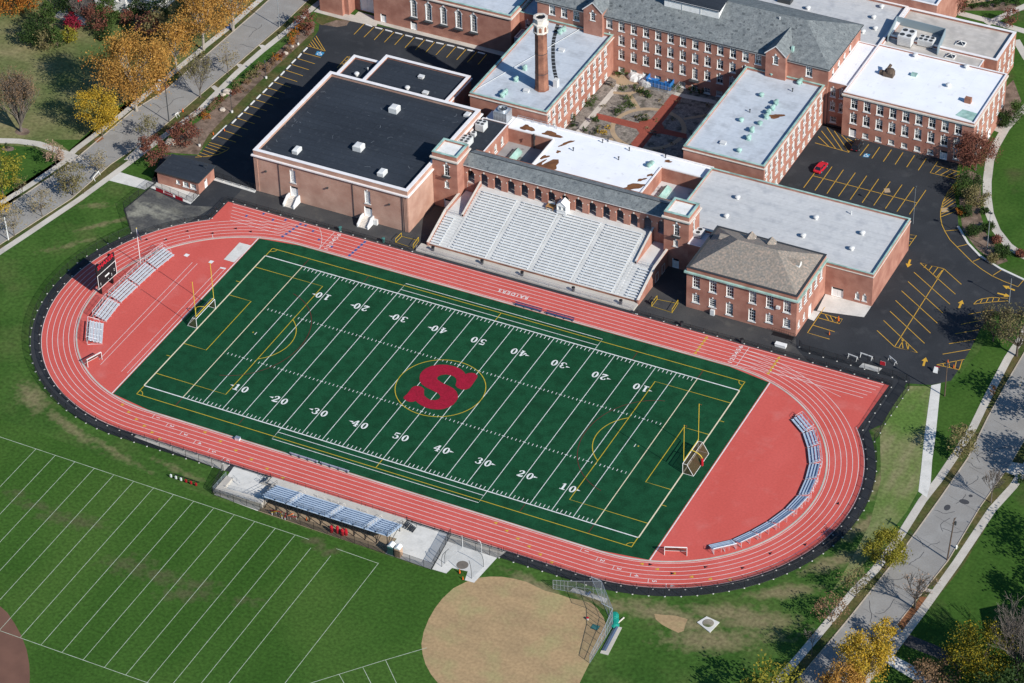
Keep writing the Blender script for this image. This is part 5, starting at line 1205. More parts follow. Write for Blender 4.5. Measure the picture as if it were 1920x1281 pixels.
for _ in range(130):
    x = rsl.uniform(mx0+4, 25); t = rsl.uniform(.05, .9); y = my0-.4+(131-my0+.4)*t; z = mh+.12+(19.4-mh-.12)*t
    if -8 < x < 7 and y > 125.5: continue
    w_ = rsl.uniform(.15, .4); k_ = .45; n_ = (19.4-mh-.12)/(131-my0+.4); m.face([(x-w_, y-k_/2, z-k_/2*n_+.02), (x+w_, y-k_/2, z-k_/2*n_+.02), (x+w_, y+k_/2, z+k_/2*n_+.02), (x-w_, y+k_/2, z+k_/2*n_+.02)])
o = m.build('patched_slates', M('dark_slate', (.09, .10, .105), rough=.8), main); o.parent = rfm; o['kind'] = 'stuff'

# ---- hall with the arched windows -------------------------------------------
hS = [(x, 3.75, 1.5, 4.7, 'archbig') for x in (-68.1, -64.15, -60.17, -56.2, -52.2)] + [(-68.3, .1, 1.7, 2.2, 'door'), (-76.5, .1, 1.5, 2.2, 'door')]
hall = flat_bldg('assembly_hall', 'brick hall with five tall arched windows facing the shaded parking lot', -79.0, -42.5, 118.0, 152, 10.4, BRICK, GREYROOF, .6, .5, COPPER, S=hS, cornice=[(9.5, .3, .4, CREAM)], E=[])
for x in (-68.1, -64.15, -60.17, -56.2, -52.2):
    m = MB(); m.box(x-1.2, x+1.2, 117.35, 117.99, 3.3, 3.5); m.build('balcony', DARKMETAL, hall)
lb = flat_bldg('loading_wing', 'brick loading wing with a recessed dock door left of the arched hall', -104, -79.04, 120.5, 150, 9.0, BRICK, GREYROOF, .5, .5, COPPER, S=[(-82.3, .2, 3.6, 4.4, 'door')])
m = MB(); m.box(-86.8, -85.6, 117.5, 120.48, 0, 9.0); m.box(-93, -86.8, 116.5, 120.48, 0, 6); m.build('buttress', BRICK, lb)
cn = flat_bldg('connector', 'low brick connector between the arched hall and the school building', -42.46, -37.04, 122.6, 140, 9.0, BRICK, GREYROOF, .5, .4, COPPER, S=[(-40.4, 5.2, 1.2, 2.0, 'hung')])
ev_ = flat_bldg('entry_vestibule', 'little flat roofed vestibule in the shade beside the boiler wing', -42.0, -36.75, 118.6, 122.5, 4.4, M('grey_panel', (.35, .37, .40), rough=.7), GREYROOF, .3, .3, HVAC)

# ---- white roofed classroom block ------------------------------------------
wy = 118.5
wS = [(42.45+3.045*k, 7.5, 1.6, 2.7, 'hung') for k in range(9)] + [(42.45+3.045*k, 3.65, 1.6, 2.7, 'hung') for k in range(9)] + [(45.5+3.07*k, .55, 1.35, 1.3, 'base') for k in range(6)] + [(42.45, .05, 1.7, 2.3, 'door'), (63.9, .05, 1.7, 2.3, 'door'), (66.8, .9, 1.35, 2.3, 'hung')]
wE = [(y, 7.5, 1.3, 2.5, 'hung') for y in (121.5, 125, 128.5, 132, 135.5, 138.6)] + [(y, 3.7, 1.3, 2.5, 'hung') for y in (121.5, 125, 128.5, 132, 135.5, 138.6)] + [(y, .6, 1.3, 1.4, 'base') for y in (121.5, 125, 138.6)] + [(130.5, .05, 2.0, 2.6, 'door')]
wb_ = flat_bldg('classroom_block', 'three storey brick classroom block with a bright white flat roof', 39.8, 70.3, wy, 140.4, 11.35, BRICK, WHITEROOF, .35, .35, COPING, S=wS, E=wE, cornice=[(10.55, .35, .3, CREAM), (10.3, .2, .15, COPPER)])
m = MB(); zr_ = 11.0
q = [G(u, v, zr_) for u, v in ((1791, 216), (1805, 205), (1833, 213), (1825, 228))]; m.face([(p.x, p.y, zr_+.012) for p in q]); m.build('copper_patch', COPPER, wb_)
roof_vents(wb_, [(1716, 107), (1812, 128), (1778, 163)], zr_, 'mushroom'); roof_vents(wb_, [(1714, 142)], zr_, 'hatch', COPPER)
for (u, v, s, mt) in ((1667, 142, 1.4, BRICK_OLD), (1815, 192, .9, BRICK_OLD)):
    p = G(u, v, zr_); m = MB(); m.box(p.x-s*.8, p.x+s*.8, p.y-s*.6, p.y+s*.6, zr_, zr_+1.2)
    if s > 1: m.box(p.x-2.2, p.x-s*.8-.01, p.y-.5, p.y+.3, zr_, zr_+.9); m.tube((p.x-.6, p.y+.3, zr_+1.2), (p.x-.2, p.y+1.5, zr_+2.0), .35, 8); m.lathe([(1.0, 1.2), (.9, 1.7), (.3, 1.9)], (p.x+.3, p.y-.1, zr_), 10)
    m.build('roof_duct', WOOD if s > 1 else mt, wb_)
lk2 = flat_bldg('recessed_link', 'narrow recessed brick link between the slate roofed building and the white roofed block', 35.14, 39.76, 121.4, 139.8, 11.2, BRICK, WHITEROOF, .25, .3, COPING, S=[(36.3, 7.4, 1.2, 2.4, 'hung'), (38.4, 7.4, 1.2, 2.4, 'hung'), (36.3, 3.7, 1.2, 2.4, 'hung'), (38.4, 3.7, 1.2, 2.4, 'hung'), (36.6, .6, 1.45, 1.5, 'base')], sides='SN')

# ---- rear blocks ------------------------------------------------------------
mid = flat_bldg('rear_block', 'broad pale grey roofed block behind the slate roofed building', -12, 39.3, 141.5, 161, 9.6, BRICK, LIGHTROOF, .6, .5, COPING)
roof_vents(mid, [(1515, 18), (1653, 15), (1638, 35), (1641, 56), (1618, 62)], 9.0, 'mushroom')
m = MB(); q = G(1468, 2, 9.0); m.box(q.x-1, q.x+2.2, q.y-1, q.y+1, 9.0, 10.0); m.build('roof_box', DARKMETAL, mid)
up = flat_bldg('rear_tower', 'plain brick block end wall at the far top edge of the campus', 20, 46.2, 161.1, 185, 11.5, BRICK, GREYROOF, .5, .5, COPING)
rb = flat_bldg('rear_wing', 'tan gravel roofed wing with two pyramid skylights behind the white roofed block', 39.4, 65.6, 147.6, 161, 9.4, BRICK, GRAVELROOF, .6, .7, COPING, E=[(y, 5.6, 1.4, 2.4, 'hung') for y in (150, 153.5, 157, 159.6)] + [(y, 1.6, 1.4, 2.4, 'hung') for y in (150, 153.5, 157, 159.6)], sides='SENW')
rb2 = flat_bldg('rear_wing', 'low gravel roofed strip joining the rear wing to the white roofed block', 39.4, 62.6, 140.5, 147.55, 8.85, BRICK, GRAVELROOF, .06, .3, COPING)
for (u, v) in ((1801, 83), (1782, 107)):
    p = G(u, v, 8.8); m = MB(); s = 1.1; m.box(p.x-s, p.x+s, p.y-s*.8, p.y+s*.8, 8.79, 9.05); o = m.build('skylight', WHITE, rb); m = MB()
    ap = (p.x, p.y, 9.7); cs = [(p.x-s*.9, p.y-s*.7, 9.06), (p.x+s*.9, p.y-s*.7, 9.06), (p.x+s*.9, p.y+s*.7, 9.06), (p.x-s*.9, p.y+s*.7, 9.06)]
    for k in range(4): m.face([cs[k], cs[(k+1) % 4], ap])
    o2 = m.build('skylight_glass', GLASS, rb); o2.parent = o; m = MB()
    for k in range(4): m.tube(cs[k], ap, .07, 4)
    o2 = m.build('skylight_bar', WHITE, rb); o2.parent = o
scr = thing('equipment_screen', 'grey louvred screen wall enclosing two rooftop units on the rear roof', 'screen wall', (46, 147, 8.8))
sp = [G(u, v, 8.85) for u, v in ((1664, 79), (1681, 45), (1772, 68), (1757, 103))]
m = MB()
for a, b in zip(sp, sp[1:]):
    d = (b-a).normalized(); n = Vector((-d.y, d.x, 0))*.08; m.prism([a+n, a-n, b-n, b+n], 8.85, 10.9)
m.build('screen', M('screen_grey', (.25, .31, .34), rough=.6), scr)
ac_unit('taller boxy white unit with four fans inside the grey roof screen', 1700, 80, 8.86, 3.2, 4.0, 2.6, (2, 2)); ac_unit('wider low white unit with six fans inside the grey roof screen', 1737, 84, 8.86, 3.6, 2.4, 1.7, (3, 2))

# ---- auditorium block and hip roofed building --------------------------------
ax0, ax1, ay0, ay1, ah = 23.2, 68.8, 61.6, 83.4, 8.2
aud = flat_bldg('auditorium', 'large windowless brick block with a pale grey flat roof beside the lot', ax0, ax1, ay0, ay1, ah, BRICK, LIGHTROOF, .5, .35, COPPER,
    S=[(61.2, .1, 2.6, 2.3, 'door'), (65.6, .9, .9, 1.5, 'grid'), (67.2, .9, .9, 1.5, 'grid')], cornice=[(7.35, .2, .12, CREAM)])
roof_vents(aud, [(1362, 408), (1383, 373), (1530, 411), (1506, 445), (1597, 469), (1617, 440)], ah-.5, 'mushroom'); roof_vents(aud, [(1596, 402)], ah-.5, 'pipe')
hp = thing('hip_roofed_building', 'two storey brick building with a tan slate hip roof beside the track', 'building', (46, 54, 0))
hx0, hx1, hy0, hy1, hh = 33.95, 58.4, 45.5, 61.55, 10.2
sS = [(x, 5.5, 1.6, 3.25, 'grid') for x in (36.13, 39.88, 43.68, 48.72, 52.5, 56.3)] + [(x, 1.75 if i in (0, 1, 4, 5) else .9, 1.55, 2.15 if i in (0, 1, 4, 5) else 3.05, 'grid') for i, x in enumerate((36.13, 39.88, 43.66, 48.7, 52.52, 56.35))]
sE = [(y, 5.6, 1.5, 3.2, 'grid') for y in (47.6, 50.3, 53.1, 56.0, 58.8)] + [(53.2, .1, 1.5, 2.9, 'door'), (49.9, 1.4, 1.0, 1.5, 'grid'), (47.0, 1.4, 1.0, 1.5, 'grid')]
m = MB(); walls(hp, m, hx0, hx1, hy0, hy1, 0, hh, sS, sE); m.build('wall', BRICK, hp)
m = MB(); hip(m, hx0+.35, hx1-.35, hy0+.35, hy1-.3, hh-.05, 54.0, 41.6, 50.4, 13.9); hr = m.build('roof', SLATE_TAN, hp)
m = MB(); m.ring(hx0-.1, hx1+.1, hy0-.1, hy1+.0, .5, hh-.02, hh+.12); m.build('gutter', DARKMETAL, hp)
m = MB(); m.ring(hx0-.45, hx1+.45, hy0-.45, hy1+.02, .446, 8.95, 9.3); m.build('cornice', COPPER, hp)
def dormer(cx, cy, dx, dy_, zb, wd, ht):
    d = Vector((dx, dy_, 0)); n = Vector((-dy_, dx, 0)); b = Vector((cx, cy, 0)); m = MB(); L_ = 2.4
    P = lambda a, s, z: tuple(b - d*a + n*s*wd/2 + Vector((0, 0, z)))
    m.face([P(0, -1, zb), P(0, 1, zb), P(0, 1, zb+ht*.55), P(0, 0, zb+ht), P(0, -1, zb+ht*.55)])
    for s in (-1, 1): m.face([P(0, s, zb), P(L_, s, zb), P(L_, s, zb+ht*.55), P(0, s, zb+ht*.55)])
    o = m.build('dormer', WHITE, hp); o.parent = hr; m = MB()
    for s in (-1, 1): m.face([P(-.1, s*1.15, zb+ht*.5), P(L_+.3, s*1.15, zb+ht*.5), P(L_+.3, 0, zb+ht*1.05), P(-.1, 0, zb+ht*1.05)])
    o2 = m.build('dormer_roof', SLATE_TAN, hp); o2.parent = o
dormer(55.6, 54.0, 1, 0, 11.2, 1.3, 1.6); dormer(42.5, 59.6, 0, 1, 10.6, 1.9, 1.9); dormer(47.0, 59.6, 0, 1, 10.6, 1.9, 1.9); dormer(36.8, 56.5, -1, 0, 11.0, 1.8, 1.4)
m = MB(); x, z = GY(1270+935/4.927, 400+865/4.927, hy0); m.box(x-.4, x+.4, hy0-.5, hy0-.01, z-.3, z+.3); m.build('window_unit', HVAC, hp)
m = MB(); x, z = GY(1270+330/4.927, 400+925/4.927, hy0); m.box(x-.45, x+.45, hy0-.6, hy0-.05, .02, 1.3); m.build('meter_box', HVAC, hp)
rails = MB(); rail(rails, [(53.5, 45.0, .05), (58.6, 44.9, .05), (58.6, 42.6, .05)], 1.1, .5, .03, 1); o = rails.build('stair_rail', BLACK, hp)
m = MB(); m.box(53.6, 58.3, 44.0, 45.3, .017, .02); m.build('stairwell', BLACK, hp)
# low roof with units between tower and hip building
lr = flat_bldg('low_connector', 'low brick connector carrying a white unit between right tower and hip roofed building', 29.45, 33.9, 56.4, 61.5, 7.6, BRICK, GREYROOF, .1, .2, COPING, sides='SENW')
ac_unit('white two fan unit on the low roof beside the right tower', 1311, 441, 7.51, 1.7, 2.4, 1.1, (1, 2))
# ---- shed by the plaza -------------------------------------------------------
sh = thing('ticket_shed', 'small brick ticket shed with a dark sloping roof beside the plaza', 'shed', (-85, 41.5, 0))
sx0, sx1, sy0, sy1 = -90.2, -79.6, 38.2, 44.8
m = MB(); walls(sh, m, sx0, sx1, sy0, sy1, 0, 3.2, S=[(-82.9, 1.1, 1.4, 1.3, 'base'), (-81.0, 1.1, 1.4, 1.3, 'base'), (-84.9, 1.4, .8, .9, 'base')], E=[(41.2, .05, 1.1, 2.1, 'door')]); m.build('wall', BRICK, sh)
m = MB(); m.prism([(sx0-.3, sy0-.3), (sx1+.3, sy0-.3), (sx1+.3, sy1+.3), (sx0-.3, sy1+.3)], 3.2, 3.42, bottom=True); m.build('roof', BLACKROOF, sh)
m = MB(); m.ring(sx0-.34, sx1+.34, sy0-.34, sy1+.34, .12, 3.18, 3.45); m.build('fascia', DARKMETAL, sh)
# ---- house behind the trees, top left ----------------------------------------
hz = [G(u, v, 5.0) for u, v in ((226, 8), (236, 22), (252, 12), (240, -6))]
hw = thing('white_house', 'white clapboard house corner between trees at the top left', 'house', (-128, 128, 0))
c = G(238, 26, 0); m = MB(); hX, hY = c.x, c.y
walls(hw, m, hX-9, hX, hY, hY+9, 0, 5.5, S=[(hX-2, 2.8, 1.1, 1.6, 'grid'), (hX-5.5, 2.8, 1.1, 1.6, 'grid')], E=[(hY+2, 2.8, 1.1, 1.6, 'grid'), (hY+6, 2.8, 1.1, 1.6, 'grid')]); m.build('wall', WHITE, hw)
m = MB(); hip(m, hX-9.5, hX+.5, hY-.5, hY+9.5, 5.5, hY+4.5, hX-6, hX-3, 8.2); m.build('roof', LIGHTROOF, hw)
c = G(262, 22, 0); gw_ = thing('white_garage', 'low white garage with a railing right of the white house', 'garage', (c.x, c.y, 0))
m = MB(); walls(gw_, m, c.x-1.5, c.x+5, c.y+1, c.y+8, 0, 3.0, S=[(c.x+1.5, .1, 2.4, 2.1, 'door')]); m.build('wall', WHITE, gw_); m = MB(); m.prism([(c.x-1.8, c.y+.7), (c.x+5.3, c.y+.7), (c.x+5.3, c.y+8.3), (c.x-1.8, c.y+8.3)], 3.0, 3.25); m.build('roof', COPING, gw_)
# ================================================================== STADIUM THINGS
def seg_frame(a, b):
    a = Vector((a[0], a[1], 0)); b = Vector((b[0], b[1], 0)); d = b-a; return a, d.length, atan2(d.y, d.x)
# ---- goals -----------------------------------------------------------------
def football_goal(x, sgn, label):
    t = local('football_goalpost', label, 'goalpost', (x, 0, 0), 0 if sgn > 0 else pi)
    m = MB(); m.tube((2.4, 0, 0), (2.4, 0, 1.6), .09, 10)
    pts = [(2.4, 0, 1.6)] + [(2.4-2.3*sin(a)*1.0 if 0 else 2.4*cos(a) if 0 else 2.4-2.4*(1-cos(a)), 0, 1.6+1.45*sin(a)) for a in [k*pi/16 for k in range(1, 9)]]
    m.path(pts, .08, 8); part('gooseneck', m.mesh('gooseneck', YELLOW, smooth=False), t)
    m = MB(); m.tube((0, -3.56, 3.05), (0, 3.56, 3.05), .075, 8); part('crossbar', m.mesh('crossbar', YELLOW), t)
    for y in (-3.56, 3.56): m = MB(); m.tube((0, y, 3.05), (0, y, 12.0), .065, 8); part('upright', m.mesh('upright', YELLOW), t)
    if sgn > 0:
        m = MB(); m.lathe([(.27, 0), (.27, 1.7), (.2, 1.72)], (2.4, 0, .05), 10); part('post_pad', m.mesh('post_pad', RED), t)
    for y in (-3.56, 3.56): m = MB(); m.face([(0.0, y, 12.0), (.0, y+.04, 11.9), (.55, y+.12, 11.75), (.55, y+.1, 11.85)]); part('ribbon', m.mesh('ribbon', ORANGE), t)
    return t
football_goal(54.95, 1, 'yellow football goalpost with a red pad at the right end line'); football_goal(-54.95, -1, 'yellow football goalpost without pad at the left end line beside the bleachers')
def soccer_goal(name, label, x, y, rz, w=7.5, h=2.44, d0=.9, d1=2.3, net=True, cat='soccer goal'):
    t = local(name, label, cat, (x, y, .03), rz); a = w/2
    m = MB(); m.tube((0, -a, 0), (0, -a, h), .065, 6); m.tube((0, a, 0), (0, a, h), .065, 6); m.tube((0, -a, h), (0, a, h), .065, 6); part('goal_frame', m.mesh('goal_frame', WHITE), t)
    m = MB()
    for y_ in (-a, a): m.tube((0, y_, h), (d0, y_, h), .045, 5); m.tube((d0, y_, h), (d1, y_, .05), .045, 5); m.tube((0, y_, .05), (d1, y_, .05), .045, 5)
    m.tube((d1, -a, .05), (d1, a, .05), .045, 5); m.tube((d0, -a, h), (d0, a, h), .04, 5); part('rear_frame', m.mesh('rear_frame', WHITE), t)
    if net:
        m = MB(); m.face([(0, -a, h), (0, a, h), (d0, a, h), (d0, -a, h)]); m.face([(d0, -a, h), (d0, a, h), (d1, a, .06), (d1, -a, .06)])
        for y_ in (-a, a): m.face([(0, y_, .06), (0, y_, h), (d0, y_, h), (d1, y_, .06)])
        part('net', m.mesh('net', NETMESH), t)
    return t
soccer_goal('soccer_goal', 'white framed soccer goal with brown net under the right goalpost', 54.85, 0, 0)
soccer_goal('soccer_goal', 'white framed soccer goal with brown net under the left goalpost', -54.95, .1, pi)
Zl = Zm(0, 420, 3.5556)
p0, p1 = Zl([(625, 978), (662, 972)]); c_ = Zl([(628, 915)])[0]
soccer_goal('training_goal', 'short white training goal at the lower end of the left red apron', c_.x+.6, c_.y-.6, radians(160), 3.6, 1.9, .2, 1.4)
c_ = G(1268, 1040)
soccer_goal('training_goal', 'white goal frame facing the track at the bottom of the right red apron', c_.x, c_.y-.3, radians(112), 4.2, 2.0, .15, 1.2)
def yellow_frame(label, pts):
    P = [G(u, v, 0) for u, v in pts]; t = thing('steel_frame', label, 'barrier frame', tuple(P[0])); h = 1.0
    m = MB(); up = Vector((0, 0, h)); a, b, c, d = P
    for q in (a, b, c, d): m.tube(q, q+up, .05, 5)
    for q, r in ((a, b), (c, d)): m.tube(q+up, r+up, .055, 5); m.tube(q+Vector((0, 0, .1)), r+Vector((0, 0, .1)), .045, 5)
    m.build('frame', SAFETY_YELLOW, t); m = MB()
    for q, r in ((b, c), (d, a)): m.tube(q+up*.1, r+up*.1, .03, 5)
    m.build('brace', SAFETY_YELLOW, t)
yellow_frame('yellow steel practice frame standing by the left end of the grandstand', [(742, 455), (753, 444), (785, 452), (775, 466)])
yellow_frame('yellow steel practice frame by the right end of the grandstand', [(1222, 575), (1232, 562), (1271, 570), (1260, 587)])
# ---- bleachers ----------------------------------------------------------------
def bleacher(label, a, b, rows, back, mats, grp):
    o_, ln, rz = seg_frame(a, b)
    t = local('bleacher', label, 'bleacher', tuple(o_), rz, grp); sm, fm = mats; run, rise = .62, .23
    for k in range(rows):
        m = MB(); m.box(.05, ln-.05, run*k, run*k+.30, .42+rise*k, .47+rise*k); part('seat', m.mesh('seat', sm), t)
        if k: m = MB(); m.box(.08, ln-.08, run*k-.34, run*k-.03, .16+rise*k, .2+rise*k); part('footboard', m.mesh('footboard', sm), t)
    n = max(3, int(ln/1.9)+1)
    for i in range(n):
        x = .25+(ln-.5)*i/(n-1); m = MB(); D = run*rows
        m.tube((x, 0, .05), (x, D, .05), .035, 4); m.tube((x, .1, .4), (x, D-.2, .4+rise*(rows-1)), .035, 4); m.tube((x, D-.1, .05), (x, D-.1, .4+rise*(rows-1)), .035, 4); m.tube((x, .12, .05), (x, .12, .42), .035, 4); m.tube((x, D-.2, .1), (x, .8, .4+rise), .03, 4)
        part('frame', m.mesh('frame', fm), t)
    D = run*rows+.02; zt = .42+rise*(rows-1)
    m = MB(); n2 = max(2, int(ln/1.6))
    top = zt+back
    for i in range(n2+1): x = .1+(ln-.2)*i/n2; m.tube((x, D, .3), (x, D, top), .03, 4)
    m.tube((.1, D, top), (ln-.1, D, top), .03, 4); m.tube((.1, D, zt+.4), (ln-.1, D, zt+.4), .025, 4)
    for x in (.06, ln-.06): m.tube((x, D, top), (x, .9, .42+rise+back*.8), .028, 4); m.tube((x, .9, .42+rise+back*.8), (x, .9, .3), .028, 4)
    part('guardrail', m.mesh('guardrail', fm), t)
    m = MB(); m.face([(.1, D+.01, zt), (ln-.1, D+.01, zt), (ln-.1, D+.01, top), (.1, D+.01, top)]); part('mesh_panel', m.mesh('mesh_panel', GREYMESH), t)
    return t
Lb = [((1165,208),(1048,302)), ((1042,306),(928,412)), ((922,418),(808,526)), ((802,534),(710,652)), ((692,664),(682,798))]
Lw = ['aluminium bleacher nearest the flagpole in the left row facing the field', 'second aluminium bleacher of the left row counted from the flagpole end', 'middle aluminium bleacher of the left row in front of the scoreboard', 'fourth aluminium bleacher of the left row, just below the scoreboard posts', 'lone turned bleacher at the lower end of the left row above the training goal']
for (a, b), lab in zip(Lb, Lw):
    A, Bq = Zl([a, b], .3); bleacher(lab, Bq, A, 5, 1.05, (ALU, ALU), 'bleachers in the left bend') if 0 else bleacher(lab, Bq, A, 5, 1.05, (ALU, ALU), 'bleachers in the left bend')
Zr2 = Zm(1200, 680, 3.05)
Rb = [(863,327),(930,406),(958,490),(968,582),(945,670),(905,760),(830,840),(735,910),(637,965),(530,1015),(390,1047)]
order = ['topmost', 'second', 'third', 'fourth', 'fifth', 'sixth', 'seventh', 'eighth', 'ninth', 'last']
for k in range(10):
    a = Vector(Rb[k]); b = Vector(Rb[k+1]); d = (b-a); a2 = a+d*.005; b2 = b-d*.005
    A, Bq = Zr2([tuple(a2), tuple(b2)], .3)
    bleacher('%s bleacher of the curved right row counted from the upper end' % order[k] if k < 9 else 'lowest bleacher of the curved right row nearest the white goal frame', A, Bq, 4, .55, (ALUBLUE, ALU), 'bleachers in the right bend')
# ---- scoreboard and flag -----------------------------------------------------
sb = thing('scoreboard', 'black scoreboard with red letters on two posts in the left bend', 'scoreboard', (-79.5, .4, 0))
pR, pL = G(212, 531), G(190, 551)
dv = Vector((pR.x-pL.x, pR.y-pL.y, 0)).normalized(); nv = Vector((dv.y, -dv.x, 0)); ctr = (pR+pL)/2
def SB(a, b, z): return tuple(Vector((ctr.x, ctr.y, 0)) + dv*a + nv*b + Vector((0, 0, z)))
def sbox(mb, a0, a1, b0, b1, z0, z1):
    i = len(mb.v); mb.v += [SB(a0,b0,z0), SB(a1,b0,z0), SB(a1,b1,z0), SB(a0,b1,z0), SB(a0,b0,z1), SB(a1,b0,z1), SB(a1,b1,z1), SB(a0,b1,z1)]
    mb.f += [[i,i+1,i+2,i+3],[i+4,i+7,i+6,i+5],[i,i+4,i+5,i+1],[i+1,i+5,i+6,i+2],[i+2,i+6,i+7,i+3],[i+3,i+7,i+4,i]]
for a in (-2.05, 2.05): m = MB(); sbox(m, a-.22, a+.22, -.35, .1, 0, 7.6); m.build('post', BLACK, sb)
# panel extents measured from the photograph
m = MB(); sbox(m, -3.2, 3.2, .11, .45, 2.0, 5.4); m.build('score_panel', BLACK, sb)
m = MB(); sbox(m, -3.2, 3.2, .11, .40, 5.42, 7.5); m.build('name_panel', BLACK, sb)
m = MB()
for a0, a1, z0, z1 in ((-3.25, 3.25, 5.3, 5.43), (-3.25, 3.25, 1.95, 2.06), (-3.25, -3.13, 2.06, 5.3), (3.13, 3.25, 2.06, 5.3)): sbox(m, a0, a1, .455, .48, z0, z1)
m.build('border', WHITE, sb)
m = MB(); add_text(m, 'SHAKER', 1.5, SB(0, .43, 7.05), tuple(dv), (0, 0, 1), 1.05); 
for i, v_ in enumerate(list(m.v)): pass
m.build('letters', M('letter_red', (.62, .01, .03), rough=.5), sb)
m = MB(); sbox(m, -.75, .75, .456, .47, 3.55, 3.95)
for a, z in ((-2.4, 2.6), (-2.4, 3.0), (1.5, 2.6), (1.5, 3.0), (2.5, 3.2), (2.5, 3.6), (.3, 2.5)): sbox(m, a-.08, a+.08, .456, .47, z, z+.22)
m.build('digits', MWHITE, sb)
fp = G(264, 497.5); fl = thing('flagpole', 'white flagpole with a flag behind the left bleachers', 'flagpole', (fp.x, fp.y, 0))
m = MB(); m.tube((fp.x, fp.y, 0), (fp.x, fp.y, 9.6), .09, 8, .05); m.build('pole', WHITE, fl)
m = MB(); m.lathe([(.02, 9.58), (.12, 9.66), (.12, 9.76), (.02, 9.84)], (fp.x, fp.y, 0), 8); m.build('finial', YELLOW, fl)
def flag_part(nm, mt, s0, s1, t0, t1):
    m = MB(); d = Vector((.83, -.55, 0))
    def pt(s, t): return (fp.x+.09+d.x*s, fp.y+d.y*s+.12*sin(s*4), 9.4-t-.55*s-.1*sin(3*s))
    for i in range(5):
        a, b = s0+(s1-s0)*i/5, s0+(s1-s0)*(i+1)/5; m.face([pt(a, t0), pt(b, t0), pt(b, t1), pt(a, t1)])
    return m.build(nm, mt, fl)
flag_part('flag_canton', MBLUE, 0, .75, 0, .65)
for k in range(9):
    t0 = k*.13; flag_part('flag_stripe', RED if k % 2 == 0 else WHITE, .75 if t0 < .6 else 0, 1.9, t0, t0+.13)
# ---- fences --------------------------------------------------------------------
def fence(label, pts, h, gap=3.0, foot=True, mesh=BLACKMESH, pm=None, grp=None, z=.02, r=.045, cat='fence', closed=False):
    P = [Vector((p[0], p[1], z)) for p in pts]; pm = pm or BLACK
    t = thing('chain_link_fence', label, cat, tuple(P[0]), grp)
    m = MB(); rl = MB(); dist = 0; spots = [P[0]]; acc = 0
    for a, b in zip(P[:-1], P[1:]):
        m.face([a, b, b+Vector((0, 0, h)), a+Vector((0, 0, h))]); rl.tube(a+Vector((0, 0, h)), b+Vector((0, 0, h)), .03, 4, cap=False); rl.tube(a+Vector((0, 0, .08)), b+Vector((0, 0, .08)), .02, 4, cap=False)
        L_ = (b-a).length; s = gap-acc
        while s <= L_: spots.append(a+(b-a)*(s/L_)); s += gap
        acc = L_-(s-gap)
    spots.append(P[-1]); m.build('mesh_panel', mesh, t); rl.build('rail', pm, t)
    k = ('post', h, r, pm.name)
    if k not in WIN:
        a = MB(); a.tube((0, 0, -.05), (0, 0, h+.06), r, 6); f = MB(); f.lathe([(.17, -.02), (.17, .05), (.14, .07)], (0, 0, 0), 10); WIN[k] = (a.mesh('post', pm), f.mesh('footing', NEWCONC))
    og = t['org']
    for s in spots[:100]:
        o = part('post', WIN[k][0], t, (s.x-og[0], s.y-og[1], 0 if z < .1 else z-og[2]))
        if foot: part('footing', WIN[k][1], o)
    return t
RO, RI = 40.6, 38.75
def arcp(r, a0, a1, cx, n=28): return [(cx+r*cos(a0+(a1-a0)*k/n), r*sin(a0+(a1-a0)*k/n)) for k in range(n+1)]
gl = G(246, 437); aL = atan2(gl.y, gl.x+50)
fence('tall black fence round the outside of the left bend', arcp(RO, aL, 3*pi/2, -50) + [(-27, -RO)], 1.8)
fence('low black fence along the outer lane of the left bend', arcp(RI, atan2(31.6,-22.4), 3*pi/2, -50) + [(-26.5, -RI)], 1.05)
fence('tall black fence round the outside of the right bend', [(33.5, -RO), (50, -RO)] + arcp(RO, -pi/2, .53, 50, 22) + [(85.2, 22.5), (85.0, 26), (85.4, 39.6), (84.2, 41.2), (61.5, 41.6), (60.4, 42.6)], 1.8)
fence('low black fence along the outer lane of the right bend', [(33.5, -RI), (50, -RI)] + arcp(RI, -pi/2, .62, 50, 22) + [(81.9, 24), (82.0, 38.9), (74, 39.0), (25.5, 38.9)], 1.05)
fence('low black fence between the gymnasium drive and the back straight', [(-72.9, 31.4), (-72.9, 38.95), (-27.0, 38.9)], 1.05)
q = [G(u, v) for u, v in ((292, 345), (232, 393), (246, 437))]
fence('tall black fence on the grass edge of the dusty plaza', [(p.x, p.y) for p in q], 1.9, foot=False)
q = [G(u, v) for u, v in ((289, 350), (359, 380), (372, 366))]
fence('black fence enclosing the shed slab where red banners hang', [(p.x, p.y) for p in q], 1.5, 2.4)
q = [G(u, v) for u, v in ((404, 335), (478, 358))]
fence('black gate fence between the ticket shed and the gymnasium', [(p.x, p.y) for p in q], 1.8, 2.2)
fence('tall black fence along the visitor stand and practice field', [(-26.5, -40.8), (-25.0, -47.7), (23.6, -49.0), (22.4, -38.9)], 1.8, foot=False, mesh=SHADOWMESH)  # darker mesh also stands in for the fence's shadow on the grass
fence('low black fence between visitor stand and front straight', [(-26.0, -38.8), (33.2, -38.9)], 1.05, foot=False)
fence('black chain link fence crossing the discus pad beside the apron', [(22.6, -40.6), (33.4, -40.8)], 1.8, foot=False)
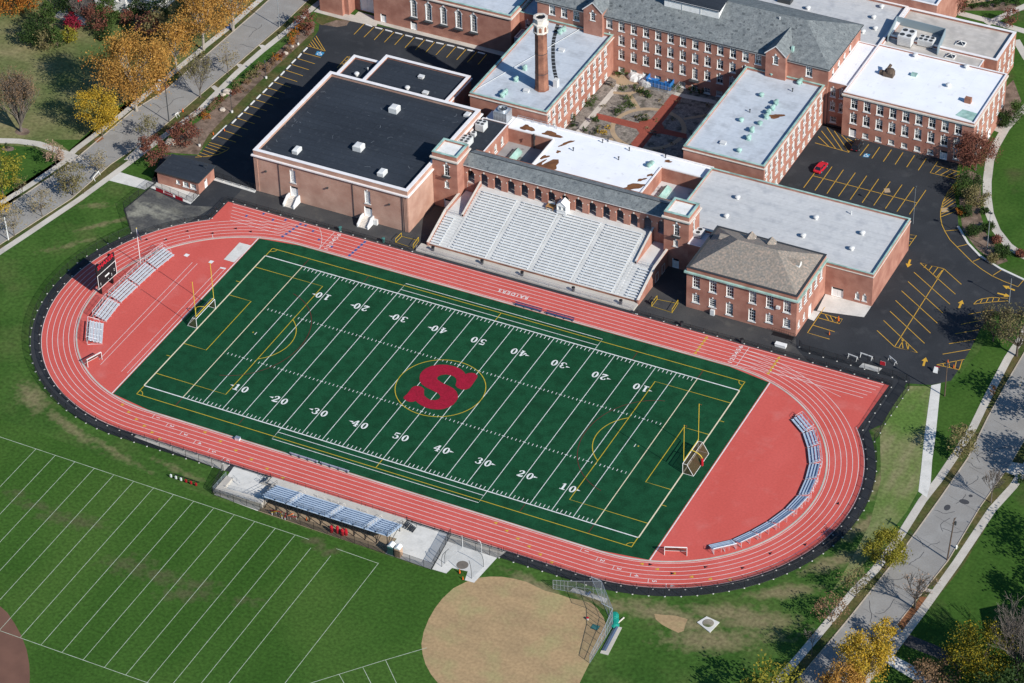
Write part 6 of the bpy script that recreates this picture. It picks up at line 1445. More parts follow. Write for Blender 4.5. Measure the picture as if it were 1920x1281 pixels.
# banners
q0, q1 = G(293, 358), G(345, 379); db = (q1-q0); db.z = 0; L_ = db.length; db.normalize(); nb = Vector((db.y, -db.x, 0))
for i, (s0, s1, lab) in enumerate(((.0, .28, 'plain red banner nearest the gate on the shed fence'), (.31, .62, 'red banner with white lettering in the middle of the shed fence'), (.7, .98, 'plain red banner at the shed corner end of the fence'))):
    t = thing('banner', lab, 'banner', tuple(q0+db*L_*s0), 'red banners on the shed fence'); m = MB()
    a, b = q0+db*L_*s0+nb*.1, q0+db*L_*s1+nb*.1; m.face([a+Vector((0,0,.1)), b+Vector((0,0,.1)), b+Vector((0,0,1.05)), a+Vector((0,0,1.05))]); m.build('sheet', RED, t)
    if i == 1: m = MB(); c = (a+b)/2+nb*.02+Vector((0,0,.58)); add_text(m, 'RAIDERS', .42, tuple(c), tuple(db), (0,0,1), 1.2); m.build('lettering', MWHITE, t)
# ---- visitor stand -----------------------------------------------------------
pad = MB(); flatpoly(pad, [(-25.4,-38.6),(22.3,-38.6),(23.5,-48.9),(13.5,-48.7),(13.5,-44),(-14,-44),(-14.5,-48.2),(-24.6,-47.6)], .030); struct('stand_pad', pad, NEWCONC)
pad = MB(); flatpoly(pad, [(-14.4,-44.02),(13.4,-44.02),(13.4,-48.7),(-14.4,-48.2)], .028); struct('stand_pad', pad, M('dirt_pad', (.33, .25, .17), (.25, .19, .13), .6, rough=1))
pad = MB(); flatpoly(pad, [(23.3,-48.8),(26.5,-48.7),(26.8,-46.9),(29.9,-46.5),(30.5,-48.9),(32.4,-48.8),(33.1,-41.5),(33.4,-38.6),(22.3,-38.6)], .030); struct('discus_pad', pad, NEWCONC)
pad = MB(); flatpoly(pad, [(-48, -38.5), (-26.4, -38.5), (-26.4, -40.6), (-48, -39.2)], .030); struct('stand_pad', pad, CONC)
pad = MB(); flatpoly(pad, [(22.4,-38.5),(34,-38.5),(33.3,-40.7),(22.6,-40.4)], .033); struct('track_apron', pad, CONC)
pc = G(640+1362/6, 920+838/6); pad = MB(); flatpoly(pad, [(pc.x+1.15*cos(a), pc.y+1.15*sin(a)) for a in [k*pi/12 for k in range(24)]], .036); struct('throwing_circle', pad, M('circle_dirt', (.20, .17, .14), (.14, .12, .10), .8))
vs_ = thing('visitor_stand', 'long raised visitor bleacher with bluish planks and black railings beside the front straight', 'bleacher', (-.3, -44, 0))
vx0, vx1, vyf, vyb, vzf, vzb, vr = -14.0, 13.35, -41.3, -46.9, 1.3, 3.1, 7
m = MB(); m.box(-16.2, vx1, vyf, -39.5, vzf-.2, vzf); m.build('front_deck', CONC, vs_)
vdy, vdz = (vyb-vyf)/vr, (vzb-vzf)/vr
secs = [(vx0, -8.4), (-6.9, 1.2), (2.7, 9.2), (10.7, vx1)]; secs = [(vx0, -8.6), (-7.2, 0.2), (1.6, 8.2), (9.6, vx1)]
for k in range(vr):
    y = vyf+vdy*k; z = vzf+vdz*k
    m = MB(); m.box(vx0, vx1, y+vdy+.002, y-.002, z-.06, z); m.build('footboard', ALUBLUE, vs_)
    for a, b in secs:
        m = MB(); m.box(a+.05, b-.05, y+vdy+.08, y+vdy+.38, z+.40, z+.45)
        for x in (a+.4, (a+b)/2, b-.4): m.box(x-.03, x+.03, y+vdy+.15, y+vdy+.3, z, z+.4)
        m.build('seat', ALUBLUE, vs_)
m = MB()
for k in range(12):
    x = vx0+.3+(vx1-vx0-.6)*k/11
    m.tube((x, vyb+.1, .03), (x, vyb+.1, vzb-.05), .09, 5); m.tube((x, vyf-.6, .03), (x, vyf-.6, vzf-.2), .09, 5); m.tube((x, vyf-.2, vzf-.25), (x, vyb+.1, vzb-.15), .1, 4); m.tube((x, vyb+.2, .1), (x, vyf-.8, vzf), .06, 4)
m.build('understructure', BLACK, vs_)
m = MB(); rail(m, [(vx0, vyb-.05, vzb), (vx1, vyb-.05, vzb)], 1.05, 2.2, .03, 2)
for x in (vx0, vx1): rail(m, [(x, vyf, vzf+.3), (x, vyb, vzb)], 1.0, 1.1, .03, 2)
m.build('rear_rail', DARKMETAL, vs_)
m = MB(); rail(m, [(-16, -39.55, vzf), (vx1, -39.55, vzf)], 1.0, 2.4, .03, 2); m.build('front_rail', DARKMETAL, vs_)
m = MB()
for xa in (-7.9, .9, 8.9): rail(m, [(xa, vyf+.1, vzf), (xa, vyb+.4, vzb)], .9, 1.0, .035, 2)
for xa in (-5.2, -2.2, 4.2): rail(m, [(xa, vyf+.15, vzf), (xa+1.6, vyf+.15, vzf)], .8, 1.6, .03, 2)
m.build('aisle_rail', CREAM, vs_)
m = MB()
for k in range(7): m.box(vx1+.02+.3*k, vx1+.3+.3*k, -41.2, -39.7, vzf-.2-.18*k, vzf-.12-.18*k)
m.build('stair', DARKMETAL, vs_)
m = MB()
for y in (-41.2, -39.7): rail(m, [(vx1+.05, y, vzf-.1), (vx1+2.2, y, .15)], .95, .9, .035, 2)
m.build('stair_rail', BLACK, vs_)
# access ramp at the left end
rp = thing('access_ramp', 'switchback concrete access ramp with metal railings at the left end of the visitor stand', 'ramp', (-19, -43, 0))
def ramp_box(mb, x0, x1, y0, y1, za, zb):
    b = len(mb.v); mb.v += [(x0,y0,.03),(x1,y0,.03),(x1,y1,.03),(x0,y1,.03),(x0,y0,za),(x1,y0,zb),(x1,y1,zb),(x0,y1,za)]
    mb.f += [[b,b+3,b+2,b+1],[b+4,b+5,b+6,b+7],[b,b+1,b+5,b+4],[b+1,b+2,b+6,b+5],[b+2,b+3,b+7,b+6],[b+3,b,b+4,b+7]]
m = MB(); ramp_box(m, -23.5, -15.2, -47.2, -45.6, .55, 1.2); m.build('lower_ramp', CONC, rp)
m = MB(); ramp_box(m, -25.0, -23.52, -47.2, -42.2, .5, .55); m.build('landing', CONC, rp)
m = MB(); ramp_box(m, -15.18, -14.1, -47.2, -41.4, 1.2, 1.25); m.build('upper_landing', CONC, rp)
m = MB(); rail(m, [(-25.0, -42.2, .5), (-25.0, -47.2, .5), (-14.2, -47.25, 1.2)], 1.0, 1.3, .03, 3); rail(m, [(-22.5, -45.55, .6), (-15.2, -45.55, 1.2)], 1.0, 1.3, .03, 3); rail(m, [(-23.4, -42.3, .5), (-21.2, -43.4, .5)], .9, 1, .03, 2); m.build('railing', METAL, rp)
st_ = thing('entry_steps', 'short dark steps up to the front deck at the left end of the visitor stand', 'steps', (-16.8, -40.5, 0))
m = MB()
for k in range(6): m.box(-18.3+.3*k, -18.0+.3*k, -41.0, -39.7, .03, .2+.2*k)
m.build('treads', CONC, st_); m = MB()
for y in (-41.0, -39.7): rail(m, [(-18.2, y, .2), (-16.3, y, 1.3)], .95, .8, .035, 2)
m.build('handrail', BLACK, st_)
# portable toilets
def toilet(label, x, y, bm_, rm):
    t = thing('portable_toilet', label, 'portable toilet', (x, y, .03)); m = MB(); m.box(x-.58, x+.58, y-.58, y+.58, .05, 2.1); m.build('cabin', bm_, t)
    m = MB(); b = [(x-.64+1.28*k/8, 2.1+.45*sin(pi*k/8)) for k in range(9)]
    for (xa, za), (xb, zb) in zip(b[:-1], b[1:]): m.face([(xa, y-.64, za), (xb, y-.64, zb), (xb, y+.64, zb), (xa, y+.64, za)])
    for yy in (y-.64, y+.64): m.face([(p[0], yy, p[1]) for p in b])
    m.build('roof', rm, t); m = MB(); m.box(x-.4, x+.4, y+.585, y+.62, .15, 2.0); m.build('door', rm, t)
toilet('teal portable toilet with a white roof at the end of the visitor stand', 14.6, -48.0, PLANTER, WHITE); toilet('tan portable toilet with a white roof right of the teal one', 16.1, -48.05, M('tan_plastic', (.50, .33, .22), rough=.6), WHITE)
# equipment stored below the stand
eqr = random.Random(21)
for i in range(4):
    x = 1.6+i*.95+eqr.uniform(-.3, .3); y = -46.9-eqr.uniform(.2, .9); t = thing('tackling_dummy', 'red padded tackling dummy standing under the back edge of the visitor stand', 'training dummy', (x, y, .03), 'red tackling dummies under the visitor stand')
    h = eqr.uniform(1.1, 1.6); m = MB(); m.lathe([(.3, 0), (.34, .5), (.3, h)], (x, y, .03), 9); m.build('body', RED, t); m = MB(); m.lathe([(.15, h), (.17, h+.15), (.1, h+.3)], (x, y, .03), 8); m.build('head', RED, t)
cl = [(-11.5, RED), (-10.9, SAFETY_YELLOW), (-10.2, RED), (-9.5, SAFETY_YELLOW), (-8.6, RED), (-7.8, ORANGE), (-7.0, RED)]
lb_ = ['leftmost red', 'leftmost yellow', 'second red', 'right hand yellow', 'middle red', 'single orange', 'rightmost red']
for (x, c), l in zip(cl, lb_):
    y = -47.4-eqr.uniform(-.2, .4); t = thing('hurdle', '%s training hurdle in the pile under the visitor stand' % l, 'hurdle', (x, y, .03), 'hurdles piled under the visitor stand'); m = MB()
    a = eqr.uniform(0, pi); d = Vector((cos(a), sin(a), 0))*.6; p = Vector((x, y, .05)); up = Vector((0, 0, .7))
    m.tube(p-d, p-d+up, .05, 5); m.tube(p+d, p+d+up, .05, 5); m.build('legs', WHITE, t); m = MB(); m.tube(p-d*1.1+up, p+d*1.1+up, .09, 5); m.build('bar', c, t)
def cone(label, u, v, grp, s=1.0, z=.03):
    p = G(u, v); t = thing('traffic_cone', label, 'traffic cone', (p.x, p.y, z), grp); m = MB(); m.box(p.x-.2*s, p.x+.2*s, p.y-.2*s, p.y+.2*s, z, z+.04*s); m.build('base', RUBBER, t)
    m = MB(); m.lathe([(.15*s, .04*s), (.05*s, .75*s)], (p.x, p.y, z), 8); m.build('cone', ORANGE, t)
for u, v, l, s in ((862, 1075, 'orange cone on the grass notch of the discus pad', 1.3), (868, 1087, 'orange cone at the lower tip of the discus pad', 1.0), (575, 976, 'orange cone under the visitor stand behind the fence', 1.2), (1572, 602, 'orange cone in the hatched bay by the hip roofed building', 1.6), (1555, 628, 'orange cone alone in the short bay by the hip roofed building', 1.1), (1777, 682, 'orange cone against the pole in the bottom hatched island', 1.3), (1788, 690, 'orange cone lowest in the bottom hatched island', 1.1), (421, 246, 'orange cone at the last bay of the shaded lot', 1.0), (400, 253, 'orange cone on the bed grass beside the shaded lot', 1.0), (343, 210, 'orange cone on the verge by the street', 1.2)):
    cone(l, u, v, 'orange traffic cones', s)
# discus cage
dc = thing('discus_cage', 'tall discus cage of thin curved poles and netting over the concrete pad', 'discus cage', (28, -44, .03))
Zn = Zm(640, 920, 6); base = Zn([(1130, 858), (1165, 820), (1365, 640), (1580, 700), (1600, 860), (1465, 990)]); tops = []
for i, p in enumerate(base):
    m = MB(); lean = Vector((pc.x-p.x, pc.y-p.y, 0)).normalized(); pts = [p, p+Vector((0, 0, 1.8)), p+Vector((0, 0, 3.0))+lean*.25, p+Vector((0, 0, 3.8))+lean*.9]; m.path(pts, .05, 5); m.build('cage_pole', DARKMETAL if i not in (2, 3) else WHITE, dc); tops.append(pts)
m = MB()
for a, b in zip(tops[:-1], tops[1:]):
    for k in range(3): m.face([a[k], b[k], b[k+1], a[k+1]])
m.build('net', M('cage_net', (.2, .22, .24), rough=.9, alpha=.13), dc)
# benches
def bench(label, a, b, z0=.03, mt=ALUBLUE, grp=None, h=.45, wd=.36):
    a, ln, rz = seg_frame(a, b); t = local('team_bench', label, 'bench', (a.x, a.y, z0), rz, grp)
    m = MB(); m.box(0, ln, -wd/2, wd/2, h-.05, h); part('seat', m.mesh('seat', mt), t); m = MB(); m.box(0, ln, wd/2+.06, wd/2+.1, h+.2, h+.45); part('backrest', m.mesh('backrest', mt), t)
    n = max(2, int(ln/1.8)+1)
    for i in range(n): x = .3+(ln-.6)*i/(n-1); m = MB(); m.box(x-.04, x+.04, -wd/2, wd/2+.1, 0, h-.052); m.box(x-.03, x+.03, wd/2+.105, wd/2+.15, .1, h+.4); part('leg', m.mesh('leg', DARKMETAL), t)
bench('left team bench on the near kerb in front of the visitor stand', (-10.9, -30.9), (-17.1, -30.9)); bench('right team bench on the near kerb in front of the visitor stand', (-4.0, -30.9), (-10.3, -30.9))
NAVY = M('navy_bench', (.04, .07, .16), rough=.5)
bench('dark blue team bench left of its pair on the far kerb', (1.4, 31.05), (7.6, 31.05), mt=NAVY); bench('dark blue team bench right of its pair on the far kerb', (8.6, 31.05), (15.0, 31.05), mt=NAVY)
# kerb-side box, sled, backstop
p = G(446, 825); t = thing('starting_block_box', 'small silver box on the near kerb left of the team benches', 'box', (p.x, p.y, .03)); m = MB(); m.box(p.x-.5, p.x+.5, p.y-.35, p.y+.35, .03, .6); m.build('case', ALU, t); m = MB(); m.box(p.x-.53, p.x+.53, p.y-.38, p.y+.38, .602, .68); m.build('lid', METAL, t)
a, b = G(322, 895), G(369, 911); sl = thing('blocking_sled', 'blocking sled with a row of red pads on the grass left of the visitor stand', 'blocking sled', ((a.x+b.x)/2, (a.y+b.y)/2, 0))
m = MB(); m.tube(a+Vector((0,0,.15)), b+Vector((0,0,.15)), .08, 5); m.tube(a+Vector((0,1.0,.1)), b+Vector((0,1.0,.1)), .08, 5)
for k in range(6): q = a+(b-a)*k/5; m.tube(q+Vector((0,1.0,.1)), q+Vector((0,0,.9)), .05, 4)
m.build('frame', BLACK, sl)
for k in range(6): q = a+(b-a)*(k/5); m = MB(); m.box(q.x-.18, q.x+.18, q.y-.3, q.y-.1, .2, .85); m.build('pad', RED if k in (3, 4) else (WHITE if k < 3 else RED), sl)
bs = thing('backstop', 'galvanised baseball backstop with folded mesh wings behind the dirt infield', 'backstop', (56, -46, 0))
Zi2 = Zi; BB = Zi2([(950, 495), (1045, 512), (1262, 560), (1332, 735), (1288, 808), (1185, 972)])
hts = [2.2, 2.6, 4.4, 4.4, 3.2, 1.8]; m = MB(); ms = MB()
for i, (p, h) in enumerate(zip(BB, hts)): m.tube(p, p+Vector((0, 0, h)), .06, 5)
for i in range(5):
    a, b = BB[i], BB[i+1]; ha, hb = Vector((0, 0, hts[i])), Vector((0, 0, hts[i+1])); m.tube(a+ha, b+hb, .05, 5); m.tube(a+ha*.5, b+hb*.5, .04, 5); m.tube(a+ha*.03, b+hb*.03, .04, 5); ms.face([a, b, b+hb, a+ha])
    for k in range(1, 4): q = a+(b-a)*k/4; m.tube(q, q+ha*(1-k/4)+hb*k/4, .04, 4)
a, b = BB[2]+Vector((0, 0, 4.4)), BB[3]+Vector((0, 0, 4.4)); ov = Vector((-2.0, -.3, .7)); m.tube(a, a+ov, .05, 5); m.tube(b, b+ov, .05, 5); m.tube(a+ov, b+ov, .05, 5); ms.face([a, b, b+ov, a+ov])
m.build('frame', METAL, bs); ms.build('mesh_panel', GREYMESH, bs)
def dugout(label, pts, zc):
    P = Zi2(pts); t = thing('players_bench', label, 'bench', (P[0].x, P[0].y, 0)); m = MB(); m.prism([(p.x, p.y) for p in P], 0, .1); fix(m.build('pad', CONC, t))
    a = (P[0]+P[3])/2; b = (P[1]+P[2])/2; d = (b-a); n = Vector((-d.y, d.x, 0)).normalized()*.2; m = MB(); s = a+d*.06; e = a+d*.94; m.prism([s+n, s-n, e-n, e+n], .5, .56, bottom=True); fix(m.build('seat', M('bench_blue', (.10, .14, .22), rough=.5), t)); m = MB()
    for k in range(4): q = a+d*(.1+.8*k/3); m.tube(q+Vector((0,0,.1)), q+Vector((0,0,.5)), .05, 5)
    m.build('legs', METAL, t)
dugout('players bench on a tan slab right of the infield', [(1252, 908), (1345, 735), (1393, 745), (1303, 922)], 0); dugout('players bench on a tan slab above the infield mesh', [(1060, 508), (1080, 488), (1300, 560), (1288, 585)], 0)
p = Zi2([(1348, 700)])[0]; t = thing('rolled_tarp', 'bundled teal tarp behind the backstop', 'tarp', (p.x, p.y, 0)); m = MB()
for k in range(9):
    a0 = Vector((p.x-.7+.17*k, p.y+1.3-.33*k, 0)); 
    m.lathe([(.75+.12*sin(k*2.1), 0), (.7+.15*sin(k*1.7), .35), (.3, .62+.1*sin(k))], tuple(a0), 8)
fix(m.build('cover', TEAL, t)); q = Zi2([(1375, 700)])[0]; m = MB(); m.tube((q.x, q.y-1.2, .15), (q.x+.5, q.y+1.0, .15), .14, 6); m.build('roll', CREAM, t)
p = Zi2([(1172, 693)])[0]; t = thing('home_plate_bucket', 'small white and red bucket on the dirt inside the backstop', 'bucket', (p.x, p.y, 0)); m = MB(); m.lathe([(.2, 0), (.26, .45)], (p.x, p.y, .02), 10); m.build('pail', WHITE, t); m = MB(); m.lathe([(.27, .45), (.27, .5), (.1, .52)], (p.x, p.y, .02), 10); m.build('lid', RED, t)
p = Zi2([(1220, 742)])[0]; t = thing('rubber_mat', 'small dark mat on the dirt in front of the backstop', 'mat', (p.x, p.y, .013)); m = MB(); m.box(p.x-.7, p.x+.7, p.y-.6, p.y+.6, .013, .05); m.build('sheet', PLANTER, t); m = MB(); m.ring(p.x-.74, p.x+.74, p.y-.64, p.y+.64, .03, .012, .055); m.build('edge', RUBBER, t)
q = [G(u, v) for u, v in ((1307, 1168), (1325, 1157), (1349, 1168), (1331, 1187))]; c_ = sum(q, Vector())/4; t = thing('utility_pad', 'square pale concrete pad with a dark round lid near the bottom right verge', 'concrete pad', (c_.x, c_.y, 0))
m = MB(); m.prism([(p.x, p.y) for p in q], 0, .18); fix(m.build('slab', NEWCONC, t)); m = MB(); m.lathe([(1.05, .18), (1.05, .24), (.9, .25)], (c_.x, c_.y, 0), 16); m.build('lid', DIRT_GREY, t)
# bins and small things on the apron
for i, (u, v, l) in enumerate(((638, 433, 'green wheeled bin on the gymnasium drive nearest the left steps'), (719, 454, 'green wheeled bin on the gymnasium drive nearest the right steps'), (812, 470, 'dark bin on the front walk at the left end of the grandstand'), (904, 495, 'dark bin on the front walk left of the middle aisle'), (979, 517, 'dark bin on the front walk at the middle of the grandstand'), (1075, 546, 'dark bin on the front walk right of the middle aisle'), (1164, 570, 'dark bin on the front walk at the right end of the grandstand'), (1222, 571, 'dark bin beside the right yellow frame'), (1375, 597, 'dark bin under the windows of the hip roofed building'), (1391, 643, 'dark bin by the track fence below the hip roofed building'), (1278, 611, 'dark bin by the track fence near the right yellow frame'))):
    zb = .44 if 805 < u < 1190 else .03; p = G(u, v, zb); t = thing('waste_bin', l, 'waste bin', (p.x, p.y, zb)); m = MB(); m.lathe([(.3, 0), (.37, .95)], (p.x, p.y, zb), 8); m.build('tub', PLANTER if i < 2 else DARKMETAL, t); m = MB(); m.lathe([(.41, .95), (.41, 1.03), (.25, 1.12)], (p.x, p.y, zb), 8); m.build('lid', PLANTER if i < 2 else BLACK, t)
def barricade(label, u0, v0, u1, v1, mt=WHITE, h=1.0):
    a, b = G(u0, v0), G(u1, v1); t = thing('barricade', label, 'barricade', tuple(a), 'white barricades'); m = MB(); d = (b-a).normalized(); n = Vector((-d.y, d.x, 0)); m.prism([a+n*.04, a-n*.04, b-n*.04, b+n*.04], h-.2, h, bottom=True); fix(m.build('rail', mt, t)); m = MB()
    for q in (a+d*.15, b-d*.15):
        for s in (-1, 1): m.tube(q+n*s*.4, q+Vector((0,0,h-.1)), .05, 4)
    m.build('legs', mt, t)
barricade('white barricade left of the right gate', 1590, 670, 1608, 677); barricade('white barricade just left of the gate post in the right fence', 1613, 668, 1636, 676); barricade('white barricade standing alone right of the right gate', 1667, 674, 1680, 685); barricade('white barricade by the sidewalk near the top left shed', 175, 340, 186, 327); barricade('white barricade on the verge by the tall street pole', 329, 221, 335, 217)
p = G(1755, 697); t = thing('board_sign', 'folding white sign board with red edge at the lot exit', 'sign', (p.x, p.y, .02)); m = MB()
for s in (-1, 1): m.face([(p.x-.5, p.y+s*.5, .03), (p.x+.5, p.y+s*.5, .03), (p.x+.4, p.y+s*.04, 1.25), (p.x-.4, p.y+s*.04, 1.25)])
m.build('boards', WHITE, t); m = MB(); m.box(p.x-.1, p.x+.7, p.y-.06, p.y+.06, 1.26, 1.4); m.build('top_bar', RED, t)
gp = G(1633, 690); t = thing('gate_booth', 'small pale gate slab with a red sign in the right fence', 'gate', (gp.x, gp.y, .02)); m = MB(); m.prism([(gp.x-2.3, gp.y-.8), (gp.x+1.8, gp.y-.8), (gp.x+2.1, gp.y+.7), (gp.x-2.0, gp.y+.7)], .02, .12); m.build('slab', NEWCONC, t); m = MB()
for x in (-1.2, .2, 1.4): m.tube((gp.x+x, gp.y+1.2, .02), (gp.x+x, gp.y+1.2, 2.1), .06, 6)
m.build('posts', BLACK, t); m = MB(); m.box(gp.x+1.5, gp.x+2.6, gp.y+1.15, gp.y+1.2, .6, 1.5); m.build('sign', WHITE, t); m = MB(); m.ring(gp.x+1.5, gp.x+2.6, gp.y+1.1, gp.y+1.148, .02, .58, 1.52); m.build('sign_edge', RED, t)
p = G(1464, 650); t = thing('storage_box', 'long white storage box by the track fence below the stairwell', 'box', (p.x, p.y, .02)); m = MB(); m.box(p.x-1.15, p.x+1.15, p.y-.45, p.y+.45, .05, .6); m.build('chest', WHITE, t); m = MB(); m.box(p.x-1.2, p.x+1.2, p.y-.5, p.y+.5, .602, .72); m.build('lid', WHITE, t)
# ---- courtyard things ---------------------------------------------------------
q = Zc([(1302, 175), (1340, 110), (1455, 150), (1410, 215)]); c_ = sum(q, Vector())/4; t = thing('dumpster', 'blue open dumpster on the courtyard patio', 'dumpster', (c_.x, c_.y, .03)); m = MB()
X, Y = 3.0, 1.35
for s in (-1, 1):
    m.box(c_.x-X, c_.x+X, c_.y+s*Y-.05, c_.y+s*Y+.05, .15, 1.9); m.box(c_.x+s*X-.05, c_.x+s*X+.05, c_.y-Y+.052, c_.y+Y-.052, .15, 1.9)
m.box(c_.x-X+.06, c_.x+X-.06, c_.y-Y+.06, c_.y+Y-.06, .15, .9); m.build('body', BLUE, t); m = MB()
for k in range(7): x = c_.x-X+.3+.9*k; m.box(x-.06, x+.06, c_.y-Y-.14, c_.y-Y-.052, .15, 1.85)
m.build('ribs', BLUE, t); m = MB(); m.ring(c_.x-X-.1, c_.x+X+.1, c_.y-Y-.1, c_.y+Y+.1, .14, 1.902, 2.0); m.build('rim', BLUE, t); m = MB(); m.lathe([(.8, .9), (.6, 1.3), (.2, 1.5)], (c_.x+.3, c_.y, 0), 8); m.build('rubbish', M('rubbish', (.10, .08, .07), rough=1), t)
dfn = [c_+Vector((-4.2, -2.3, 0)), c_+Vector((4.4, -2.3, 0)), c_+Vector((4.4, 2.2, 0))]
fence('grey temporary fence round the blue dumpster', [(p.x, p.y) for p in dfn], 1.7, 2.4, False, GREYMESH, METAL)
q = Zc([(1120, 90), (1200, 110), (1240, 145)]); 
for i, p in enumerate(q):
    t = thing('covered_pile', ['rounded white tarp covered heap left of the others by the courtyard wall', 'middle white tarp covered heap in the courtyard', 'white tarp covered heap nearest the blue dumpster'][i], 'covered heap', (p.x, p.y, .03), 'white covered heaps'); rr2 = random.Random(i); m = MB()
    n = 10; prof = [(1.5, 0), (1.35, .7), (.9, 1.15), (.2, 1.3)]
    for r, z in prof:
        for k in range(n): a = 2*pi*k/n; w_ = 1+.2*rr2.uniform(-1, 1); m.v.append((p.x+r*w_*1.2*cos(a), p.y+r*w_*sin(a), .03+z*(1+.1*rr2.uniform(-1, 1))))
    for j in range(3):
        for k in range(n): m.f.append([j*n+k, j*n+(k+1) % n, (j+1)*n+(k+1) % n, (j+1)*n+k])
    m.f.append([3*n+k for k in range(n)]); fix(m.build('tarp', HVAC, t)); m = MB(); m.box(p.x-1.3, p.x+1.3, p.y-1.0, p.y+1.0, .031, .2); m.build('pallet', WOOD, t)
for (x, y, l) in ((860, 160, 'dark bench in the small bed beside the boiler wing'), (525, 565, 'dark bench in the long bed near the white roof'), (1305, 655, 'dark bench on the brick octagon in the shade')):
    p = Zc([(x, y)])[0]; bench(l, (p.x-.9, p.y), (p.x+.9, p.y), .03, DARKMETAL)
# ---- cars -----------------------------------------------------------------------
def car(label, x, y, rz, paint, cat='car', suv=False):
    t = local('parked_car', label, cat, (x, y, .03), rz); L_, W_ = (4.4, 1.74); hh_ = .85
    secs = [(-2.2, .45, .62, .7), (-2.1, .3, .82, .82), (-1.3, .25, .90, .87), (.7, .25, .88, .87), (1.6, .25, .80, .86), (2.1, .3, .68, .78), (2.2, .42, .58, .66)]
    m = MB()
    for (xx, zb, zt, hw) in secs: m.v += [(xx, -hw, zb), (xx, hw, zb), (xx, hw, zt-.12), (xx, hw*.93, zt), (xx, -hw*.93, zt), (xx, -hw, zt-.12)]
    for i in range(len(secs)-1):
        for k in range(6): m.f.append([i*6+k, i*6+(k+1) % 6, (i+1)*6+(k+1) % 6, (i+1)*6+k])
    m.f.append(list(range(6))); e = (len(secs)-1)*6; m.f.append([e+k for k in range(6)]); o = part('body', m.mesh('body', paint), t); fix(o)
    x0, x1, x2, x3 = (-1.75, -1.2, .35, 1.15) if not suv else (-2.0, -1.75, .3, 1.0); zr = 1.38 if not suv else 1.6
    m = MB(); base = [(x0, -.78, .88), (x3, -.78, .86), (x3, .78, .86), (x0, .78, .88)]; top = [(x1, -.6, zr), (x2, -.6, zr), (x2, .6, zr), (x1, .6, zr)]
    for k in range(4): m.face([base[k], base[(k+1) % 4], top[(k+1) % 4], top[k]])
    part('windows', m.mesh('windows', GLASS), t); m = MB(); m.box(x1-.03, x2+.03, -.63, .63, zr, zr+.05)
    for s in (-1, 1):
        for (a, b) in (((x0, s*.785, .88), (x1, s*.61, zr)), ((x3, s*.785, .87), (x2, s*.61, zr)), ((-.3, s*.785, .88), (-.3, s*.61, zr))): m.tube(a, b, .05, 4)
    part('roof', m.mesh('roof', paint), t)
    for xx in (-1.35, 1.35):
        for s in (-1, 1):
            m = MB(); m.tube((xx, s*.7, .33), (xx, s*.9, .33), .33, 14); w_ = part('wheel', m.mesh('wheel', RUBBER), t); m = MB(); m.tube((xx, s*.9, .33), (xx, s*.915, .33), .2, 10); part('rim', m.mesh('rim', METAL), w_)
    for s in (-1, 1):
        m = MB(); m.box(2.12, 2.21, s*.55-.15, s*.55+.15, .5, .64); part('headlight', m.mesh('headlight', WHITE), t); m = MB(); m.box(-2.21, -2.13, s*.55-.15, s*.55+.15, .55, .7); part('tail_light', m.mesh('tail_light', RED), t)
    return t
a, b = B1([(795, 945), (845, 890)]); c_ = B1([(820, 920)])[0]; car('bright red car parked at the head of the middle bay row', c_.x-.2, c_.y-.5, atan2(b.y-a.y, b.x-a.x), CARRED)
c_ = B1([(1010, 805)])[0]; car('black car parked in the shade against the white roofed block', c_.x, c_.y, radians(92), CARBLACK, suv=True)
c_ = G(144, 21); car('red car in front on the driveway at the top left', c_.x, c_.y, radians(75), CARRED); c_ = G(142, 9); car('red car farther back on the driveway at the top left', c_.x-.5, c_.y+1, radians(78), CARRED)
c_ = G(303, 164); car('maroon car on the verge half hidden behind the street pole', c_.x, c_.y, radians(85), M('maroon_paint', (.12, .03, .03), rough=.3, spec=.6), suv=True) if 0 else None
# ---- poles -----------------------------------------------------------------------
def pole(name, label, u, v, h, mt, r=.11, arm=None, head=None, lean=(0, 0), foot=False, cat='lamp post', grp=None):
    p = G(u, v); t = thing(name, label, cat, (p.x, p.y, 0), grp); top = Vector((p.x+lean[0], p.y+lean[1], h))
    m = MB(); m.tube(p, top, r, 8, r*.7); m.build('shaft', mt, t)
    if arm: m = MB(); e = top+Vector((arm[0], arm[1], .25)); m.path([top-Vector((0, 0, .1)), top+Vector((arm[0]*.5, arm[1]*.5, .2)), e], .05, 5); m.build('arm', mt, t); m = MB(); m.box(e.x-.3, e.x+.3, e.y-.14, e.y+.14, e.z-.12, e.z+.02); m.build('lamp_head', HVAC, t)
    if head == 'box': m = MB(); m.box(top.x-.45, top.x+.45, top.y-.22, top.y+.22, h-.02, h+.16); m.build('lamp_head', DARKMETAL, t)
    if head == 'globe': m = MB(); m.lathe([(.08, 0), (.2, .12), (.2, .4), (.3, .42), (.05, .6)], (top.x, top.y, h), 8); m.build('lantern', DARKMETAL, t)
    if head == 'cross': m = MB(); m.box(top.x-.05, top.x+.05, top.y-1.0, top.y+1.0, h-.6, h-.48); m.build('crossarm', mt, t); m = MB(); m.lathe([(.2, -1.5), (.22, -.75)], (top.x+.28, top.y, h), 8); m.build('transformer', DARKMETAL, t)
    if foot: m = MB(); m.lathe([(.28, 0), (.28, .5), (.2, .52)], (p.x, p.y, 0), 10); m.build('footing', NEWCONC, t)
pole('street_lamp', 'tall dark street lamp on the school side verge near the big sycamore', 317, 229, 10.4, DARKMETAL, .13, arm=(-1.6, .4))
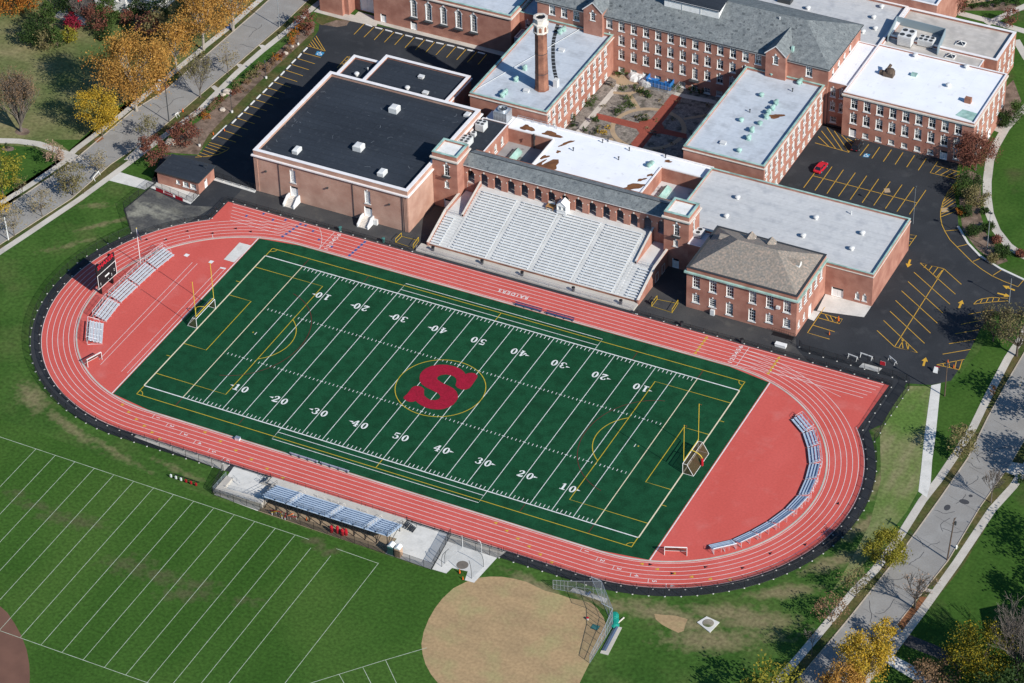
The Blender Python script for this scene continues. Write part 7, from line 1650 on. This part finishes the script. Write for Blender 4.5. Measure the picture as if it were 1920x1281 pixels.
pole('street_lamp', 'pale street pole at the top of the left street', 524, 51, 9.5, METAL, .12, arm=(-1.6, .4)); pole('sign_post', 'white pole by the sidewalk at the left edge', 16, 450, 6.3, WHITE, .12, lean=(-.2, 0), head='box', cat='pole')
pole('utility_pole', 'leaning wooden utility pole beside the right street', 1776, 1050, 10.2, WOOD, .17, lean=(.55, .4), head='cross', cat='utility pole'); pole('utility_pole', 'wooden pole at the top of the pale path by the lot exit', 1771, 743, 8.0, WOOD, .15, cat='utility pole', head='globe')
for u, v, l in ((435, 211, 'slim dark lantern post in the planting bed between two boulders'), (374, 274, 'slim dark lantern post at the lower end of the planting bed'), (499, 147, 'slim dark lantern post in the middle of the planting bed'), (559, 84, 'slim dark lantern post at the upper end of the planting bed')): pole('lantern_post', l, u, v, 4.3, DARKMETAL, .07, head='globe', foot=True)
for u, v, h, l in ((1851, 465, 9.0, 'tall pale lamp post on the grass beside the curving path'), (1892, 568, 6.6, 'double headed pale lamp post at the curved hatched island'), (1826, 300, 5, 'short lamp post hidden by the dark red tree')): pole('lot_lamp', l, u, v, h, METAL, .09, head='box')
pole('lot_lamp', 'thin dark lamp post above the fence of the ticket shed', 389, 341, 4.5, DARKMETAL, .06, head='box'); pole('lot_lamp', 'short pole by the corner of the auditorium roof edge', 1712, 420, 9.4, METAL, .06, head='globe')
for i, (u, v, l) in enumerate(((1846, 352, 'flowering orange shrub sign post'),)): pass
# boulders
def boulder(label, u, v, s):
    p = G(u, v); rr2 = random.Random(int(u)); bm = bmesh.new(); bmesh.ops.create_icosphere(bm, subdivisions=2, radius=s)
    for vv in bm.verts: vv.co *= rr2.uniform(.8, 1.12); vv.co.z *= .7; vv.co.x *= 1.25
    me = bpy.data.meshes.new('boulder'); bm.to_mesh(me); bm.free(); me.materials.append(ROCK); o = bpy.data.objects.new('boulder', me); COL.objects.link(o); o.location = (p.x, p.y, s*.3); o['org'] = (0, 0, 0); tag(o, label, 'boulder', 'pale boulders in the planting bed')
for u, v, s, l in ((426, 174, .95, 'largest pale boulder in the planting bed'), (418, 179, .6, 'small pale boulder touching the largest one'), (417, 207, .7, 'pale boulder beside the lantern post in the bed'), (319, 269, 1.1, 'rounded pale boulder under the maroon bush'), (535, 101, .6, 'pale boulder at the upper end of the bed'), (548, 88, .4, 'smallest pale boulder near the upper lantern post')): boulder(l, u, v, s)
p = G(325, 266); t = thing('dark_tank', 'dark rounded barrel beside the pale boulder under the maroon bush', 'barrel', (p.x+.6, p.y+.4, 0)); m = MB(); m.tube((p.x+.2, p.y+.4, .5), (p.x+1.6, p.y+.9, .5), .5, 10); m.build('drum', DARKMETAL, t); m = MB(); m.box(p.x+.4, p.x+1.4, p.y+.3, p.y+.9, 0, .2); m.build('cradle', WOOD, t)
p = G(293, 168); t = thing('utility_cabinet', 'white utility cabinet on the verge behind the street lamp', 'cabinet', (p.x, p.y, 0)); m = MB(); m.box(p.x-.3, p.x+.9, p.y-.3, p.y+.3, .02, 1.1); m.build('cabinet_body', HVAC, t); m = MB(); m.box(p.x-.34, p.x+.94, p.y-.34, p.y+.34, 1.102, 1.16); m.build('cap', WHITE, t)
p = G(434, 55); t = thing('utility_cabinet', 'blue bin at the foot of the leaning top sycamore', 'bin', (p.x-.6, p.y, 0)); m = MB(); m.box(p.x-1.0, p.x-.3, p.y-.3, p.y+.3, .02, 1.0); m.build('tub', BLUE, t); m = MB(); m.box(p.x-1.03, p.x-.27, p.y-.33, p.y+.33, 1.002, 1.08); m.build('lid', BLUE, t)
p = G(1793, 1029); t = thing('fire_hydrant', 'white hydrant on the verge by the right street', 'hydrant', (p.x, p.y, 0)); m = MB(); m.lathe([(.16, 0), (.16, .6), (.2, .62), (.18, .8), (.05, .9)], (p.x, p.y, 0), 10); m.build('barrel', WHITE, t); m = MB(); m.tube((p.x-.3, p.y, .5), (p.x+.3, p.y, .5), .07, 8); m.build('outlets', WHITE, t)
# ================================================================== TREES AND SHRUBS
LEAF = {
 'gold': [(.30,.15,.035),(.50,.27,.06),(.40,.20,.045),(.58,.34,.09),(.34,.16,.04),(.44,.25,.07)],
 'yellow': [(.36,.22,.02),(.56,.36,.03),(.48,.29,.03),(.60,.42,.06),(.30,.21,.03),(.40,.30,.05)],
 'rust': [(.13,.045,.035),(.22,.085,.055),(.17,.06,.045),(.26,.11,.07),(.11,.045,.035)],
 'olive': [(.13,.115,.05),(.22,.185,.085),(.17,.15,.06),(.27,.22,.10),(.11,.11,.05)],
 'pale': [(.24,.20,.12),(.33,.27,.16),(.28,.22,.13),(.20,.18,.10)],
 'green': [(.02,.04,.012),(.045,.08,.02),(.03,.055,.016),(.06,.10,.028),(.018,.035,.012)],
 'conifer': [(.04,.075,.018),(.075,.12,.03),(.05,.085,.02),(.09,.14,.035)],
 'ygreen': [(.13,.14,.02),(.28,.25,.03),(.19,.18,.025),(.34,.29,.04),(.09,.10,.02)],
 'tan': [(.34,.22,.15),(.44,.30,.21),(.29,.19,.13)],
 'magenta': [(.16,.012,.025),(.28,.02,.045),(.20,.015,.03)],
 'orange': [(.36,.12,.02),(.48,.18,.03),(.28,.09,.02),(.42,.22,.04)],
 'brown': [(.17,.105,.06),(.26,.16,.09),(.20,.125,.07),(.30,.20,.12)],
 'dkyellow': [(.03,.05,.012),(.06,.08,.015),(.32,.25,.02),(.05,.07,.015),(.42,.30,.02)],
}
LMAT = {k: M('leaves_'+k, v[0], island=v, rough=.8, spec=.15, transl=.25) for k, v in LEAF.items()}
def leafquad(mb, p, s, rg):
    n = Vector((rg.gauss(0,1), rg.gauss(0,1), rg.gauss(0,1)+.5)).normalized(); t = n.orthogonal().normalized(); b = n.cross(t); a = rg.uniform(0, 6.28)
    t, b = t*cos(a)+b*sin(a), b*cos(a)-t*sin(a); s1 = s*rg.uniform(.6, 1.2)
    mb.face([p+t*s1*.5, p+b*s1*.34, p-t*s1*.5, p-b*s1*.34])
def tree(name, label, kind, u, v, H, R, n=2600, leaf=.5, shape='round', bark=None, base=.32, trunk=.22, cat='tree', group=None, ncl=46, seed=None, p0=None, squash=1.0, limbs=14):
    rg = random.Random(seed if seed is not None else int(u*7+v*13)); p = G(u, v) if p0 is None else Vector(p0)
    t = thing(name, label, cat, (p.x, p.y, 0), group); zc = H*(base+1)/2; rz = H*(1-base)/2; C = []
    for i in range(ncl):
        d = Vector((rg.gauss(0,1), rg.gauss(0,1), rg.gauss(0,1))).normalized(); r = rg.uniform(.35, 1)**.55 * rg.uniform(.82, 1.1); q = Vector((d.x*R*r, d.y*R*r*squash, d.z*rz*r))
        if shape == 'cone': f = 1-(q.z+rz)/(2*rz); q.x *= .2+1.15*f; q.y *= .2+1.15*f
        elif shape == 'vase': f = (q.z+rz)/(2*rz); w_ = .35+.9*sin(min(1, f*1.15)*pi*.62); q.x *= w_; q.y *= w_
        elif shape == 'flat': q.z *= .7
        C.append(Vector((p.x, p.y, zc))+q)
    lm = MB(); cs = R*(.27 if ncl > 30 else .36); per = max(3, n//ncl)
    for c in C:
        k = rg.uniform(.5, 1.5); s = cs*rg.uniform(.65, 1.25)
        for _ in range(int(per*k)):
            d = Vector((rg.gauss(0,1), rg.gauss(0,1), rg.gauss(0,.75)))*s*.6; leafquad(lm, c+d, leaf, rg)
    tm = MB(); top = Vector((p.x+rg.uniform(-.4,.4), p.y+rg.uniform(-.4,.4), H*(base+.12))); tm.path([p, p+(top-p)*.5+Vector((rg.uniform(-.15,.15), rg.uniform(-.15,.15), 0)), top], trunk, 7, trunk*.7)
    for c in C[:limbs]:
        st = p+(top-p)*rg.uniform(.7, 1); mid = st+(c-st)*.5+Vector((0, 0, .12*(c-st).length*rg.uniform(-.2, 1))); tm.path([st, mid, c], trunk*.42, 4, trunk*.1)
    tm.build('trunk', bark or BARK, t); lm.build('crown', LMAT[kind], t); return t
def bare(name, label, u, v, H, R, bark=None, up=.6, n=7, depth=4, trunk=.2, leafk=None, nleaf=0, seed=None, cat='tree', base=.2, group=None, p0=None, rmin=.03):
    rg = random.Random(seed if seed is not None else int(u*3+v*5)); p = G(u, v) if p0 is None else Vector(p0); t = thing(name, label, cat, (p.x, p.y, 0), group); m = MB(); tips = []
    b0 = p+Vector((0, 0, H*base)); m.tube(p, b0, trunk, 7, trunk*.85)
    def grow(a, d, ln, r, k):
        b = a+d*ln; m.tube(a, b, r, 4 if r > .06 else 3, r*.65, cap=False); tips.append(b)
        if k == 0: return
        for _ in range(rg.choice([2, 3, 3]) if k > 1 else rg.choice([2, 3])):
            e = (d+Vector((rg.gauss(0,1), rg.gauss(0,1), rg.gauss(0,.5)))*.42+Vector((0, 0, up*.35))).normalized(); grow(a+d*ln*rg.uniform(.55, 1), e, ln*rg.uniform(.6, .85), max(rmin, r*.6), k-1)
    for i in range(n):
        a = 2*pi*i/n+rg.uniform(-.3,.3); s = rg.uniform(.3, 1)*R/H*1.7; d = Vector((cos(a)*s, sin(a)*s, up+.4)).normalized(); grow(b0-Vector((0,0,rg.uniform(0,.3))), d, (H-H*base)*.33, trunk*.45, depth)
    m.build('trunk', bark or BARK_GREY, t)
    if nleaf:
        lm = MB()
        for _ in range(nleaf): q = rg.choice(tips); leafquad(lm, q+Vector((rg.gauss(0,1), rg.gauss(0,1), rg.gauss(0,1)))*.35, .34, rg)
        lm.build('crown', LMAT[leafk], t)
    return t
# left street and park
tree('sycamore_tree', 'largest gold sycamore with a pale forked trunk beside the left street', 'gold', 256, 208, 21, 8.6, 20000, .42, base=.22, bark=BARK_PALE, trunk=.42, ncl=95, limbs=26)
tree('sycamore_tree', 'gold sycamore with pale trunk at the top beside the left street', 'gold', 382, 94, 16, 6.4, 8000, .42, base=.25, bark=BARK_PALE, trunk=.36, ncl=70, limbs=22)
tree('sycamore_tree', 'gold sycamore leaning at the very top of the left street', 'gold', 437, 58, 15, 5.6, 5600, .42, base=.25, bark=BARK_PALE, trunk=.4, ncl=60, limbs=22)
tree('sycamore_tree', 'gold tree standing behind the two top sycamores', 'gold', 330, 122, 11, 4.2, 3600, .42, base=.2, bark=BARK_PALE, trunk=.3, ncl=48)
tree('maple_tree', 'bright yellow round maple beside the left sidewalk', 'yellow', 192, 256, 12.5, 4.6, 9000, .36, base=.2, trunk=.18, ncl=60)
bare('vase_tree', 'upright vase shaped tree with tan bare branches in the park', 40, 247, 17, 8.5, BARK_GREY, up=1.3, n=26, depth=4, trunk=.34, leafk='brown', nleaf=5200, base=.09)
bare('street_tree', 'thin leaved olive street tree nearest the tall street lamp', 376, 183, 12, 5.0, BARK_GREY, up=.8, n=9, depth=4, trunk=.17, leafk='olive', nleaf=1500, base=.16)
tree('street_tree', 'small sparse street tree between the two school drive pads', 'pale', 428, 140, 8.5, 2.5, 420, .42, base=.3, trunk=.1, ncl=26)
tree('street_tree', 'little sparse street tree beside the shadowed lower road near the maroon trees', 'olive', 279, 259, 5.5, 2.4, 520, .4, base=.25, trunk=.09, ncl=24)
tree('maroon_tree', 'maroon brown tree behind the ticket shed', 'rust', 290, 310, 7.8, 3.2, 2200, .42, base=.1, trunk=.14, ncl=44)
tree('maroon_tree', 'wider maroon tree beside the lowest lantern post', 'rust', 348, 274, 6.4, 3.4, 2000, .42, base=.08, trunk=.14, ncl=40)
tree('street_tree', 'pale sparse street tree by the concrete path crossing', 'pale', 184, 322, 5.6, 2.6, 620, .4, base=.2, trunk=.1, ncl=26)
tree('street_tree', 'pinkish tan young tree beside the curved park path', 'tan', 106, 311, 6.0, 2.2, 700, .38, base=.18, trunk=.09, ncl=26)
tree('street_tree', 'darkest bushy street tree in the left verge row', 'olive', 137, 366, 8.4, 3.5, 1700, .42, base=.15, trunk=.14, ncl=40)
tree('street_tree', 'pale thin street tree second from the left edge in the verge row', 'pale', 80, 406, 6.6, 2.8, 600, .4, base=.2, trunk=.1, ncl=26)
tree('street_tree', 'pale thin street tree at the left edge beside the white pole', 'pale', 27, 443, 8.0, 3.0, 650, .4, base=.2, trunk=.11, ncl=28)
tree('maple_tree', 'yellow green tree on the near lawn at the left edge', 'ygreen', 8, 372, 12.5, 4.6, 2600, .48, base=.2, trunk=.2, ncl=50)
tree('maple_tree', 'low yellow tree cut by the left edge below the green lawn', 'yellow', 0, 402, 5.0, 2.4, 900, .42, base=.15, trunk=.12, ncl=24)
tree('shrub', 'thin leafy shrub on the near lawn by the left sidewalk', 'olive', 42, 362, 4.0, 1.6, 260, .35, base=.2, trunk=.07, ncl=14, cat='shrub')
tree('shrub', 'dark little shrub in a mulch ring on the curved path', 'green', 15, 281, 2.4, .7, 120, .3, base=.1, trunk=.05, ncl=8, cat='shrub')
tree('maroon_tree', 'small maroon tree at the top corner of the shaded lot', 'rust', 575, 63, 6.6, 2.5, 1300, .42, base=.1, trunk=.12, ncl=32)
for (k, u, v, H, R, n, lab, sh) in (
 ('conifer', 208, 52, 10.5, 3.4, 3200, 'tall dense green conifer beside the white house', 'cone'), ('conifer', 92, 54, 8.5, 2.4, 1700, 'narrow green conifer left of the gravel drive', 'cone'),
 ('orange', 20, 26, 9, 5.5, 2600, 'orange maple at the top left corner', 'round'), ('orange', 56, 16, 8, 3.6, 1500, 'orange green tree right of the corner maple', 'round'),
 ('magenta', 137, 57, 4.2, 2.4, 1300, 'round crimson shrub below the gravel drive', 'round'), ('rust', 186, 58, 7.5, 3.6, 1700, 'reddish brown shrub left of the tall conifer', 'round'),
 ('rust', 282, 74, 7.5, 3.0, 1500, 'reddish bush behind the biggest sycamore', 'round'), ('green', 60, 84, 5.5, 3.0, 1500, 'dark shrub at the lower left of the park hedge', 'round'),
 ('green', 75, 68, 6.0, 3.0, 1500, 'dark shrub in the middle of the park hedge', 'round'), ('conifer', 108, 90, 6.5, 2.0, 1100, 'upright green shrub at the right of the park hedge', 'cone'),
 ('olive', 90, 92, 5.0, 2.6, 1100, 'olive brown shrub at the front of the park hedge', 'round'), ('ygreen', 131, 80, 4.4, 2.0, 900, 'light green shrub beside the crimson one', 'round'),
 ('green', 122, 24, 5.0, 4.2, 1700, 'clipped green hedge at the top beside the gravel drive', 'flat'), ('green', 196, 72, 3.2, 2.4, 700, 'low dark shrub below the reddish brown one', 'flat'),
 ('green', 262, 30, 5.5, 2.4, 900, 'dark bush in front of the white garage', 'round'), ('rust', 238, 45, 4.0, 2.0, 700, 'dusky red shrub below the white house', 'round'),
 ('green', 310, 40, 10, 4.2, 2200, 'dark green tree behind the top sycamores', 'round'), ('green', 355, 20, 9, 4.0, 2000, 'dark green tree at the top edge left of the street', 'round'), ('olive', 300, 78, 8, 3.8, 1500, 'olive tree at the right side of the biggest sycamore', 'round')):
    tree('shrub' if H < 7 else 'garden_tree', lab, k, u, v, H, R, n, .45, sh, base=.04, trunk=.14, ncl=40, cat='shrub' if H < 7 else 'tree')
bare('bare_tree', 'bare grey tree over the red cars at the top left', 162, 48, 10, 4.5, BARK_GREY, up=.7, n=8, depth=4, trunk=.18)
# planting bed shrubs
sr = random.Random(17)
bedpts = [(330,250),(345,240),(362,226),(378,214),(386,222),(398,208),(404,198),(412,190),(440,176),(447,163),(452,172),(460,157),(470,150),(475,140),(483,143),(490,130),(500,132),(512,120),(520,112),(528,108),(540,96),(547,84),(552,72),(560,66),(568,58)]
for i, (u, v) in enumerate(bedpts):
    k = sr.choice(['rust', 'rust', 'brown', 'orange', 'olive', 'brown']) if i < 21 else 'orange'
    tree('shrub', 'small rusty brown shrub in the mulch planting bed between the sidewalk and the shaded lot', k, u, v, sr.uniform(1.2, 2.2) if i < 21 else 3.0, sr.uniform(.8, 1.4), 220, .32, base=.02, trunk=.05, ncl=12, cat='shrub', group='shrubs in the planting bed', limbs=3)
# courtyard planting
for i in range(30):
    pts = [(1000,215),(1120,195),(1185,235),(1210,240),(1240,270),(1270,285),(1050,305),(1055,355),(1095,385),(950,440),(1005,415),(940,445),(680,355),(700,300),(515,530),(720,530),(630,620),(720,630),(960,70),(1010,78),(1500,190),(1530,200),(1230,510),(1180,515),(1690,240),(1780,250),(660,370),(730,540),(500,570),(1160,230)]
    x, y = pts[i]; p = Zc([(x, y)])[0]
    tree('courtyard_shrub', 'small green shrub in the brown courtyard garden beds', sr.choice(['green', 'conifer', 'conifer']), 0, 0, sr.uniform(.9, 2.2), sr.uniform(.6, 1.2), 160, .3, base=.02, trunk=.04, ncl=10, cat='shrub', group='green courtyard shrubs', p0=(p.x, p.y, 0), seed=i+100, limbs=2)
for i in range(46):
    x = sr.uniform(-15.5, 13.5); y = sr.uniform(86, 117)
    tree('dry_clump', 'low dry brown clump in the courtyard garden beds', sr.choice(['brown', 'pale', 'olive', 'pale']), 0, 0, sr.uniform(.4, .9), sr.uniform(.4, .8), 60, .26, base=.02, trunk=.03, ncl=6, cat='shrub', group='dry courtyard clumps', p0=(x, y, 0), seed=i+300, limbs=1)
for i, (x, y) in enumerate(((780,640),(845,600),(820,650))):
    p = Zc([(x, y)])[0]; tree('courtyard_shrub', 'yellow shrub in the courtyard bed nearest the white roof', 'yellow', 0, 0, 1.3, .7, 90, .28, base=.02, trunk=.04, ncl=8, cat='shrub', group='yellow courtyard shrubs', p0=(p.x, p.y, 0), seed=i+500, limbs=2)
# right hand side
tree('crimson_tree', 'dark red leafy tree at the corner of the white roofed block', 'rust', 1829, 320, 9.5, 4.7, 7000, .34, base=.15, trunk=.2, ncl=64)
for (k, u, v, H, R, lab) in (('conifer', 1896, 232, 6.5, 2.6, 'upper green bush by the side door of the white roofed block'), ('green', 1880, 236, 3.8, 1.8, 'round dark bush by the side door of the white roofed block'), ('green', 1818, 352, 3.6, 2.4, 'dark bush under the dark red tree'), ('conifer', 1808, 372, 4.4, 2.2, 'green bush beside the hatched curve'), ('olive', 1828, 385, 4.6, 2.6, 'olive bush beside the curving path'), ('green', 1812, 405, 2.6, 1.4, 'small dark bush near the orange shrub'), ('orange', 1801, 402, 2.0, .9, 'little orange shrub at the lot edge'), ('green', 1825, 440, 2.4, 1.6, 'dark low bush left of the pale lamp post'), ('green', 1852, 432, 2.0, 1.2, 'small dark bush by the path bend'), ('green', 1878, 480, 2.6, 1.8, 'dark bush at the end of the shrub bed'), ('rust', 1868, 455, 1.8, 1.1, 'small reddish bush by the lower path'), ('olive', 1860, 490, 1.8, 1.3, 'olive bush by the kerb of the shrub bed'), ('rust', 1912, 482, 1.8, 1.1, 'small maroon bush right of the lower path'), ('green', 1845, 402, 1.6, .9, 'tiny dark bush beside the path middle')):
    tree('shrub', lab, k, u, v, H, R, int(500+R*700), .32, base=.04, trunk=.08, ncl=26, cat='shrub')
for (u, v, lab) in ((1795, 28, 'maroon tree nearest the forecourt at the top right'), (1893, 50, 'maroon tree by the path fork at the top right')): tree('maroon_tree', lab, 'rust', u, v, 5, 2.0, 700, .4, base=.15, trunk=.1, ncl=24)
for i, u in enumerate((1808, 1828, 1848, 1868, 1888, 1908)): tree('shrub', 'clipped dark shrub in the row along the top right bed', 'green', u, 14-i*1.2, 1.7, 1.3, 260, .38, base=.02, trunk=.05, ncl=12, cat='shrub', group='clipped shrubs in the top right bed')
tree('shrub', 'dark bush at the foot of the far brick end wall', 'green', 1742, 22, 4, 2.2, 800, .42, base=.02, trunk=.08, ncl=24, cat='shrub')
bare('street_tree', 'large olive half bare tree between the lot and the right street', 1906, 668, 13, 7.5, BARK, up=.5, n=11, depth=4, trunk=.26, leafk='olive', nleaf=3600, base=.2)
bare('street_tree', 'half bare olive tree overhanging the lot edge left of the larger one', 1862, 640, 9, 5.0, BARK, up=.5, n=9, depth=4, trunk=.18, leafk='olive', nleaf=1700, base=.15)
tree('street_tree', 'olive tree on the verge where the pale path narrows', 'olive', 1799, 858, 7.4, 3.3, 1500, .42, base=.18, trunk=.12, ncl=38)
tree('maple_tree', 'yellow green maple beside the right street below the track', 'ygreen', 1660, 1066, 8.6, 4.0, 5200, .36, base=.2, trunk=.15, ncl=54)
tree('street_tree', 'thin brownish tree just below the yellow green maple', 'olive', 1604, 1120, 7.0, 3.4, 800, .4, base=.12, trunk=.12, ncl=34)
tree('street_tree', 'lower thin brownish tree on the bottom verge', 'brown', 1556, 1166, 6.0, 3.2, 800, .4, base=.1, trunk=.12, ncl=32)
bare('street_tree', 'bare leaning tree with a few tan leaves on the right verge', 1715, 1141, 9, 4.5, BARK, up=.6, n=7, depth=4, trunk=.22, leafk='tan', nleaf=160, base=.25)
tree('maple_tree', 'small orange yellow tree by the dark driveway', 'yellow', 1661, 1204, 5.2, 2.0, 800, .42, base=.22, trunk=.09, ncl=24)
tree('maple_tree', 'large golden yellow oval tree at the bottom of the right street', 'yellow', 1622, 1290, 13.5, 4.6, 11000, .36, base=.12, trunk=.2, ncl=70)
tree('maple_tree', 'orange tree at the bottom edge left of the golden one', 'gold', 1578, 1322, 9.5, 3.8, 5000, .36, base=.12, trunk=.18, ncl=46)
tree('maple_tree', 'low olive tree cut by the bottom edge beside the left verge', 'olive', 1505, 1322, 4.5, 2.8, 1500, .36, base=.1, trunk=.16, ncl=40)
tree('garden_tree', 'dark green and yellow tree at the lower right', 'dkyellow', 1835, 1278, 13, 5.6, 9000, .38, base=.12, trunk=.24, ncl=70)
bare('bare_tree', 'broad bare grey tree at the lower right edge', 1905, 1275, 17, 8, BARK_GREY, up=.8, n=12, depth=5, trunk=.34, base=.12)
tree('garden_tree', 'brown leaved bush tree at the bottom right corner', 'brown', 1755, 1300, 8, 4.6, 2000, .45, base=.08, trunk=.16, ncl=46)
bare('sapling', 'thin bare tree on the verge opposite the lot exit', 1858, 943, 8.5, 3.4, BARK_GREY, up=.9, n=6, depth=4, trunk=.12, base=.3); bare('sapling', 'thin bare sapling on the bottom left verge of the right street', 1522, 1228, 7.5, 2.6, BARK_GREY, up=.9, n=5, depth=3, trunk=.08, base=.3)
tree('shrub', 'little red leaved sapling between the sidewalk and the right street', 'orange', 1862, 742, 2.6, .9, 160, .3, base=.2, trunk=.05, ncl=10, cat='shrub')
tree('shrub', 'dark shrub by the right sidewalk at the right edge', 'green', 1918, 905, 1.8, 1.2, 300, .35, base=.02, trunk=.05, ncl=14, cat='shrub')
# trees just outside the frame whose shadows fall into it
for i, (u, v, H, R, k, lab) in enumerate(((1975, 790, 13, 6, 'olive', 'olive tree beyond the right edge beside the street'), (1985, 905, 12, 5, 'rust', 'rusty tree beyond the right edge at the second driveway'), (2040, 1080, 14, 7, 'green', 'dark tree beyond the right edge of the lawn'), (2015, 1160, 12, 5, 'green', 'second dark tree beyond the right edge of the lawn'), (1960, 1330, 13, 6, 'green', 'dark tree beyond the lower right corner'), (1880, 1370, 13, 6, 'green', 'dark tree below the bottom right edge'), (1450, 1345, 10, 6, 'ygreen', 'tree below the bottom edge left of the right street'))):
    tree('garden_tree', lab, k, u, v, H, R, 2600, .6, base=.15, trunk=.22, ncl=50)
c = G(2010, 1235); hs = thing('brick_house', 'house beyond the lower right edge whose roof shades the lawn', 'house', (c.x, c.y, 0)); m = MB(); walls(hs, m, c.x-6, c.x+6, c.y-5, c.y+5, 0, 6, S=[(c.x-3, 3.4, 1.1, 1.6, 'hung'), (c.x+3, 3.4, 1.1, 1.6, 'hung')]); m.build('wall', BRICK, hs); m = MB(); hip(m, c.x-6.6, c.x+6.6, c.y-5.6, c.y+5.6, 6, c.y, c.x-5, c.x+5, 9.8); m.build('roof', SLATE, hs)
